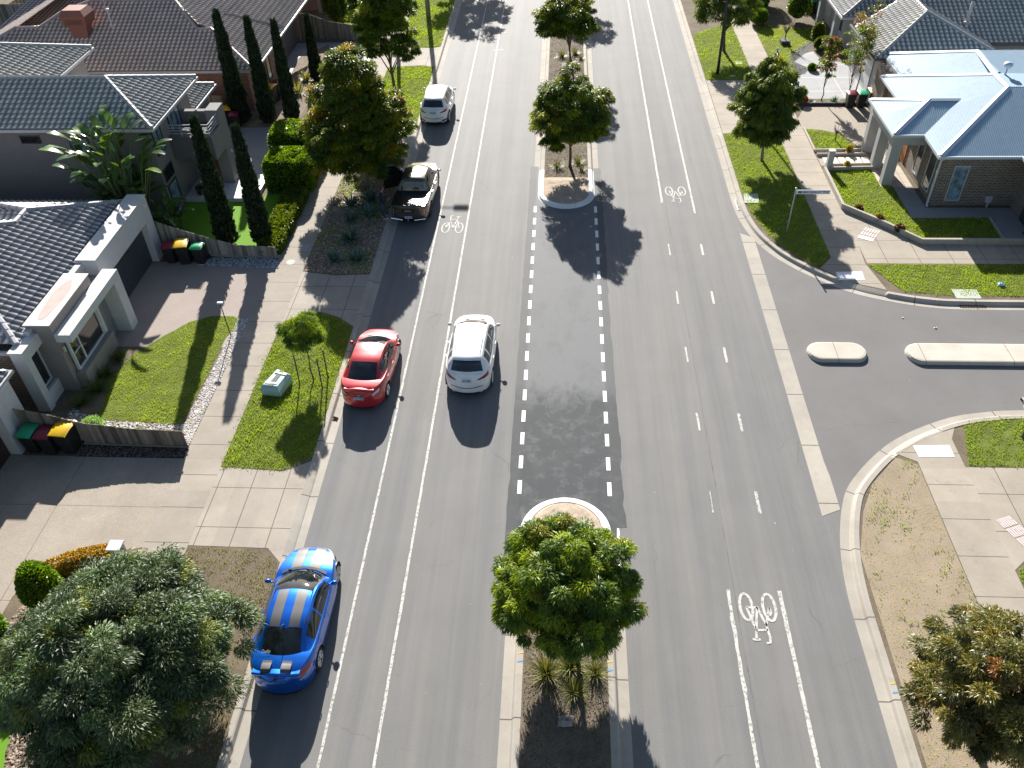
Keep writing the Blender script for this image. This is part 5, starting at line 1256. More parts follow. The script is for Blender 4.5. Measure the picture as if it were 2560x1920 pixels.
# white SUV driving up the lane
def suv(name, label, L, W, wb, roh, H, paint, rails, x, y, rz, hand, plate, gold=False):
    h = H - 1.67
    s = Car(name, label, 'car', paint, L, W, wb, roh, .20,
            deck=[(-L / 2, .97 + h), (-L / 2 + .05, 1.07 + h), (-L / 2 + .3, 1.09 + h), (-1.2, 1.06 + h), (0, 1.02 + h), (.7, 1.01 + h), (1.2, 1.06 + h), (1.75, .98 + h), (L / 2 - .22, .86 + h), (L / 2 - .08, .78 + h), (L / 2, .66 + h)],
            cab=[(0, 1.42, 1.09 + h, .68, -.20, .06), (.12, 1.08, 1.31 + h, .66, -.17, .05), (.24, .74, 1.52 + h, .625, -.13, .045), (.33, .36, 1.62 + h, .61, -.08, .045), (.5, -.25, 1.655 + h, .61, -.02, .05), (.7, -1.05, 1.62 + h, .58, .06, .05), (.80, -L / 2 + .56, 1.56 + h, .565, .09, .055), (.90, -L / 2 + .33, 1.33 + h, .63, .14, .07), (1.0, -L / 2 + .13, 1.08 + h, .70, .20, .05)],
            wr=dict(screen=(.015, .29), rear=(.80, .96), tw=.93, tr=.93, door=(.10, .44, .465, .70, .715, .77)), rw=.355, spokes=5, nf=2.9, nr=7.0,
            shape=[(0, .93, .975), (.1, .975, .995), (.4, 1.0, 1.0), (.62, 1.0, .992), (.85, .985, .975), (.95, .965, .965), (1.0, .93, .95)])
    s.mirrors(.98, 1.13 + h, W / 2 - .05, paint); s.handles([.1, -.85], P_white if hand else paint, .88); s.seams([.98, .02, -.85])
    for sd in (-1, 1):
        s.rear_patch('taillight', sd * .42, sd * (W / 2 - .06), .76, .81, M_red, f0b=.76, f1b=.97, off=.014, n=9)
    s.rear_patch('bumper_valance', -.66, .66, .0, .13, M_black, off=.012)
    s.rear_patch('bumper_step', -.62, .62, .41, .445, M_black, off=.012)
    if rails:
        for sd in (-1, 1):
            P = [s.cabpt(u, sd * .86, .012) for u in np.linspace(.3, .77, 12)]
            MB().tube(P, .012, 6).build('roof_rail', M_chrome, s.root, smooth=True)
    m = MB(); a = s.cabpt(.72, 0); m.add([(0, a[1] + .1, a[2]), (-.02, a[1] - .06, a[2]), (.02, a[1] - .06, a[2]), (0, a[1] - .07, a[2] + .07)], [(0, 1, 3), (0, 3, 2), (1, 2, 3)]); m.build('antenna', M_black, s.root)
    # rear-glass spoiler
    m = MB(); G = [[s.cabpt(u, t, o) for t in np.linspace(-.93, .93, 13)] for u, o in ((.74, .004), (.78, .02), (.81, .03), (.825, .01))]; m.grid(G); m.build('roof_spoiler', paint, s.root, smooth=True)
    m = MB(); G = [[(xx, 1.44 - .2 * (xx / .68) ** 2 + (0 if k else .1), s.zdk(xx, 1.4) + .012) for xx in np.linspace(-.64, .64, 13)] for k in (0, 1)]
    m.grid(G); m.build('cowl', M_black, s.root)
    s.headlights(1.6, L / 2 - .14, .80, .95, M_clear)
    s.plate(plate, .86)
    s.rear_patch('badge', -.06, .06, .80, .86, M_chrome, off=.02)
    s.place(x, y, rz); return s
s1 = suv('moving_suv', 'white wagon with roof rails driving in the lane beside the red sedan', 4.55, 1.86, 2.7, .93, 1.675, P_white, True, -3.47, 26.42, math.radians(-.8), True, '1KZ 4MZ')
s2 = suv('parked_suv', 'white hatchback wagon parked at the left kerb beyond the dark utility', 4.36, 1.80, 2.67, .80, 1.63, P_white, False, -7.68, 50.78, math.radians(-1.5), False, '1QA 3CD')
for sd in (-1, 1): s2.rear_patch('fog_lamp_housing', sd * .52, sd * .78, .13, .26, M_black, off=.014, f0b=.17, f1b=.28)

# bronze twin-cab utility
L, W = 5.3, 1.86
s = Car('parked_utility', 'dark bronze twin-cab utility with black tray cover and its kerbside door open', 'utility', P_bronze, L, W, 3.08, 1.25, .30,
        deck=[(-2.65, 1.10), (-2.6, 1.13), (-2.3, 1.14), (-1.1, 1.14), (-.95, 1.14), (0, 1.12), (1.0, 1.10), (1.3, 1.16), (2.0, 1.10), (2.4, 1.0), (2.58, .88), (2.65, .75)],
        cab=[(0, 1.55, 1.16, .66, -.18, .05), (.12, 1.2, 1.42, .64, -.14, .05), (.22, .88, 1.64, .60, -.10, .045), (.32, .5, 1.76, .585, -.06, .045), (.5, 0, 1.80, .585, 0, .05), (.68, -.5, 1.78, .575, .03, .05), (.78, -.80, 1.72, .57, .04, .055), (.90, -.93, 1.45, .62, .05, .05), (1.0, -1.02, 1.16, .66, .05, .03)],
        wr=dict(screen=(.015, .28), rear=(.80, .97), tw=.93, tr=.9, door=(.10, .45, .475, .74)), rw=.385, rimmat=plain('dark_alloy', (.05, .05, .05), .4, metal=.5, vary=0), nf=3.0, nr=16.0, spokes=6, crown=.02,
        shape=[(0, .93, .97), (.1, .975, .985), (.4, 1.0, 1.0), (.8, .99, 1.0), (.95, .98, .998), (1.0, .965, .995)])
s.mirrors(1.02, 1.28, .90, M_chrome, .24); s.handles([.15, -.7], M_chrome, .86); s.seams([1.05, .1, -.85, -1.02])
m = MB(); m.bbox(-.80, .80, -2.56, -1.06, 1.13, 1.175, .02); m.build('tray_cover', plain('black_vinyl', (.02, .02, .022), .22, coat=.6, vary=.1), s.root)
MB().box(-.84, -.80, -2.58, -1.06, 1.12, 1.19).box(.80, .84, -2.58, -1.06, 1.12, 1.19).build('tray_rail', M_chrome, s.root)
for sd in (-1, 1):
    s.rear_patch('taillight', sd * .74, sd * .90, .42, .80, M_red, off=.012, n=4)
    for zf in (.50, .68): s.rear_patch('reversing_lamp', sd * .75, sd * .80, zf, zf + .07, M_clear, off=.02, n=3)
s.rear_patch('rear_bumper', -.86, .86, .0, .22, M_black, off=.03); MB().tube([(-.88, -2.72, .55), (-.3, -2.74, .47)], .035, 8).tube([(.88, -2.72, .55), (.3, -2.74, .47)], .035, 8).build('bumper_bar', M_chrome, s.root)
m = MB(); m.bbox(-.30, .30, -2.672, -2.66, .86, 1.0, .004); m.build('tailgate_handle', M_black, s.root)
text_mesh('TOYOTA', .08, plain('white_letters', (.8, .8, .8), .5, vary=0), 'tailgate_lettering', s.root, (0, -2.682, .93), (math.pi / 2, 0, 0), .003, width=.34)
text_mesh('HILUX', .07, M_chrome, 'tailgate_lettering', s.root, (-.56, -2.665, .92), (math.pi / 2, 0, 0), .003, width=.2)
s.plate('1XK 2HR', .60, y=-2.70)
MB().box(-.04, .04, -2.82, -2.7, .42, .48).lathe([(.0, .48), (.028, .5), (.028, .54), (.0, .56)], (0, -2.8, 0)).build('tow_ball', M_chrome, s.root)
MB().box(-.15, .12, -.88, -.86, 1.5, 1.56).build('brake_light', plain('bluish_lens', (.15, .3, .7), .3, vary=0), s.root)
# kerbside front door standing open, seen from behind
hinge = (-.90, 1.0)
d = thing('x', None, None); bpy.data.objects.remove(d)
a = math.radians(62)
def dr(u, z, off=0.0): return (hinge[0] - u * math.sin(a) - off * math.cos(a), hinge[1] - u * math.cos(a) + off * math.sin(a), z)
m = MB()
for o1, o2 in (((0, .42), (1.05, 1.16)),):
    V = [dr(0, .42, 0), dr(1.08, .42, 0), dr(1.12, 1.12, 0), dr(0, 1.14, 0), dr(0, .42, .09), dr(1.08, .42, .09), dr(1.12, 1.12, .09), dr(0, 1.14, .09)]
    m.add(V, [(0, 1, 2, 3), (7, 6, 5, 4), (0, 4, 5, 1), (1, 5, 6, 2), (2, 6, 7, 3), (3, 7, 4, 0)])
do = m.build('open_door', M_black, s.root)
m = MB(); m.tube([dr(.02, 1.13, .04), dr(.42, 1.62, .04), dr(1.05, 1.66, .04), dr(1.1, 1.12, .04)], .028, 5); m.build('window_frame', P_bronze, do)
m = MB(); m.poly([dr(.05, 1.13, .04), dr(1.08, 1.13, .04), dr(1.03, 1.64, .04), dr(.43, 1.6, .04)]); m.build('door_glass', M_glass, do)
m = MB(); m.poly([dr(.0, .44, .094), dr(1.08, .44, .094), dr(1.12, 1.11, .094), dr(0, 1.13, .094)]); m.build('door_skin', P_bronze, do)
s.headlights(1.9, 2.5, .80, .98, M_clear)
s.place(-7.46, 39.55, math.radians(-2.2))
# ------------------------------------------------------------------ vegetation
M_leafA = leafmat('gum_leaf', (.105, .175, .018), trans=.38)
M_leafB = leafmat('verge_tree_leaf', (.105, .155, .016), trans=.36)
M_leafC = leafmat('grey_gum_leaf', (.095, .140, .055), back=(1.3, 1.3, .6), trans=.24, rough=.5, spec=.45)
M_leafD = leafmat('bronze_leaf', (.21, .19, .045), back=(1.5, 1.2, .5), trans=.28, spec=.6)
M_leafH = leafmat('hedge_leaf', (.12, .22, .012), trans=.35, rough=.35)
M_cyp = leafmat('cypress_foliage', (.020, .040, .020), trans=.12, rough=.6)
M_blade = leafmat('grass_blade', (.27, .40, .02), back=(1.5, 1.3, .4), trans=.4, rough=.6, spec=.2)
M_dry = leafmat('strappy_leaf', (.16, .17, .055), trans=.25, rough=.5)
M_agave = leafmat('agave_leaf', (.09, .16, .125), back=(1, 1.1, .8), trans=.12, rough=.45)
M_strel = leafmat('paddle_leaf', (.075, .15, .035), trans=.30, rough=.2, spec=.8)
M_barkA = plain('tree_bark', (.12, .085, .06), .95, vary=.35, vs=12); M_barkG = plain('grey_bark', (.22, .18, .15), .95, vary=.3, vs=12)
GA = [(1, 1, 1), (1.7, 1.45, .8), (2.4, 1.9, .9), (.7, .8, .9), (1.9, 1.2, .8)]
def tr(name, label, base, c, rx, rz, n, per, mat, seed, bark=M_barkA, **kw):
    kw.setdefault('tints', GA); kw.setdefault('wts', [5, 2.2, .9, 3, .25])
    return tree_obj(name, label, 'tree', (*base, G0), c, rx, rz, n, per, mat, bark, seed, **kw)
tr('street_tree', 'bushy green median tree nearest the viewer, behind the lower white kerb nose', (.5, 13.75), (.32, 13.7, 2.75), 2.06, 1.5, 350, 400, M_leafA, 11, rc=.34, ll=.135, lw=.03, group='median trees', hang=.75, amp=.32, tr=.08, K=26, lr=.62,
   tints=[(1.05, 1.05, 1), (1.8, 1.55, .8), (2.7, 2.1, .9), (.7, .8, .9), (1.9, 1.2, .8)], wts=[4.5, 3.2, 2.4, 2.0, .35])
tr('street_tree', 'median tree behind the upper white kerb nose, between the two carriageways', (.51, 43.2), (.49, 43.2, 3.05), 2.05, 2.2, 230, 260, M_leafB, 23, rc=.40, ll=.16, lw=.045, group='median trees', hang=.6, amp=.42, inner=.12, tr=.085, K=15, lr=.78, tints=GA, wts=[5, 2.4, 1.2, 3, .2])
tr('street_tree', 'farthest median tree, its crown cut by the top edge of the photo', (.63, 57.3), (.30, 57.2, 3.4), 2.05, 1.75, 180, 220, M_leafB, 37, rc=.40, ll=.17, lw=.05, group='median trees', hang=.5, amp=.4, tr=.08, K=13, lr=.75)
tr('verge_tree', 'dark drooping verge tree beside the right footpath above the street name sign', (11.1, 43.9), (10.9, 44.0, 3.1), 1.78, 2.5, 250, 280, M_leafB, 41, rc=.40, ll=.18, lw=.04, hang=1.0, amp=.28, K=22, lr=.62, tr=.085, tints=[(1, 1, 1), (1.5, 1.3, .8), (.65, .75, .9), (2, 1.4, .8)], wts=[5, 1.6, 3, .4], bark=M_barkG)
tr('verge_tree', 'very dark verge tree behind the black street light at the top right', (11.3, 60.5), (11.0, 60.4, 3.3), 1.95, 1.5, 110, 160, M_leafB, 43, rc=.42, ll=.24, lw=.045, hang=.8, amp=.3, gap=4, tints=[(.62, .7, .75), (.9, .95, .9), (1.3, 1.25, .9)], wts=[5, 3, 1])
tr('verge_tree', 'large pyramidal verge tree with golden tips beside the dark utility', (-10.47, 41.07), (-10.5, 41.1, 3.3), 2.75, 3.0, 470, 300, M_leafB, 47, rc=.48, ll=.15, lw=.05, hang=.45, amp=.35, K=30, lr=.85, tr=.12, fork=.5,
   tints=[(1.1, 1.05, .9), (2.0, 1.55, .7), (2.6, 1.4, .7), (.7, .8, .9)], wts=[4.5, 3.4, 1.1, 2.4], bark=M_barkG, extra=(((-10.5, 41.1, 6.3), 1.25, .95, 46), ((-9.3, 40.7, 2.4), 1.1, 1.1, 40), ((-11.6, 40.6, 1.9), .9, .9, 30), ((-12.5, 41.2, 2.6), .9, .9, 30)))
tr('verge_tree', 'tall yellow-edged verge tree beyond the parked white wagon', (-10.62, 52.4), (-10.9, 52.8, 5.2), 2.05, 2.1, 230, 280, M_leafB, 53, rc=.44, ll=.17, lw=.045, hang=.4, amp=.3, K=20, lr=.78, tr=.11, fork=.35,
   tints=[(1, 1.1, .9), (2.6, 2.1, .6), (.8, .9, .9)], wts=[5, 2.2, 2.5], extra=(((-9.6, 52.2, 3.3), .75, .55, 16), ((-11.6, 52.6, 3.2), .8, .7, 20)))
tr('verge_tree', 'huge grey-green gum filling the lower left corner', (-10.9, 11.0), (-11.15, 11.2, 2.45), 2.95, 2.1, 760, 420, M_leafC, 59, rc=.50, ll=.125, lw=.028, hang=.42, amp=.35, tr=.16, K=44, lr=.80,
   tints=[(1, 1, 1), (1.7, 1.7, 1.75), (1.9, 1.5, .55), (.6, .68, .75), (1.8, .9, .5)], wts=[6, 1.8, 1.1, 3.5, .3])
tr('verge_tree', 'bronze and olive tree cut by the right edge near the bottom', (10.9, 10.9), (10.7, 11.1, 2.7), 1.85, 1.8, 330, 330, M_leafD, 61, rc=.34, ll=.12, lw=.028, hang=.35, amp=.28, K=22, lr=.6,
   tints=[(.75, .85, .8), (1.15, 1.15, .9), (1.5, .95, .7), (.45, .55, .6), (1.6, .7, .55)], wts=[4, 4.5, .8, 2.5, .25])
tr('verge_tree', 'street tree beyond the top edge, seen by its shadow on the left lane', (-10.2, 79), (-8.6, 78.0, 4.6), 2.6, 2.3, 120, 120, M_leafB, 67, rc=.5, ll=.3, lw=.09)
tr('street_tree', 'median tree beyond the top edge of the photo', (.6, 73), (.4, 73, 3.6), 1.9, 1.6, 90, 100, M_leafB, 69, rc=.5, ll=.3, lw=.09)
# young staked tree
t = tr('young_tree', 'small weeping tree tied to dark stakes on the left verge', (-9.75, 25.0), (-9.95, 25.6, 2.1), .85, .78, 90, 190, M_leafA, 71, rc=.26, ll=.15, lw=.02, hang=1.1, amp=.3, K=7, lr=.42, tr=.03, nl=3,
   tints=[(1.2, 1.2, .9), (2.2, 1.8, .9), (2.3, 2.2, 1.9), (.8, .9, .8)], wts=[4, 2, 1.4, 2])
for i, (x, y) in enumerate(((-10.25, 24.75), (-9.3, 24.55), (-9.2, 25.15))):
    b = MB(); b.tube([(x, y, G0), (x + .03, y + .02, 1.55)], .028, 6)
    b.tube([(x, y, 1.3), (-9.75, 25.0, 1.35)], .012, 4)
    o = b.build('tree_stake', M_door); tag(o, ['leftmost dark stake by the small verge tree', 'nearest dark stake by the small verge tree, on the red car side', 'farther dark stake by the small verge tree, on the red car side'][i], 'stake', 'stakes round the small tree')
# young garden trees, right
for i, (b_, c_, rx, rz, tn, lb) in enumerate((((16.13, 51.95), (16.05, 51.95, 2.75), .42, 1.35, [(1, 1, .9), (2.6, .6, .8), (1.5, 1.3, .7)], 'slender young tree with red leaves left of the fuller one by the bins'),
                                              ((17.72, 51.85), (17.55, 51.85, 3.25), .68, 1.6, [(1.2, 1.25, .7), (1.9, 1.1, .7), (1.4, 1.5, .8)], 'fuller young tree with yellow-green leaves behind the three bins at right'))):
    tr('garden_tree', lb, b_, c_, rx, rz, 60, 60, M_leafB, 80 + i, rc=.24, ll=.12, lw=.06, hang=.2, tr=.035, nl=8, gap=5, amp=.4, tints=tn, wts=[4, 2.2, 2], fork=.3)
tr('garden_tree', 'sparse reddish treetop brushing the grey roof beside the young trees', (18.6, 53.4), (18.3, 53.1, 4.3), .7, 1.1, 40, 26, M_leafB, 83, rc=.28, ll=.11, lw=.06, hang=.2, tr=.04, nl=12, tints=[(2.6, .9, 1.0), (1.5, 1.3, .8)], wts=[3, 2])

# cypresses
def cypress(root, H, R, seed, mat=M_cyp):
    r = np.random.default_rng(seed); n = 5200
    z = r.random(n) ** .85 * H; u = z / H
    prof = R * np.minimum(1, u / .10 + .55) * np.clip((1.02 - u), 0, 1) ** .55
    a = r.uniform(0, 2 * math.pi, n); rr = prof * r.uniform(.78, 1.04, n) * (1 + .10 * np.sin(a * 3 + z * 4) + .07 * np.sin(z * 9 + a))
    C = np.stack([rr * np.cos(a), rr * np.sin(a), z], 1); D = np.stack([np.cos(a) * .35, np.sin(a) * .35, np.full(n, 1.0)], 1) + r.normal(size=(n, 3)) * .18
    T = np.ones((n, 3)) * r.uniform(.55, 1.5, (n, 1)) * np.array([1, 1, 1]) ; m = r.random(n) < .06; T[m] *= np.array([2.0, 1.8, 1.2])
    leaves('foliage', C, D, .26 * r.uniform(.6, 1.3, n), .10 * r.uniform(.6, 1.2, n), T, mat, root, droop=0, r=r)
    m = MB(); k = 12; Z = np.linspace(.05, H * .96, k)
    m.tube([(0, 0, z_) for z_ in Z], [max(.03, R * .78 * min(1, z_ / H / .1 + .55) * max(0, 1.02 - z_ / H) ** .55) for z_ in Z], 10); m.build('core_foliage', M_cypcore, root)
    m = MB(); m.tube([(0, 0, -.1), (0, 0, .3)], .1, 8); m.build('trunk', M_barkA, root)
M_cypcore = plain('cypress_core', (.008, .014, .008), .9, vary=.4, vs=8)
CY = [((-16.3, 35.15), 6.35, .50, 'thick dark cypress left of the two on the artificial lawn'), ((-14.5, 35.1), 6.0, .46, 'dark cypress on the right of the artificial lawn by the hedge'),
      ((-19.75, 49.2), 6.5, .56, 'leftmost of the four cypresses in front of the brick wall'), ((-18.05, 49.2), 6.15, .48, 'second cypress from the left in front of the brick wall'),
      ((-16.6, 49.4), 5.9, .44, 'third cypress from the left, next to the large verge tree'), ((-16.5, 55.8), 4.2, .42, 'shorter cypress set back behind the other row by the dark driveway')]
protoC = []
for i, (p, H, R_, lb) in enumerate(CY):
    if i < 3:
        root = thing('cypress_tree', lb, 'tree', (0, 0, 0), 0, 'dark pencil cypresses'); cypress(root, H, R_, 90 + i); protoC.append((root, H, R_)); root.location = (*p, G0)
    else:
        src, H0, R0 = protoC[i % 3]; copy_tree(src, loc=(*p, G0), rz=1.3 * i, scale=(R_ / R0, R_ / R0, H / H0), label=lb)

# hedges
def hedge(name, label, cat, x0, x1, y0, y1, h, n, mat, seed, ll=.09, lw=.06, tints=((1, 1, 1), (1.6, 1.5, .8), (.6, .7, .7)), wts=(5, 2, 2), z0=G0, core=True, group=None, curve=None, sides=True):
    r = np.random.default_rng(seed); root = thing(name, label, cat, ((x0 + x1) / 2, (y0 + y1) / 2, z0), 0, group)
    w, d = x1 - x0, y1 - y0; A = np.array([w * d, w * h, w * h, d * h, d * h]); k = r.choice(5, n, p=A / A.sum())
    u, v = r.random(n), r.random(n); P = np.zeros((n, 3)); N = np.zeros((n, 3))
    def setf(m, X, Y, Z, nn): P[m] = np.stack([X[m], Y[m], Z[m]], 1); N[m] = nn
    X, Y, Z = x0 + u * w, y0 + v * d, z0 + v * h
    setf(k == 0, X, Y, np.full(n, z0 + h), (0, 0, 1)); setf(k == 1, X, np.full(n, y0), Z, (0, -1, 0)); setf(k == 2, X, np.full(n, y1), Z, (0, 1, 0))
    setf(k == 3, np.full(n, x0), y0 + u * d, Z, (-1, 0, 0)); setf(k == 4, np.full(n, x1), y0 + u * d, Z, (1, 0, 0))
    # lumps
    q = .10 * np.sin(P[:, 0] * 4.1 + seed) * np.cos(P[:, 1] * 3.7) + .06 * np.sin(P[:, 2] * 6 + P[:, 0] * 5)
    e = r.uniform(-.10, .06, n); P = P + N * (q + e)[:, None] * min(1, h / .8)
    c = np.array([(x0 + x1) / 2, (y0 + y1) / 2, z0 + h * .4]); rel = (P - c) / np.array([w / 2, d / 2, h * .6]); rad = (np.abs(rel) ** 5).sum(1) ** .2
    P = c + (P - c) * np.where(rad > 1.05, 1.05 / rad, 1)[:, None]
    if curve: P[:, 1] += curve(P[:, 0])
    D = N * .7 + r.normal(size=(n, 3)) * .6 + np.array([0, 0, .25])
    T = np.array(tints)[r.choice(len(tints), n, p=np.array(wts) / sum(wts))] * r.uniform(.6, 1.4, (n, 1))
    leaves('foliage', P, D, ll * r.uniform(.7, 1.3, n), lw * r.uniform(.7, 1.3, n), T, mat, root, droop=.1, r=r)
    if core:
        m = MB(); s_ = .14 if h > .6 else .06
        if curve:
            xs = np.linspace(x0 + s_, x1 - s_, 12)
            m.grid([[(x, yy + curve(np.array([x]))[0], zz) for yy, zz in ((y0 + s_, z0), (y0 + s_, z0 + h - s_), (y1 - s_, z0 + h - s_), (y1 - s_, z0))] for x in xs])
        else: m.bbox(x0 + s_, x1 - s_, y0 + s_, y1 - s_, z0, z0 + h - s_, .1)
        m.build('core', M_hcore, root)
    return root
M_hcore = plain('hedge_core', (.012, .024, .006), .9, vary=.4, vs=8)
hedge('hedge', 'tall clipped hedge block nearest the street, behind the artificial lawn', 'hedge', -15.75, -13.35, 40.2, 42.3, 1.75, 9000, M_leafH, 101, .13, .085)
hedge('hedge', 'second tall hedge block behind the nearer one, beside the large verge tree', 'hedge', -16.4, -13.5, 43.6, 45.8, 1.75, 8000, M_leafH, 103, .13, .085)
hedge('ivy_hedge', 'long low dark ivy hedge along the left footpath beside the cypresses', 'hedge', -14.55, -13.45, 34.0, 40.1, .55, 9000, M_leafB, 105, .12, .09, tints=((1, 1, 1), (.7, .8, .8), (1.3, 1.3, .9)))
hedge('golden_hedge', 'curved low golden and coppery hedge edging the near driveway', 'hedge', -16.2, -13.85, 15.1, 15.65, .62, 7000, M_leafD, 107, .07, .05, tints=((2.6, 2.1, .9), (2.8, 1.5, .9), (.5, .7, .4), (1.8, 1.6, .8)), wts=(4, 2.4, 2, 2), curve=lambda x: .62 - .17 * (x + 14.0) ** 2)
def shrub(name, label, cat, p, rx, rz, n, mat, seed, ll=.1, lw=.06, group=None, tints=((1, 1, 1), (1.6, 1.5, .8), (.6, .7, .7)), wts=(5, 2, 2), hang=0.0):
    r = np.random.default_rng(seed); root = thing(name, label, cat, (*p, G0), 0, group)
    d = unit(r.normal(size=(n, 3))); d[:, 2] = np.abs(d[:, 2]) * 1.6 - .6; d = unit(d)
    P = np.array([p[0], p[1], G0 + rz * .62]) + d * np.array([rx, rx, rz * .6]) * (lumpy(d, seed, 9, .2) * r.uniform(.82, 1.03, n))[:, None]
    P[:, 2] = np.maximum(P[:, 2], G0)
    T = np.array(tints)[r.choice(len(tints), n, p=np.array(wts) / sum(wts))] * r.uniform(.6, 1.4, (n, 1))
    leaves('foliage', P, d * .6 + r.normal(size=(n, 3)) * .5 + np.array([0, 0, .3 - hang]), ll * r.uniform(.7, 1.3, n), lw * r.uniform(.7, 1.3, n), T, mat, root, droop=.15, r=r)
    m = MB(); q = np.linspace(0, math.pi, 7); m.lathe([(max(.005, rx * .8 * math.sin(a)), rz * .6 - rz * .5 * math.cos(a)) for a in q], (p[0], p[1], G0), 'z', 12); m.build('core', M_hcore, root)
    return root
shrub('round_shrub', 'bright green round shrub on the driveway edge left of the golden hedge', 'shrub', (-15.5, 14.35), .58, 1.6, 6000, M_leafH, 111, .085, .06)
shrub('round_shrub', 'green shrub cut by the left edge below the rounder one', 'shrub', (-16.5, 12.9), .5, 1.3, 4500, M_leafH, 112, .085, .06)
shrub('low_shrub', 'dark low shrub at the foot of the round green shrub', 'shrub', (-15.2, 13.6), .45, .5, 2500, M_leafB, 113)
for i, (x, y, r0, h0, lb) in enumerate(((17.9, 60.6, .35, .7, 'clipped ball shrub beside the far porch at right'), (18.0, 62.0, .42, 1.1, 'taller rounded shrub behind the clipped ball at the far porch'), (17.5, 66.5, .8, 1.8, 'dense dark green bush against the far brick wall at top right'),
                                        (14.8, 68.5, .9, 1.3, 'sprawling bright green bush at the top of the right footpath'), (14.6, 65.9, .6, .9, 'glossy light green bush at the corner of the far lawn'), (15.6, 70.5, 1.0, 1.9, 'large leafy shrub at the top edge right of the dark tree'),
                                        (16.6, 56.9, .22, .3, 'tiny dark bush in the curved pebble bed'))):
    shrub('garden_shrub', lb, 'shrub', (x, y), r0, h0, int(1500 + 2500 * r0), M_leafH if i > 1 else M_leafB, 120 + i, .12, .08)
for i, (x, y, h0, lb) in enumerate(((-18.0, 67.4, 2.6, 'conical green conifer beside the rendered pier at top left'), (-17.5, 66.9, 1.8, 'smaller round conifer in front of the conical one at top left'), (-17.2, 67.7, 2.3, 'narrow conifer right of the conical one at top left'))):
    shrub('conifer', lb, 'shrub', (x, y), .48, h0, 2600, M_leafB, 140 + i, .14, .07)
for i, (x, y) in enumerate(((15.65, 37.3), (16.35, 36.4), (14.9, 38.3))):
    shrub('flax_shrub', ['middle purple-brown shrub along the corner garden wall', 'lowest purple-brown shrub along the corner garden wall', 'uppermost small purple-brown shrub along the corner garden wall'][i], 'shrub', (x, y), .2, .3, 700, M_leafD, 150 + i, .1, .04, 'purple shrubs along the wall', ((.9, .35, .5), (.6, .3, .4), (.6, .9, .5)), (3, 2, 1))
shrub('red_shrub', 'crimson-leaved shrub at the left end of the bed below the young trees', 'shrub', (14.75, 51.5), .34, .42, 1300, M_leafD, 160, .1, .06, None, ((2.6, .25, .6), (1.9, .3, .5)), (3, 2))
shrub('yellow_shrub', 'small yellow shrub on the sleeper edge beside the stepping slabs', 'shrub', (16.0, 44.72), .16, .38, 500, M_leafD, 161, .08, .04, None, ((2.4, 1.9, .6), (1.2, 1.4, .6)), (3, 2))
shrub('yellow_shrub', 'small yellow shrub on the near sleeper of the stepping-slab path', 'shrub', (15.5, 43.05), .13, .3, 400, M_leafD, 162, .08, .04, None, ((2.4, 1.9, .6), (1.2, 1.4, .6)), (3, 2))
shrub('silver_shrub', 'silvery white shrub at the corner of the lawn behind the paling fence', 'shrub', (-17.35, 21.75), .36, .62, 1400, M_leafC, 163, .13, .035, None, ((4.2, 4.2, 4.0), (2.8, 3.0, 2.4)), (3, 2))
for i, (x, y) in enumerate(((-16.55, 21.7), (-15.55, 21.65))):
    shrub('pale_shrub', ['left of two small pale green tufts in the white pebbles', 'right of two small pale green tufts in the white pebbles'][i], 'shrub', (x, y), .2, .3, 600, M_leafC, 164 + i, .1, .03, 'pale tufts', ((2.4, 2.7, 1.6), (1.6, 2, 1.1)), (3, 2))

# strappy tussocks, agaves, paddle-leaved plant
def tuss_mesh(root, n, L, w, seed, mat, tints, wts, spread=.9, nseg=4, name='foliage'):
    r = np.random.default_rng(seed); V = []; F = []; T = []
    for i in range(n):
        a = r.uniform(0, 2 * math.pi); el = r.uniform(.25, 1.35); l = L * r.uniform(.6, 1.15); d = np.array([math.cos(a) * math.cos(el), math.sin(a) * math.cos(el), math.sin(el)])
        s_ = np.array([-math.sin(a), math.cos(a), 0]) * w / 2; p = np.array([math.cos(a), math.sin(a), 0]) * r.uniform(0, .09 * L / .5); k0 = len(V); t = np.array(tints[r.choice(len(tints), p=np.array(wts) / sum(wts))]) * r.uniform(.7, 1.3)
        for k in range(nseg + 1):
            f = k / nseg; q = p + d * l * f + np.array([0, 0, -1]) * l * spread * .55 * f * f * math.cos(el); q[2] = max(q[2], .01); ww = s_ * (1 - f ** 2 * .97)
            V += [q - ww, q + ww]; T += [t * (1 + .0 * f)] * 2
        F += [(k0 + 2 * k, k0 + 2 * k + 1, k0 + 2 * k + 3, k0 + 2 * k + 2) for k in range(nseg)]
    o = mesh_obj(name, V, np.array(F), mat, root); set_tint(o, np.array(T)); return o
def tussocks(name, group, cat, L, w, n, mat, tints, wts, spots, seed, nproto=2):
    protos = []
    for i, (x, y, sc, lb) in enumerate(spots):
        if i < nproto:
            root = thing(name, lb, cat, (0, 0, 0), 0, group); tuss_mesh(root, n, L, w, seed + i, mat, tints, wts); root.location = (x, y, G0); root.scale = (sc,) * 3; protos.append(root)
        else: copy_tree(protos[i % nproto], loc=(x, y, G0), rz=1.1 * i, scale=(sc, sc, sc), label=lb)
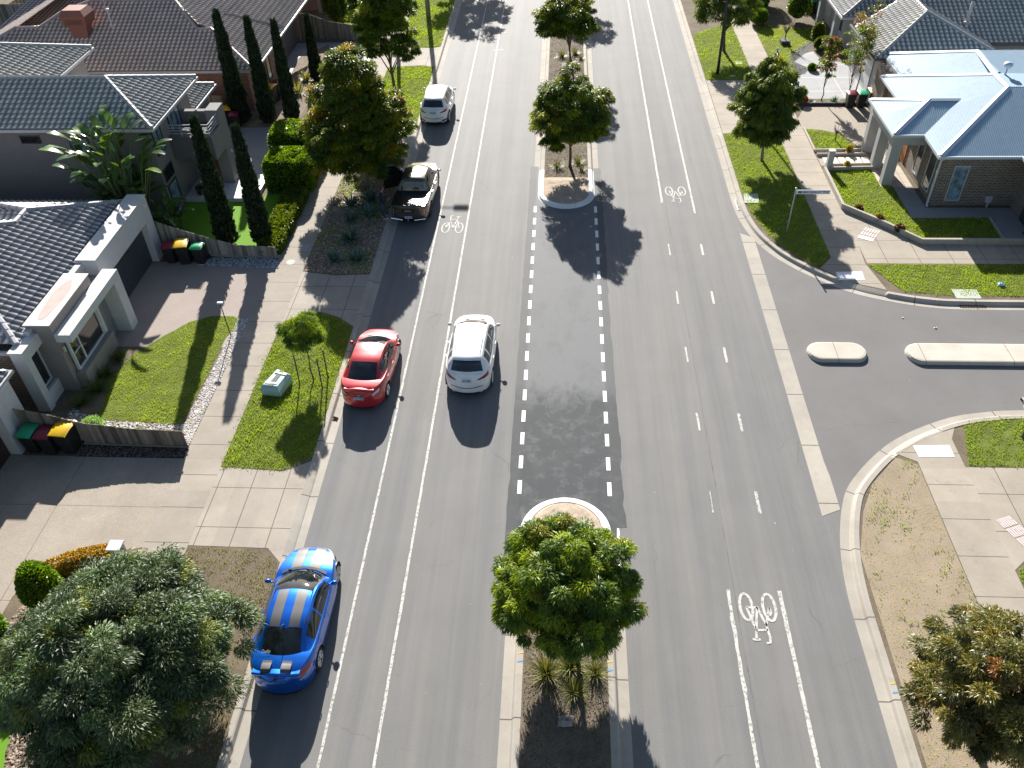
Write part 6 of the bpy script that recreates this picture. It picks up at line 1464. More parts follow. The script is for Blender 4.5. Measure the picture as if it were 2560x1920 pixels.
tussocks('grass_tussock', 'strappy tussocks in the median', 'tussock', .75, .02, 240, M_dry, ((1, 1, 1), (1.7, 1.5, 1.2), (.5, .7, .5), (1.9, 1.5, 1.0)), (4, 2, 3, 1), [
    (-.2, 12.5, 1.1, 'left strappy tussock under the nearest median tree'), (.45, 12.75, 1.1, 'middle strappy tussock at the foot of the nearest median tree'), (1.15, 12.6, .8, 'right strappy tussock under the nearest median tree'), (.55, 12.0, .8, 'front strappy tussock under the nearest median tree'),
    (-.2, 43.1, .8, 'brownish tussock in front of the upper median tree'), (.95, 43.6, .8, 'greener tussock right of the upper median tree trunk'), (1.15, 42.8, .6, 'small dark tussock at the upper nose of the median'),
    (.0, 59.6, .9, 'left tussock at the farthest median tree'), (.9, 60.2, .9, 'right tussock at the farthest median tree'), (.5, 58.2, .95, 'front tussock at the farthest median tree'), (1.3, 59.2, .6, 'small tussock on the kerb side of the farthest median tree')], 200)
tussocks('grass_tussock', 'arching tussocks against the left house', 'tussock', .85, .016, 260, M_dry, ((.55, .8, .4), (1.0, 1.1, .8), (.35, .55, .3)), (4, 1.5, 3), [
    (-18.35, 25.1, .85, 'arching tussock under the white-framed window'), (-18.3, 24.2, .9, 'arching tussock nearest the taupe wall corner'), (-18.2, 26.2, .8, 'arching tussock under the right end of the portico window'), (-18.6, 23.4, .75, 'dark tussock in the shade between the two wall fronts')], 210)
tussocks('flax_plant', 'pale striped flax plants', 'flax', 1.0, .045, 150, M_dry, ((1.9, 1.8, 1.5), (1, 1.1, .7), (1.2, .8, .6)), (3, 2, 1), [
    (-17.3, 53.6, 1.0, 'near flax plant in the bed behind the cypresses'), (-17.3, 55.8, 1.0, 'middle flax plant in the bed behind the cypresses'), (-16.9, 58.0, 1.0, 'far flax plant in the bed by the dark driveway'), (-15.9, 60.2, .9, 'flax plant behind the golden-tipped treetop'), (-15.2, 58.9, .8, 'flax plant nearest the footpath behind the trees')], 220)
tussocks('agapanthus', 'leafy clumps below the young trees', 'plant', .5, .04, 90, M_agave, ((.9, 1.1, .5), (1.6, 1.6, 1.2)), (3, 1), [
    (15.4, 51.55, .75, 'small leafy clump next to the crimson shrub'), (16.85, 51.6, 1.1, 'large pale-topped leafy clump between the two young trees')], 230)
tussocks('agave', 'blue-green agaves in the bark bed', 'agave', .95, .13, 42, M_agave, ((1, 1, 1), (1.25, 1.3, 1.0), (.7, .85, .8)), (4, 1, 2), [
    (-10.95, 38.9, .85, 'uppermost left agave in the bark bed'), (-10.0, 39.4, 1.05, 'large agave beside the tree trunk in the bark bed'), (-9.75, 37.9, 1.0, 'agave nearest the person beside the dark utility'), (-10.6, 37.4, .7, 'green agave in the middle of the bark bed'),
    (-10.35, 35.6, 1.05, 'broad agave alone in the lower middle of the bark bed'), (-10.75, 33.7, .8, 'left of the two lowest agaves in the bark bed'), (-9.7, 33.7, .9, 'right of the two lowest agaves in the bark bed')], 240)
def paddle(name, label, p, H, n, L, w, seed):
    root = thing(name, label, 'plant', (*p, G0)); r = np.random.default_rng(seed); V = []; F = []; T = []; st_ = MB()
    for i in range(n):
        a = r.uniform(0, 2 * math.pi); hh = H * r.uniform(.35, 1.0); lean = r.uniform(.15, .95); l = L * r.uniform(.7, 1.15); ww0 = w * r.uniform(.75, 1.1)
        b0 = np.array([p[0] + r.normal() * .35, p[1] + r.normal() * .35, G0]); out = np.array([math.cos(a), math.sin(a), 0])
        top = b0 + out * lean * hh * .45 + np.array([0, 0, hh]); st_.tube([b0, (b0 + top) / 2 - out * .08, top], [.05, .035, .02], 5)
        d = out * (.35 + lean * .6) + np.array([0, 0, .9 - lean * .5]); d /= np.linalg.norm(d); s_ = np.array([-math.sin(a), math.cos(a), 0]); k0 = len(V)
        t = np.array((1, 1, 1)) * r.uniform(.6, 1.5) * (np.array((1.5, 1.25, .5)) if r.random() < .15 else 1); m_ = 9
        for k in range(m_):
            f = k / (m_ - 1); q = top + d * l * f + np.array([0, 0, -1]) * l * .35 * f * f; wd = ww0 * math.sin(math.pi * min(.97, f * .9 + .06)) ** .6
            jag = .75 + .25 * r.random(); V += [q - s_ * wd * jag + np.array([0, 0, .10 * wd]), q, q + s_ * wd * (.75 + .25 * r.random()) + np.array([0, 0, .10 * wd])]; T += [t] * 3
        for k in range(m_ - 1):
            o = k0 + 3 * k; F += [(o, o + 1, o + 4, o + 3), (o + 1, o + 2, o + 5, o + 4)]
    o = mesh_obj('foliage', V, np.array(F), M_strel, root); set_tint(o, np.array(T)); st_.build('stems', plain('green_stem', (.10, .14, .05), .6), root)
paddle('paddle_leaf_plant', 'tall clump of giant paddle leaves against the two-storey house wall', (-21.2, 36.0), 5.5, 140, 1.1, .25, 251)
paddle('paddle_leaf_plant', 'lower paddle-leaved clump in the shade at the garage corner', (-19.5, 35.7), 1.7, 34, .85, .16, 252)
b = MB()
r_ = np.random.default_rng(5)
def bare(name, label, p, H, n, seed, mat=M_barkA, pot=True):
    r = np.random.default_rng(seed); m = MB(); z0 = G0 + .15
    m.tube([(p[0], p[1], z0 - .2), (p[0], p[1], z0 + H * .4)], .035, 6)
    for i in range(n):
        a = r.uniform(0, 6.28); l = H * r.uniform(.4, .7); q = np.array([p[0], p[1], z0 + H * r.uniform(.2, .4)])
        m.tube([q, q + np.array([math.cos(a) * l * .3, math.sin(a) * l * .3, l * .5]), q + np.array([math.cos(a) * l * .55, math.sin(a) * l * .55, l])], [.018, .012, .005], 4)
    return tag(m.build(name, mat), label, 'tree')
bare('bare_tree', 'leafless small tree standing in the square planter on the far lawn', (15.75, 61.9), 1.9, 14, 6)
o = MB().bbox(15.45, 16.05, 61.5, 62.2, G0, .38, .02).build('square_planter', M_door); tag(o, 'dark square timber planter around the leafless tree on the far lawn', 'planter')
bare('bare_tree', 'tiny staked sapling on the small triangular lawn by the porch', (15.65, 46.3), .9, 7, 8)
bare('twiggy_shrub', 'twiggy bare shrub at the right edge beside the dark apron', (22.1, 36.2), 1.1, 22, 9)

# lawns: tinted soil sheets with real blades over them
def inpoly(x, y, P):
    c = np.zeros(len(x), bool); n = len(P)
    for i in range(n):
        x0, y0 = P[i]; x1, y1 = P[(i + 1) % n]
        m = ((y0 > y) != (y1 > y)) & (x < (x1 - x0) * (y - y0) / ((y1 - y0) or 1e-9) + x0); c ^= m
    return c
def lawn(name, label, P, dens, h, seed, soil=M_turf, tints=((1, 1, 1), (1.22, 1.08, .9), (.78, .86, .9)), z=.115, patch=0.0, w=.02, lean=.5, wts=(5, 2, 2), mat=None, edge=.06):
    sheet(name + '_bed', P, z, soil)
    r = np.random.default_rng(seed); A = np.array(P); x0, y0 = A.min(0) - edge; x1, y1 = A.max(0) + edge
    area = (x1 - x0) * (y1 - y0); n = int(area * dens); x, y = r.uniform(x0, x1, n), r.uniform(y0, y1, n)
    x += 0; k = inpoly(x + r.normal(size=n) * edge * .5, y + r.normal(size=n) * edge * .5, P)
    f = np.sin(x * 1.7 + seed) * np.cos(y * 1.3 + seed * 2) + .7 * np.sin(x * 4.3 + y * 3.1) * np.cos(y * 5.1 - x * 2.2 + seed) + .5 * np.sin(x * 9.7 - y * 7.3 + seed)
    if patch: k &= (f + r.normal(size=n) * .35) > patch
    x, y, f = x[k], y[k], f[k]; n = len(x)
    hh = h * r.uniform(.5, 1.35, n) * (1 + .28 * np.clip(f, -1, 1.5))
    C = np.stack([x, y, np.full(n, z)], 1); a = r.uniform(0, 6.28, n)
    D = np.stack([np.cos(a) * lean, np.sin(a) * lean, np.ones(n)], 1)
    T = np.array(tints)[r.choice(len(tints), n, p=np.array(wts) / sum(wts))] * r.uniform(.7, 1.3, (n, 1)) * (1 + .16 * np.clip(f, -1.2, 1.2))[:, None]
    o = leaves(name, C, D, hh, w * r.uniform(.7, 1.4, n), T, mat or M_blade, None, droop=.25, r=r)
    return tag(o, label, 'grass', kind='stuff')
LL = [(-17.55, 22.55), (-14.25, 22.35), (-14.2, 23.3), (-14.15, 25), (-14.15, 27.6), (-13.8, 28.9), (-14.3, 29.2), (-15.25, 29.2), (-16.1, 28.75), (-17.0, 27.6), (-17.7, 26.5), (-18.1, 25)]
lawn('lawn', 'sunlit green lawn in front of the left house', LL, 620, .06, 301, w=.018, tints=((1.15, 1.1, .8), (1.5, 1.15, .8), (.85, 1, .7)))
lawn('verge_grass', 'grass verge with the small staked tree', [(-12.03, 20.25), (-9.8, 20.1), (-8.83, 20.8), (-8.83, 28.4), (-9.6, 29.1), (-10.5, 29.5), (-11.3, 29.2), (-12.0, 28.3)], 600, .085, 302, w=.022, edge=.18)
lawn('verge_grass', 'patchy brown verge above the large grey gum', [(-12.03, 4), (-8.83, 4), (-8.83, 16.0), (-9.4, 16.6), (-12.03, 16.65)], 420, .05, 303, soil=M_soil, tints=((.8, .62, .6), (1.0, .66, .7), (.6, .6, .6)), patch=-.5)
lawn('verge_grass', 'grass verge beside the parked white wagon', [(-12.03, 47.4), (-10.2, 47.0), (-8.83, 47.5), (-8.83, 57.8), (-9.6, 58.2), (-12.03, 57.9)], 300, .10, 304, w=.035, edge=.15)
lawn('verge_grass', 'sunny far verge around the tall timber pole', [(-12.03, 61.9), (-9.6, 61.7), (-8.83, 62.0), (-8.83, 73.1), (-12.03, 73.4)], 220, .09, 305, w=.045, edge=.12)
lawn('lawn', 'far left lawn beyond the sweeping fence', [(-17.5, 64.0), (-13.6, 63.7), (-13.6, 73.8), (-18.3, 73.8), (-18.3, 69.5)], 180, .08, 306, w=.05)
lawn('verge_grass', 'shaded grass verge under the dark drooping tree', [(9.46, 47.2), (12.6, 47.9), (12.6, 34.2), (12.0, 33.35), (11.7, 33.4), (10.6, 35.0), (10.1, 36.1), (9.6, 38.2), (9.44, 41)], 420, .08, 307, w=.024, edge=.1)
lawn('verge_grass', 'grass verge around the black street light', [(9.46, 55.35), (12.6, 55.3), (12.6, 66.5), (9.5, 63.8)], 240, .08, 308, w=.035, edge=.1)
lawn('verge_grass', 'grass strip along the side street', [(14.1, 33.55), (15.1, 31.45), (17, 31.1), (26, 31.05), (26, 33.55)], 480, .08, 309, w=.024, edge=.08)
lawn('lawn', 'corner lawn inside the low concrete wall', [(14.28, 42.6), (16.7, 42.75), (16.75, 41.2), (17.3, 40.8), (17.32, 37.65), (21.0, 37.7), (20.95, 35.4), (17.1, 35.45), (15.7, 37.15), (14.28, 38.68)], 420, .09, 310, w=.026)
lawn('lawn', 'small triangular lawn by the beige driveway', [(14.27, 45.0), (16.75, 45.05), (16.1, 47.1), (15.2, 47.65), (14.27, 47.85)], 420, .085, 311, w=.026)
lawn('lawn', 'bright far lawn with the leafless tree', [(14.2, 56.2), (15.5, 56.2), (15.7, 58.5), (16.3, 60.2), (17.8, 62.3), (18.4, 64.8), (15.3, 65.5), (14.2, 65.4)], 260, .06, 312, w=.035, tints=((1.2, 1.1, .8), (1.35, 1.15, .8)), wts=(3, 2))
lawn('verge_grass', 'bare dirt verge with scattered green weeds at the lower right corner', [(9.52, 4), (12.58, 4), (12.58, 20.9), (11.9, 21.25), (10.75, 19.95), (10.15, 18.75), (9.6, 17)], 260, .06, 313, soil=M_dirt, patch=.75, w=.024, tints=((.7, .85, .7), (1, .9, .7)), wts=(3, 2))
lawn('verge_grass', 'thin dry grass over the lower right dirt verge', [(9.52, 4), (12.58, 4), (12.58, 20.9), (11.9, 21.25), (10.75, 19.95), (10.15, 18.75), (9.6, 17)], 130, .035, 323, soil=M_dirt, z=.114, w=.016, lean=1.6, tints=((2.2, 1.2, 1.6), (1.6, 1.2, 1.0)), wts=(3, 2))
lawn('verge_grass', 'grass patch beside the white square at the lower side street', [(14.3, 20.9), (26, 20.9), (26, 23.3), (16, 23.35), (14.8, 22.95)], 420, .07, 314, patch=-1.0, w=.026, edge=.1)
lawn('verge_grass', 'green corner of lawn at the lower right border', [(14.2, 16.4), (14.2, 8), (26, 8), (26, 19.0), (17.4, 19.0), (15.2, 17.3)], 420, .08, 315, w=.024)
sheet('artificial_turf', [(-19.85, 34.15), (-14.6, 34.1), (-14.6, 40.1), (-15.8, 40.1), (-15.9, 39.25), (-19.85, 39.25)], .116, M_plastic)
sheet('artificial_turf', [(-22, 7), (-13.6, 7), (-14.35, 9.9), (-14.75, 11.6), (-15.3, 12.4), (-22, 12.0)], .116, M_plastic)
sheet('bark_bed', [(-12.0, 32.75), (-10.4, 32.5), (-8.83, 32.6), (-8.83, 43.9), (-10.3, 44.5), (-12.0, 43.6)], .1165, M_bark)
sheet('bark_bed', [(-14.4, 9.2), (-13.6, 7), (-13.55, 15.9), (-14.6, 15.6), (-16.4, 15.0), (-16.6, 13), (-15.4, 12.2)], .118, M_bark)
sheet('bark_bed', [(-19.4, 48.4), (-16.3, 48.4), (-16.2, 54), (-15.9, 58.4), (-17.2, 62.5), (-18.8, 60), (-18.3, 51)], .117, M_bark)
lawn('ground_weeds', 'low weeds scattered through the bark bed', [(-12.0, 32.75), (-10.4, 32.5), (-8.83, 32.6), (-8.83, 43.9), (-10.3, 44.5), (-12.0, 43.6)], 160, .09, 316, soil=M_bark, patch=.1, w=.035, tints=((.7, .9, .7), (1, 1, .7)), wts=(3, 2), z=.117)
lawn('ground_weeds', 'weeds among the pebbles beside the left lawn', [(-14.15, 22), (-13.58, 21.9), (-13.58, 29), (-13.8, 29)], 60, .07, 317, soil=M_sand, patch=.5, w=.03, wts=(3, 2, 1), z=.1155)
def pebbles(name, label, P, n, r0, seed, cols, z=.12):
    r = np.random.default_rng(seed); A = np.array(P); x0, y0 = A.min(0); x1, y1 = A.max(0); m = int(n * 2.5)
    x, y = r.uniform(x0, x1, m), r.uniform(y0, y1, m); k = inpoly(x, y, P); x, y = x[k][:n], y[k][:n]; n = len(x)
    base = np.array([(1, 0, 0), (0, 1, 0), (-1, 0, 0), (0, -1, 0), (0, 0, .7), (0, 0, -.3)], float)
    s = r0 * r.uniform(.5, 1.5, (n, 1, 1)) * r.uniform(.6, 1.2, (n, 1, 3)); an = r.uniform(0, 6.28, n); c, s_ = np.cos(an), np.sin(an)
    Q = base[None] * s; Q = np.stack([Q[..., 0] * c[:, None] - Q[..., 1] * s_[:, None], Q[..., 0] * s_[:, None] + Q[..., 1] * c[:, None], Q[..., 2]], -1)
    V = (Q + np.stack([x, y, np.full(n, z)], 1)[:, None]).reshape(-1, 3)
    f = np.array([(0, 1, 4), (1, 2, 4), (2, 3, 4), (3, 0, 4)]); F = (f[None] + np.arange(n)[:, None, None] * 6).reshape(-1, 3)
    o = mesh_obj(name, V, F, M_peb); set_tint(o, np.repeat(np.array(cols)[r.integers(0, len(cols), n)], 6, 0)); return tag(o, label, 'pebbles', kind='stuff')
t = NT('pebble'); at = t.n('ShaderNodeAttribute', attribute_name='tint'); t.col(at.outputs['Color']); t.b.inputs['Roughness'].default_value = .8; M_peb = t.m
WP = [(.62, .58, .54), (.50, .44, .40), (.35, .32, .30), (.7, .68, .66)]
pebbles('pebbles', 'white pebble strip between the left lawn and the footpath', [(-14.2, 21.3), (-13.56, 21.3), (-13.56, 29), (-14.0, 29), (-14.15, 22)], 2600, .035, 401, WP)
pebbles('pebbles', 'white pebbles behind the brown paling fence', [(-18.6, 21.5), (-13.56, 21.3), (-13.56, 22.3), (-17.6, 22.5), (-18.9, 23.2)], 2600, .035, 402, WP)
pebbles('pebbles', 'dark pebble strip under the brown paling fence', [(-17.6, 20.64), (-13.56, 20.64), (-13.56, 21.1), (-17.6, 21.15)], 1800, .035, 403, [(.06, .045, .035), (.14, .10, .08), (.03, .025, .02), (.25, .2, .15)])
sheet('pebble_bed', [(-17.6, 20.6), (-13.53, 20.6), (-13.53, 21.15), (-17.6, 21.2)], .117, plain('dark_bed', (.03, .022, .016), .95))
pebbles('pebbles', 'grey pebbles beneath the grey paling fence by the near bins', [(-17.3, 33.2), (-13.4, 32.95), (-13.4, 33.8), (-17.3, 33.9)], 2000, .04, 404, [(.42, .42, .42), (.25, .26, .28), (.12, .12, .13), (.6, .6, .6)])
BC = [(.34, .25, .18), (.22, .15, .10), (.45, .36, .28), (.14, .09, .06)]
pebbles('bark_chips', 'bark chips covering the agave bed', [(-12.0, 32.75), (-10.4, 32.5), (-8.83, 32.6), (-8.83, 43.9), (-10.3, 44.5), (-12.0, 43.6)], 6000, .045, 405, BC)
pebbles('bark_chips', 'bark chips beside the path at the lower left corner', [(-14.4, 9.2), (-13.6, 7), (-13.55, 15.9), (-14.6, 15.6), (-16.4, 15.0), (-16.6, 13), (-15.4, 12.2)], 3500, .045, 406, BC)
pebbles('bark_chips', 'mulch and leaf litter in the near median', [(-.85, 4), (1.48, 4), (1.48, 15.9), (-.85, 15.9)], 7000, .018, 407, [(.15, .115, .08), (.11, .085, .06), (.19, .15, .11), (.085, .065, .045)], z=.125)
pebbles('bark_chips', 'mulch in the far median under the trees', [(-.85, 41.9), (1.48, 41.9), (1.48, 66), (-.85, 66)], 5000, .03, 408, [(.16, .12, .09), (.11, .085, .06), (.22, .17, .13)], z=.125)
pebbles('pebbles', 'dark stones in the curved bed by the grey slab driveway', [(14.2, 56.1), (15.7, 56.1), (16.4, 57.2), (15.7, 58.4), (16.6, 60.2), (17.8, 62.2), (16.2, 60.5), (15.4, 58.6), (14.3, 57.5)], 900, .05, 409, [(.10, .10, .105), (.05, .05, .055)])
sheet('stone_bed', [(15.5, 56.1), (16.0, 56.2), (16.5, 57.2), (15.75, 58.4), (16.9, 60.1), (17.9, 62.2), (17.4, 62.3), (16.0, 60.5), (15.3, 58.6), (15.8, 57.2)], .119, plain('dark_bed2', (.09, .09, .10), .95))

# ------------------------------------------------------------------ bins, letterboxes, poles, cabinet
M_bin = plain('bin_black', (.018, .02, .019), .5, vary=.1); M_axle = plain('bin_wheel', (.01, .01, .01), .8, vary=0)
LID = {'yellow': plain('yellow_lid', (.70, .43, .005), .4, vary=.05), 'green': plain('green_lid', (.01, .36, .16), .4, vary=.05), 'maroon': plain('maroon_lid', (.22, .012, .035), .4, vary=.05)}
BIN = {}
def bin_(col, label, x, y, rz=0.0, big=1.0, group='wheelie bins'):
    if col not in BIN:
        r = thing('wheelie_bin', label, 'bin', (0, 0, 0), 0, group); m = MB()
        lv = [(0, .20, .22), (.05, .215, .235), (.5, .25, .29), (.9, .275, .33), (.96, .285, .345)]
        V = []; n = 0
        for z, a, c in lv:
            q = .04; V += [(-a + q, -c, z), (a - q, -c, z), (a, -c + q, z), (a, c - q, z), (a - q, c, z), (-a + q, c, z), (-a, c - q, z), (-a, -c + q, z)]
        F = [tuple(range(7, -1, -1))] + [(k * 8 + i, k * 8 + (i + 1) % 8, (k + 1) * 8 + (i + 1) % 8, (k + 1) * 8 + i) for k in range(4) for i in range(8)]
        m.add(V, F); m.tube([(-.2, .36, .93), (.2, .36, .93)], .018, 6); m.build('body', M_bin, r)
        m = MB(); G = [[(x_, y_, .965 + .075 * (1 - (y_ / .38) ** 2) * (1 - .3 * abs(x_ / .3) ** 4) - (.03 if abs(x_) > .28 else 0)) for x_ in (-.305, -.285, -.25, -.1, .1, .25, .285, .305)] for y_ in (-.385, -.36, -.3, -.1, .1, .3, .36)]
        m.grid(G); m.f = [f[::-1] for f in m.f]; m.add([(-.30, -.385, .965), (.30, -.385, .965), (.30, -.39, .935), (-.30, -.39, .935)], [(0, 1, 2, 3)])
        lo = m.build('lid', LID[col], r, smooth=True)
        m = MB()
        for sx in (-1, 1): m.lathe([(.02, sx * .27 - .025), (.11, sx * .27 - .025), (.11, sx * .27 + .025), (.02, sx * .27 + .025)], (0, .30, .11), 'x', 14)
        m.build('wheels', M_axle, r); BIN[col] = r; o = r
    else: o = copy_tree(BIN[col], label=label)
    o.location = (x, y, G0 + .01); o.rotation_euler[2] = rz; o.scale = (big, big, big); return o
bin_('maroon', 'maroon-lidded bin half hidden behind the white garage corner', -18.55, 33.55, .1, .96)
bin_('yellow', 'yellow-lidded bin by the charcoal garage door, between maroon and green', -17.85, 33.5, .12, 1.12)
bin_('green', 'green-lidded bin at the foot of the grey paling fence', -17.1, 33.5, -.05, .96)
bin_('green', 'green-lidded bin beside the white pillar at the far left', -19.18, 20.95, -.08, 1.0)
bin_('maroon', 'maroon-lidded bin between green and yellow below the brown fence', -18.52, 20.9, -.05, 1.0)
bin_('yellow', 'large yellow-lidded bin in front of the brown fence at lower left', -17.83, 20.98, -.1, 1.15)
bin_('maroon', 'maroon-lidded bin left of the trio by the blue-roofed house', 17.55, 50.95, 0, .95)
bin_('green', 'green-lidded bin in the middle of the trio by the blue-roofed house', 18.2, 50.98, 0, .95)
bin_('yellow', 'yellow-lidded bin at the house end of the trio by the blue-roofed house', 18.85, 50.95, 0, 1.1)
bin_('yellow', 'yellow-lidded bin in the dark gap behind the balcony', -20.45, 49.0, .1, 1.05)
bin_('maroon', 'maroon-lidded bin right of the yellow one behind the balcony', -19.85, 48.35, .1, .95)
bin_('yellow', 'yellow-lidded bin against the brick wall between two cypresses', -18.6, 52.2, -.2, 1.1)
bin_('maroon', 'maroon-lidded bin behind the yellow one at the red brick wall', -18.5, 53.2, -.2, 1.0)
bin_('green', 'green-lidded bin in shade at the top right brick house', 18.9, 68.2, 0, 1.0)
bin_('maroon', 'maroon-lidded bin behind the green one at the top right brick house', 18.9, 69.2, 0, 1.0)

# street name sign
sg = thing('street_sign', 'white street name blade reading MANDALAY PDE on a tilted grey post', 'street sign', (11.04, 36.43, G0))
M_gal = plain('galvanised_steel', (.45, .46, .46), .4, metal=.3, vary=.1)
b = MB(); b.tube([(11.04, 36.43, 0), (11.05, 36.43, 2.42)], .032, 10); b.lathe([(.045, 0), (.045, .05), (.01, .07)], (11.05, 36.43, 2.4)); b.tube([(11.0, 36.40, .62), (10.93, 36.4, .68)], .012, 5); b.build('post', M_gal, sg)
b = MB(); b.bbox(11.08, 12.66, 36.415, 36.445, 2.13, 2.34, .004); bl = b.build('name_blade', plain('sign_white', (.72, .74, .77), .5, vary=0), sg)
M_ink = plain('sign_blue', (.02, .07, .30), .5, vary=0)
text_mesh('MANDALAY PDE', .17, M_ink, 'lettering', bl, (12.0, 36.411, 2.235), (math.pi / 2, 0, 0), .002, width=1.18)
b = MB(); b.box(11.17, 11.25, 36.41, 36.414, 2.18, 2.29).box(11.26, 11.32, 36.41, 36.414, 2.18, 2.29).box(11.33, 11.36, 36.41, 36.414, 2.18, 2.29); b.build('crest', M_ink, bl)
# poles
b = MB(); b.tube([(-10.5, 68.3, -.2), (-10.48, 68.3, 7.0)], [.19, .15], 14); pt = thing('power_pole', 'thick timber power pole standing on the far left verge', 'pole', (-10.5, 68.3, G0)); b.build('shaft', M_pale2, pt, smooth=True)
M_pole = plain('black_pole', (.012, .012, .013), .4, vary=.1)
pt = thing('street_light', 'tall black street light pole on the right verge near the top', 'street light', (10.33, 56.4, G0))
b = MB(); b.tube([(10.33, 56.4, -.1), (10.33, 56.4, 1.2), (10.33, 56.4, 9.6)], [.105, .09, .05], 12); b.build('shaft', M_pole, pt, smooth=True)
b = MB(); b.tube([(10.33, 56.4, 9.3), (9.9, 56.4, 9.6), (9.3, 56.4, 9.65)], .035, 6); b.build('arm', M_pole, pt)
b = MB(); b.bbox(8.9, 9.35, 56.3, 56.5, 9.6, 9.7, .02); b.build('lamp_head', M_pole, pt)
pt = thing('street_light', 'grey street light hidden behind the yellow-edged tree, its lamp shadow on the left lane', 'street light', (-11.5, 59.3, G0))
b = MB(); b.tube([(-11.5, 59.3, -.1), (-11.5, 59.3, 9.4)], [.14, .08], 12); b.build('shaft', M_gal, pt, smooth=True)
b = MB(); b.tube([(-11.5, 59.3, 9.2), (-11.0, 59.3, 9.9), (-9.9, 59.3, 10.05), (-8.7, 59.3, 10.1)], .04, 8); b.build('arm', M_gal, pt)
b = MB(); b.bbox(-8.75, -7.95, 59.12, 59.48, 10.02, 10.18, .03); b.build('lamp_head', M_gal, pt)
pt = thing('garden_light', 'small black garden lamp post on the corner of the left lawn', 'lamp', (-13.95, 27.75, G0))
b = MB(); b.tube([(-13.95, 27.75, G0), (-14.02, 27.85, .9), (-14.08, 27.95, 1.72)], .022, 6); b.build('post', M_pole, pt)
b = MB(); b.bbox(-14.2, -13.95, 27.9, 28.02, 1.70, 1.76, .01); b.build('lamp_head', M_frame, pt)
# letterboxes
pt = thing('letterbox', 'square grey brick-pier letterbox beside the golden hedge', 'letterbox', (-13.85, 15.9, G0))
b = MB(); b.bbox(-14.05, -13.68, 15.78, 16.12, G0, 1.0, .015); b.build('pier', plain('pale_pier', (.46, .43, .39), .9, vary=.08), pt)
b = MB(); b.bbox(-14.09, -13.64, 15.74, 16.16, 1.0, 1.05, .01); b.build('cap', M_stucco, pt)
b = MB(); b.box(-13.68, -13.672, 15.86, 15.96, .8, .92).box(-13.68, -13.674, 15.9, 15.96, .3, .45); b.build('slot', M_black, pt)
pt = thing('letterbox', 'light grey letterbox pier at the end of the stepping-slab path', 'letterbox', (14.5, 42.95, G0))
b = MB(); b.bbox(14.36, 14.66, 42.82, 43.12, G0, 1.13, .015); b.build('pier', M_rendR, pt)
b = MB(); b.bbox(14.34, 14.68, 42.8, 43.14, 1.13, 1.18, .01); b.build('cap', M_stucco, pt)
pt = thing('letterbox', 'dark letterbox on a white post at the edge of the far right lawn', 'letterbox', (14.45, 58.2, G0))
b = MB(); b.bbox(14.4, 14.5, 58.2, 58.3, G0, 1.1, .01); b.build('post', M_rendR, pt)
b = MB(); b.bbox(14.25, 14.55, 57.95, 58.2, .55, .85, .02); b.build('box', M_black, pt)
# electricity kiosk on the verge
pt = thing('service_cabinet', 'low pale green service cabinet with a dark central strip on the left verge', 'cabinet', (-11.05, 24.4, G0))
M_cab = plain('pale_green_cabinet', (.36, .52, .49), .5, vary=.07)
b = MB(); a0, a1 = (-11.5, 23.85), (-10.75, 23.75)
V = [(-11.55, 24.05, .12), (-10.8, 23.95, .12), (-10.55, 24.85, .12), (-11.15, 25.15, .12), (-11.6, 24.0, .42), (-10.8, 23.9, .42), (-10.55, 24.85, .50), (-11.2, 25.2, .50), (-11.5, 24.2, .56), (-10.9, 24.1, .56), (-10.68, 24.8, .60), (-11.15, 25.05, .60)]
b.add(V, [(0, 1, 5, 4), (1, 2, 6, 5), (2, 3, 7, 6), (3, 0, 4, 7), (4, 5, 9, 8), (5, 6, 10, 9), (6, 7, 11, 10), (7, 4, 8, 11), (8, 9, 10, 11)]); b.build('housing', M_cab, pt)
b = MB(); b.add([(-11.3, 24.13, .575), (-11.1, 24.1, .575), (-10.85, 24.93, .618), (-11.0, 25.0, .618)], [(0, 1, 2, 3)]); b.build('centre_strip', M_black, pt)
M_tape = plain('white_tape', (.7, .7, .7), .6, vary=0)
b = MB(); b.add([(-11.45, 24.25, .58), (-10.95, 24.2, .58), (-10.93, 24.3, .588), (-11.43, 24.35, .588)], [(0, 1, 2, 3)]).add([(-11.2, 24.85, .62), (-10.72, 24.7, .62), (-10.7, 24.78, .622), (-11.18, 24.93, .622)], [(0, 1, 2, 3)]); b.build('label_strip', M_tape, pt)
# white metal frame in the bark bed
b = MB()
Pf = [(-11.05, 40.2, .3), (-11.05, 40.2, .14), (-10.15, 40.35, .14), (-10.1, 41.5, .16), (-10.85, 41.6, .16), (-11.05, 40.2, .16)]
b.tube([(-11.1, 40.2, .13), (-10.85, 41.7, .13)], .03, 5).tube([(-11.1, 40.2, .13), (-10.3, 40.25, .13)], .025, 5).tube([(-10.85, 41.7, .13), (-10.4, 41.7, .13)], .025, 5)
tag(b.build('white_edging', M_tape), 'white L-shaped edging strip lying in the bark bed by the tree trunk', 'edging')
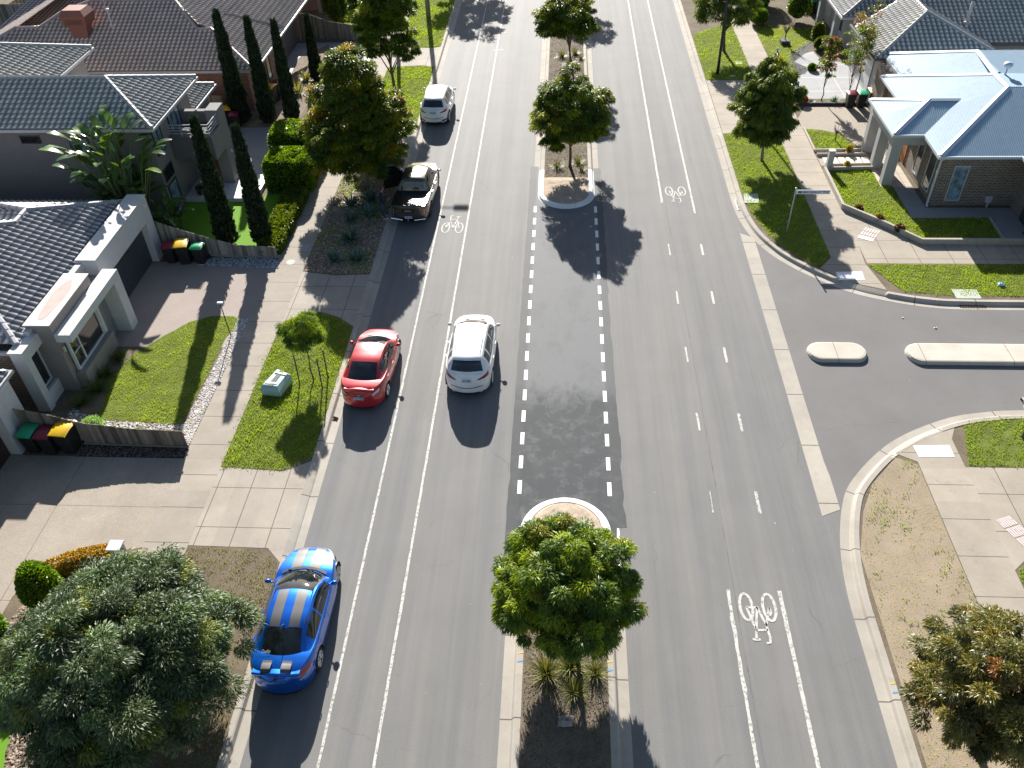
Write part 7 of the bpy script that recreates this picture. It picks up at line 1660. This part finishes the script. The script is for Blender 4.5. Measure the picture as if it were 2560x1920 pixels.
# timber planter boxes at the lower left corner
M_sleep = plain('red_brown_sleeper', (.17, .075, .045), .85, vary=.25, vs=6)
for lb, x0, x1, y0, y1 in (('reddish timber planter box at the left edge beside the artificial lawn', -18, -15.3, 9.6, 10.75), ('upper reddish timber planter box at the left edge', -18, -15.3, 11.85, 12.9)):
    b = MB(); b.box(x0, x1, y0, y0 + .08, G0, .4).box(x0, x1, y1 - .08, y1, G0, .4).box(x1 - .08, x1, y0 + .08, y1 - .08, G0, .4); pt = thing('planter_box', lb, 'planter', (x1, y0, G0)); b.build('sleepers', M_sleep, pt)
    b = MB(); b.poly([(x0, y0 + .08, .34), (x1 - .08, y0 + .08, .34), (x1 - .08, y1 - .08, .34), (x0, y1 - .08, .34)]); b.build('soil', M_bark, pt)
tussocks('strappy_plant', 'spiky garden plants', 'plant', .7, .03, 110, M_dry, ((.8, 1.3, .4), (1.6, 1.6, .7)), (3, 1), [(-16.4, 12.4, 1.0, 'spiky yellow-green plant in the upper planter at the left edge')], 260, 1)
def rag(name, label, cat, p, c, s_, seed):
    r = np.random.default_rng(seed); n = 6; V = [(p[0] + (i / 5 - .5) * s_ + r.normal() * .02, p[1] + (j / 5 - .5) * s_ * .7 + r.normal() * .02, p[2] + r.random() * s_ * .35 * (1 if 0 < i < 5 and 0 < j < 5 else .1)) for i in range(n) for j in range(n)]
    tag(mesh_obj(name, V, [(i * n + j, (i + 1) * n + j, (i + 1) * n + j + 1, i * n + j + 1) for i in range(n - 1) for j in range(n - 1)], plain(name + '_mat', c, .7)), label, cat)
rag('plastic_bag', 'crumpled pale blue plastic bag on the grass strip near the right edge', 'litter', (19.5, 31.9, .15), (.35, .55, .75), .3, 1)
rag('paper_scrap', 'white paper scrap on the road between the two concrete islands and the kerb', 'litter', (15.75, 28.9, .01), (.7, .7, .7), .12, 2)
rag('paper_scrap', 'small white scrap on the side street above the short island', 'litter', (14.6, 29.6, .01), (.6, .6, .6), .08, 3)
rag('leaf_litter', 'brown leaf heap in the gutter behind the red sedan', 'litter', (-8.45, 22.9, .02), (.25, .12, .07), .22, 4)
rag('cardboard_scrap', 'flat cardboard piece lying in front of the nearest median tree', 'litter', (.32, 11.15, .13), (.33, .28, .25), .42, 5)
b = MB(); b.bbox(16.62, 16.95, 22.0, 22.4, .1, 1.1, .03); tag(b.build('dark_post_box', M_black), 'dark box at the right edge on the lower side-street grass', 'utility box')
b = MB(); b.lathe([(.16, 0), (.24, .02), (.30, .42), (.26, .42), (.2, .36), (.01, .34)], (-19.1, 39.75, .34)); pt = thing('potted_plant', 'plant in a dark bowl pot on the shaded porch of the two-storey house', 'plant pot', (-19.1, 39.75, .34)); b.build('pot', plain('dark_pot', (.05, .03, .03), .5), pt)
o = tuss_mesh(pt, 90, .8, .04, 262, M_agave, ((1.6, 1.8, 1.2), (.7, 1, .6)), (2, 2)); o.location = (0, 0, .3)

# ------------------------------------------------------------------ person beside the utility
def person(label, p, rz):
    root = thing('person', label, 'person', (0, 0, 0)); M_skin = plain('skin', (.36, .20, .14), .6, vary=.04); M_navy = plain('navy_jacket', (.018, .022, .035), .8, vary=.2, vs=9); M_jean = plain('dark_jeans', (.04, .065, .12), .85, vary=.15)
    J = {'pel': (0, 0, .92, .135), 'wa': (0, .01, 1.08, .125), 'ch': (0, .03, 1.30, .16), 'nk': (0, .05, 1.46, .058), 'hd0': (0, .07, 1.54, .062), 'hd': (0, .10, 1.63, .095), 'hd2': (0, .10, 1.71, .078),
         'hL': (-.09, 0, .88, .10), 'kL': (-.10, .04, .48, .062), 'aL': (-.11, 0, .09, .042), 'tL': (-.12, .15, .04, .035), 'hR': (.09, 0, .88, .10), 'kR': (.10, .06, .48, .062), 'aR': (.13, .02, .09, .042), 'tR': (.15, .17, .04, .035),
         'sL': (-.18, .03, 1.39, .062), 'eL': (-.24, .06, 1.12, .045), 'wL': (-.12, .26, 1.02, .03), 'sR': (.18, .03, 1.39, .062), 'eR': (.25, .07, 1.12, .045), 'wR': (.12, .27, 1.04, .03),
         'pL': (-.08, .33, 1.03, .036), 'pR': (.08, .34, 1.05, .036)}
    E_ = [('pel', 'wa'), ('wa', 'ch'), ('ch', 'nk'), ('nk', 'hd0'), ('hd0', 'hd'), ('hd', 'hd2'), ('pel', 'hL'), ('hL', 'kL'), ('kL', 'aL'), ('aL', 'tL'), ('pel', 'hR'), ('hR', 'kR'), ('kR', 'aR'), ('aR', 'tR'), ('ch', 'sL'), ('sL', 'eL'), ('eL', 'wL'), ('wL', 'pL'), ('ch', 'sR'), ('sR', 'eR'), ('eR', 'wR'), ('wR', 'pR')]
    # fingers and thumbs close round a phone held in front
    for sd, k in ((-1, 'L'), (1, 'R')):
        px, py, pz, _ = J['p' + k]
        for f in range(4):
            a, b_ = 'f%s%d' % (k, f), 'g%s%d' % (k, f); ln = (.034, .042, .040, .030)[f]
            J[a] = (px - sd * .012, py + .028, pz + .024 - .016 * f, .0095); J[b_] = (px - sd * (.03 + ln * .4), py + .028 + ln * .7, pz + .026 - .017 * f, .008); E_ += [('p' + k, a), (a, b_)]
        J['t' + k + 'h'] = (px - sd * .03, py - .002, pz + .03, .011); J['t' + k + 'i'] = (px - sd * .055, py + .02, pz + .045, .009); E_ += [('p' + k, 't' + k + 'h'), ('t' + k + 'h', 't' + k + 'i')]
    names = list(J); me = bpy.data.meshes.new('body'); me.from_pydata([J[n][:3] for n in names], [(names.index(a), names.index(b_)) for a, b_ in E_], []); me.update()
    o = bpy.data.objects.new('body', me); COL.objects.link(o)
    md = o.modifiers.new('skin', 'SKIN'); sv = me.skin_vertices[0].data if me.skin_vertices else None
    if sv is None:
        bpy.context.view_layer.objects.active = o; me.skin_vertices.new() if hasattr(me.skin_vertices, 'new') else None; sv = me.skin_vertices[0].data
    for i, n in enumerate(names): sv[i].radius = (J[n][3], J[n][3] * (.85 if n in ('pel', 'wa', 'ch') else 1)); sv[i].use_root = (i == 0)
    md.use_smooth_shade = True; sb = o.modifiers.new('sub', 'SUBSURF'); sb.levels = sb.render_levels = 2
    bpy.context.view_layer.update(); dg = bpy.context.evaluated_depsgraph_get(); m2 = bpy.data.meshes.new_from_object(o.evaluated_get(dg)); bpy.data.objects.remove(o); m2.name = 'body'
    o = bpy.data.objects.new('body', m2); COL.objects.link(o); o.parent = root; m2.materials.clear(); m2.materials.append(M_skin)
    # clothing: the same surface pushed out, cut at collar, cuffs and hems
    V = np.array([v.co[:] for v in m2.vertices]); N = np.array([v.normal[:] for v in m2.vertices]); P_ = [tuple(q.vertices) for q in m2.polygons]
    def cloth(nm, mat, test, off):
        k = test(V); F = [f for f in P_ if all(k[i] for i in f)]; used = sorted({i for f in F for i in f}); mp = {u: i for i, u in enumerate(used)}
        if F: mesh_obj(nm, V[used] + N[used] * off, [tuple(mp[i] for i in f) for f in F], mat, root, smooth=True)
    hand = lambda V: (V[:, 1] > .25) & (V[:, 2] > .9)
    cloth('jacket', M_navy, lambda V: (V[:, 2] > .88) & (V[:, 2] < 1.50) & ~hand(V), .014)
    cloth('trousers', M_jean, lambda V: (V[:, 2] < .93) & (V[:, 2] > .10), .012)
    for sd in (-1, 1):
        m = MB(); x = .115 * sd + (.02 if sd > 0 else 0); y0 = .02 if sd > 0 else 0
        m.bbox(x - .045, x + .045, y0 - .07, y0 + .20, 0, .085, .02); m.build('shoe', plain('shoe_white', (.5, .5, .5), .6), root)
    cloth('hair', plain('dark_hair', (.02, .014, .01), .7, vary=0), lambda V: (V[:, 2] > 1.60) & ((V[:, 1] < .12) | (V[:, 2] > 1.70)), .014)
    m = MB(); m.tube([(0, .185, 1.645), (0, .21, 1.615), (0, .195, 1.605)], [.012, .016, .008], 6); m.build('nose', M_skin, root)
    m = MB(); m.tube([(-.03, .188, 1.578), (0, .194, 1.575), (.03, .188, 1.578)], .007, 5); m.build('mouth', plain('lips', (.28, .10, .09), .5, vary=0), root)
    for sd in (-1, 1):
        m = MB(); m.lathe([(.001, -.006), (.011, 0), (.001, .008)], (sd * .034, .185, 1.645)); m.build('eye', M_black, root)
        m = MB(); m.tube([(sd * .095, .085, 1.66), (sd * .108, .08, 1.64), (sd * .097, .09, 1.61)], [.01, .016, .008], 6); m.build('ear', M_skin, root)
    root.location = (*p, G0); root.rotation_euler[2] = rz
    return root
person('person in dark jacket and jeans holding a phone behind the open utility door', (-8.98, 37.6), math.radians(-70))
ph = MB().bbox(-.04, .04, -.006, .006, -.07, .07, .004).build('phone', M_frame); a_ = math.radians(-70)
ph.location = (-8.98 - math.sin(a_) * .395, 37.6 + math.cos(a_) * .395, G0 + 1.06); ph.rotation_euler = (math.radians(-35), 0, a_); tag(ph, 'pale phone held by the person beside the utility', 'phone')
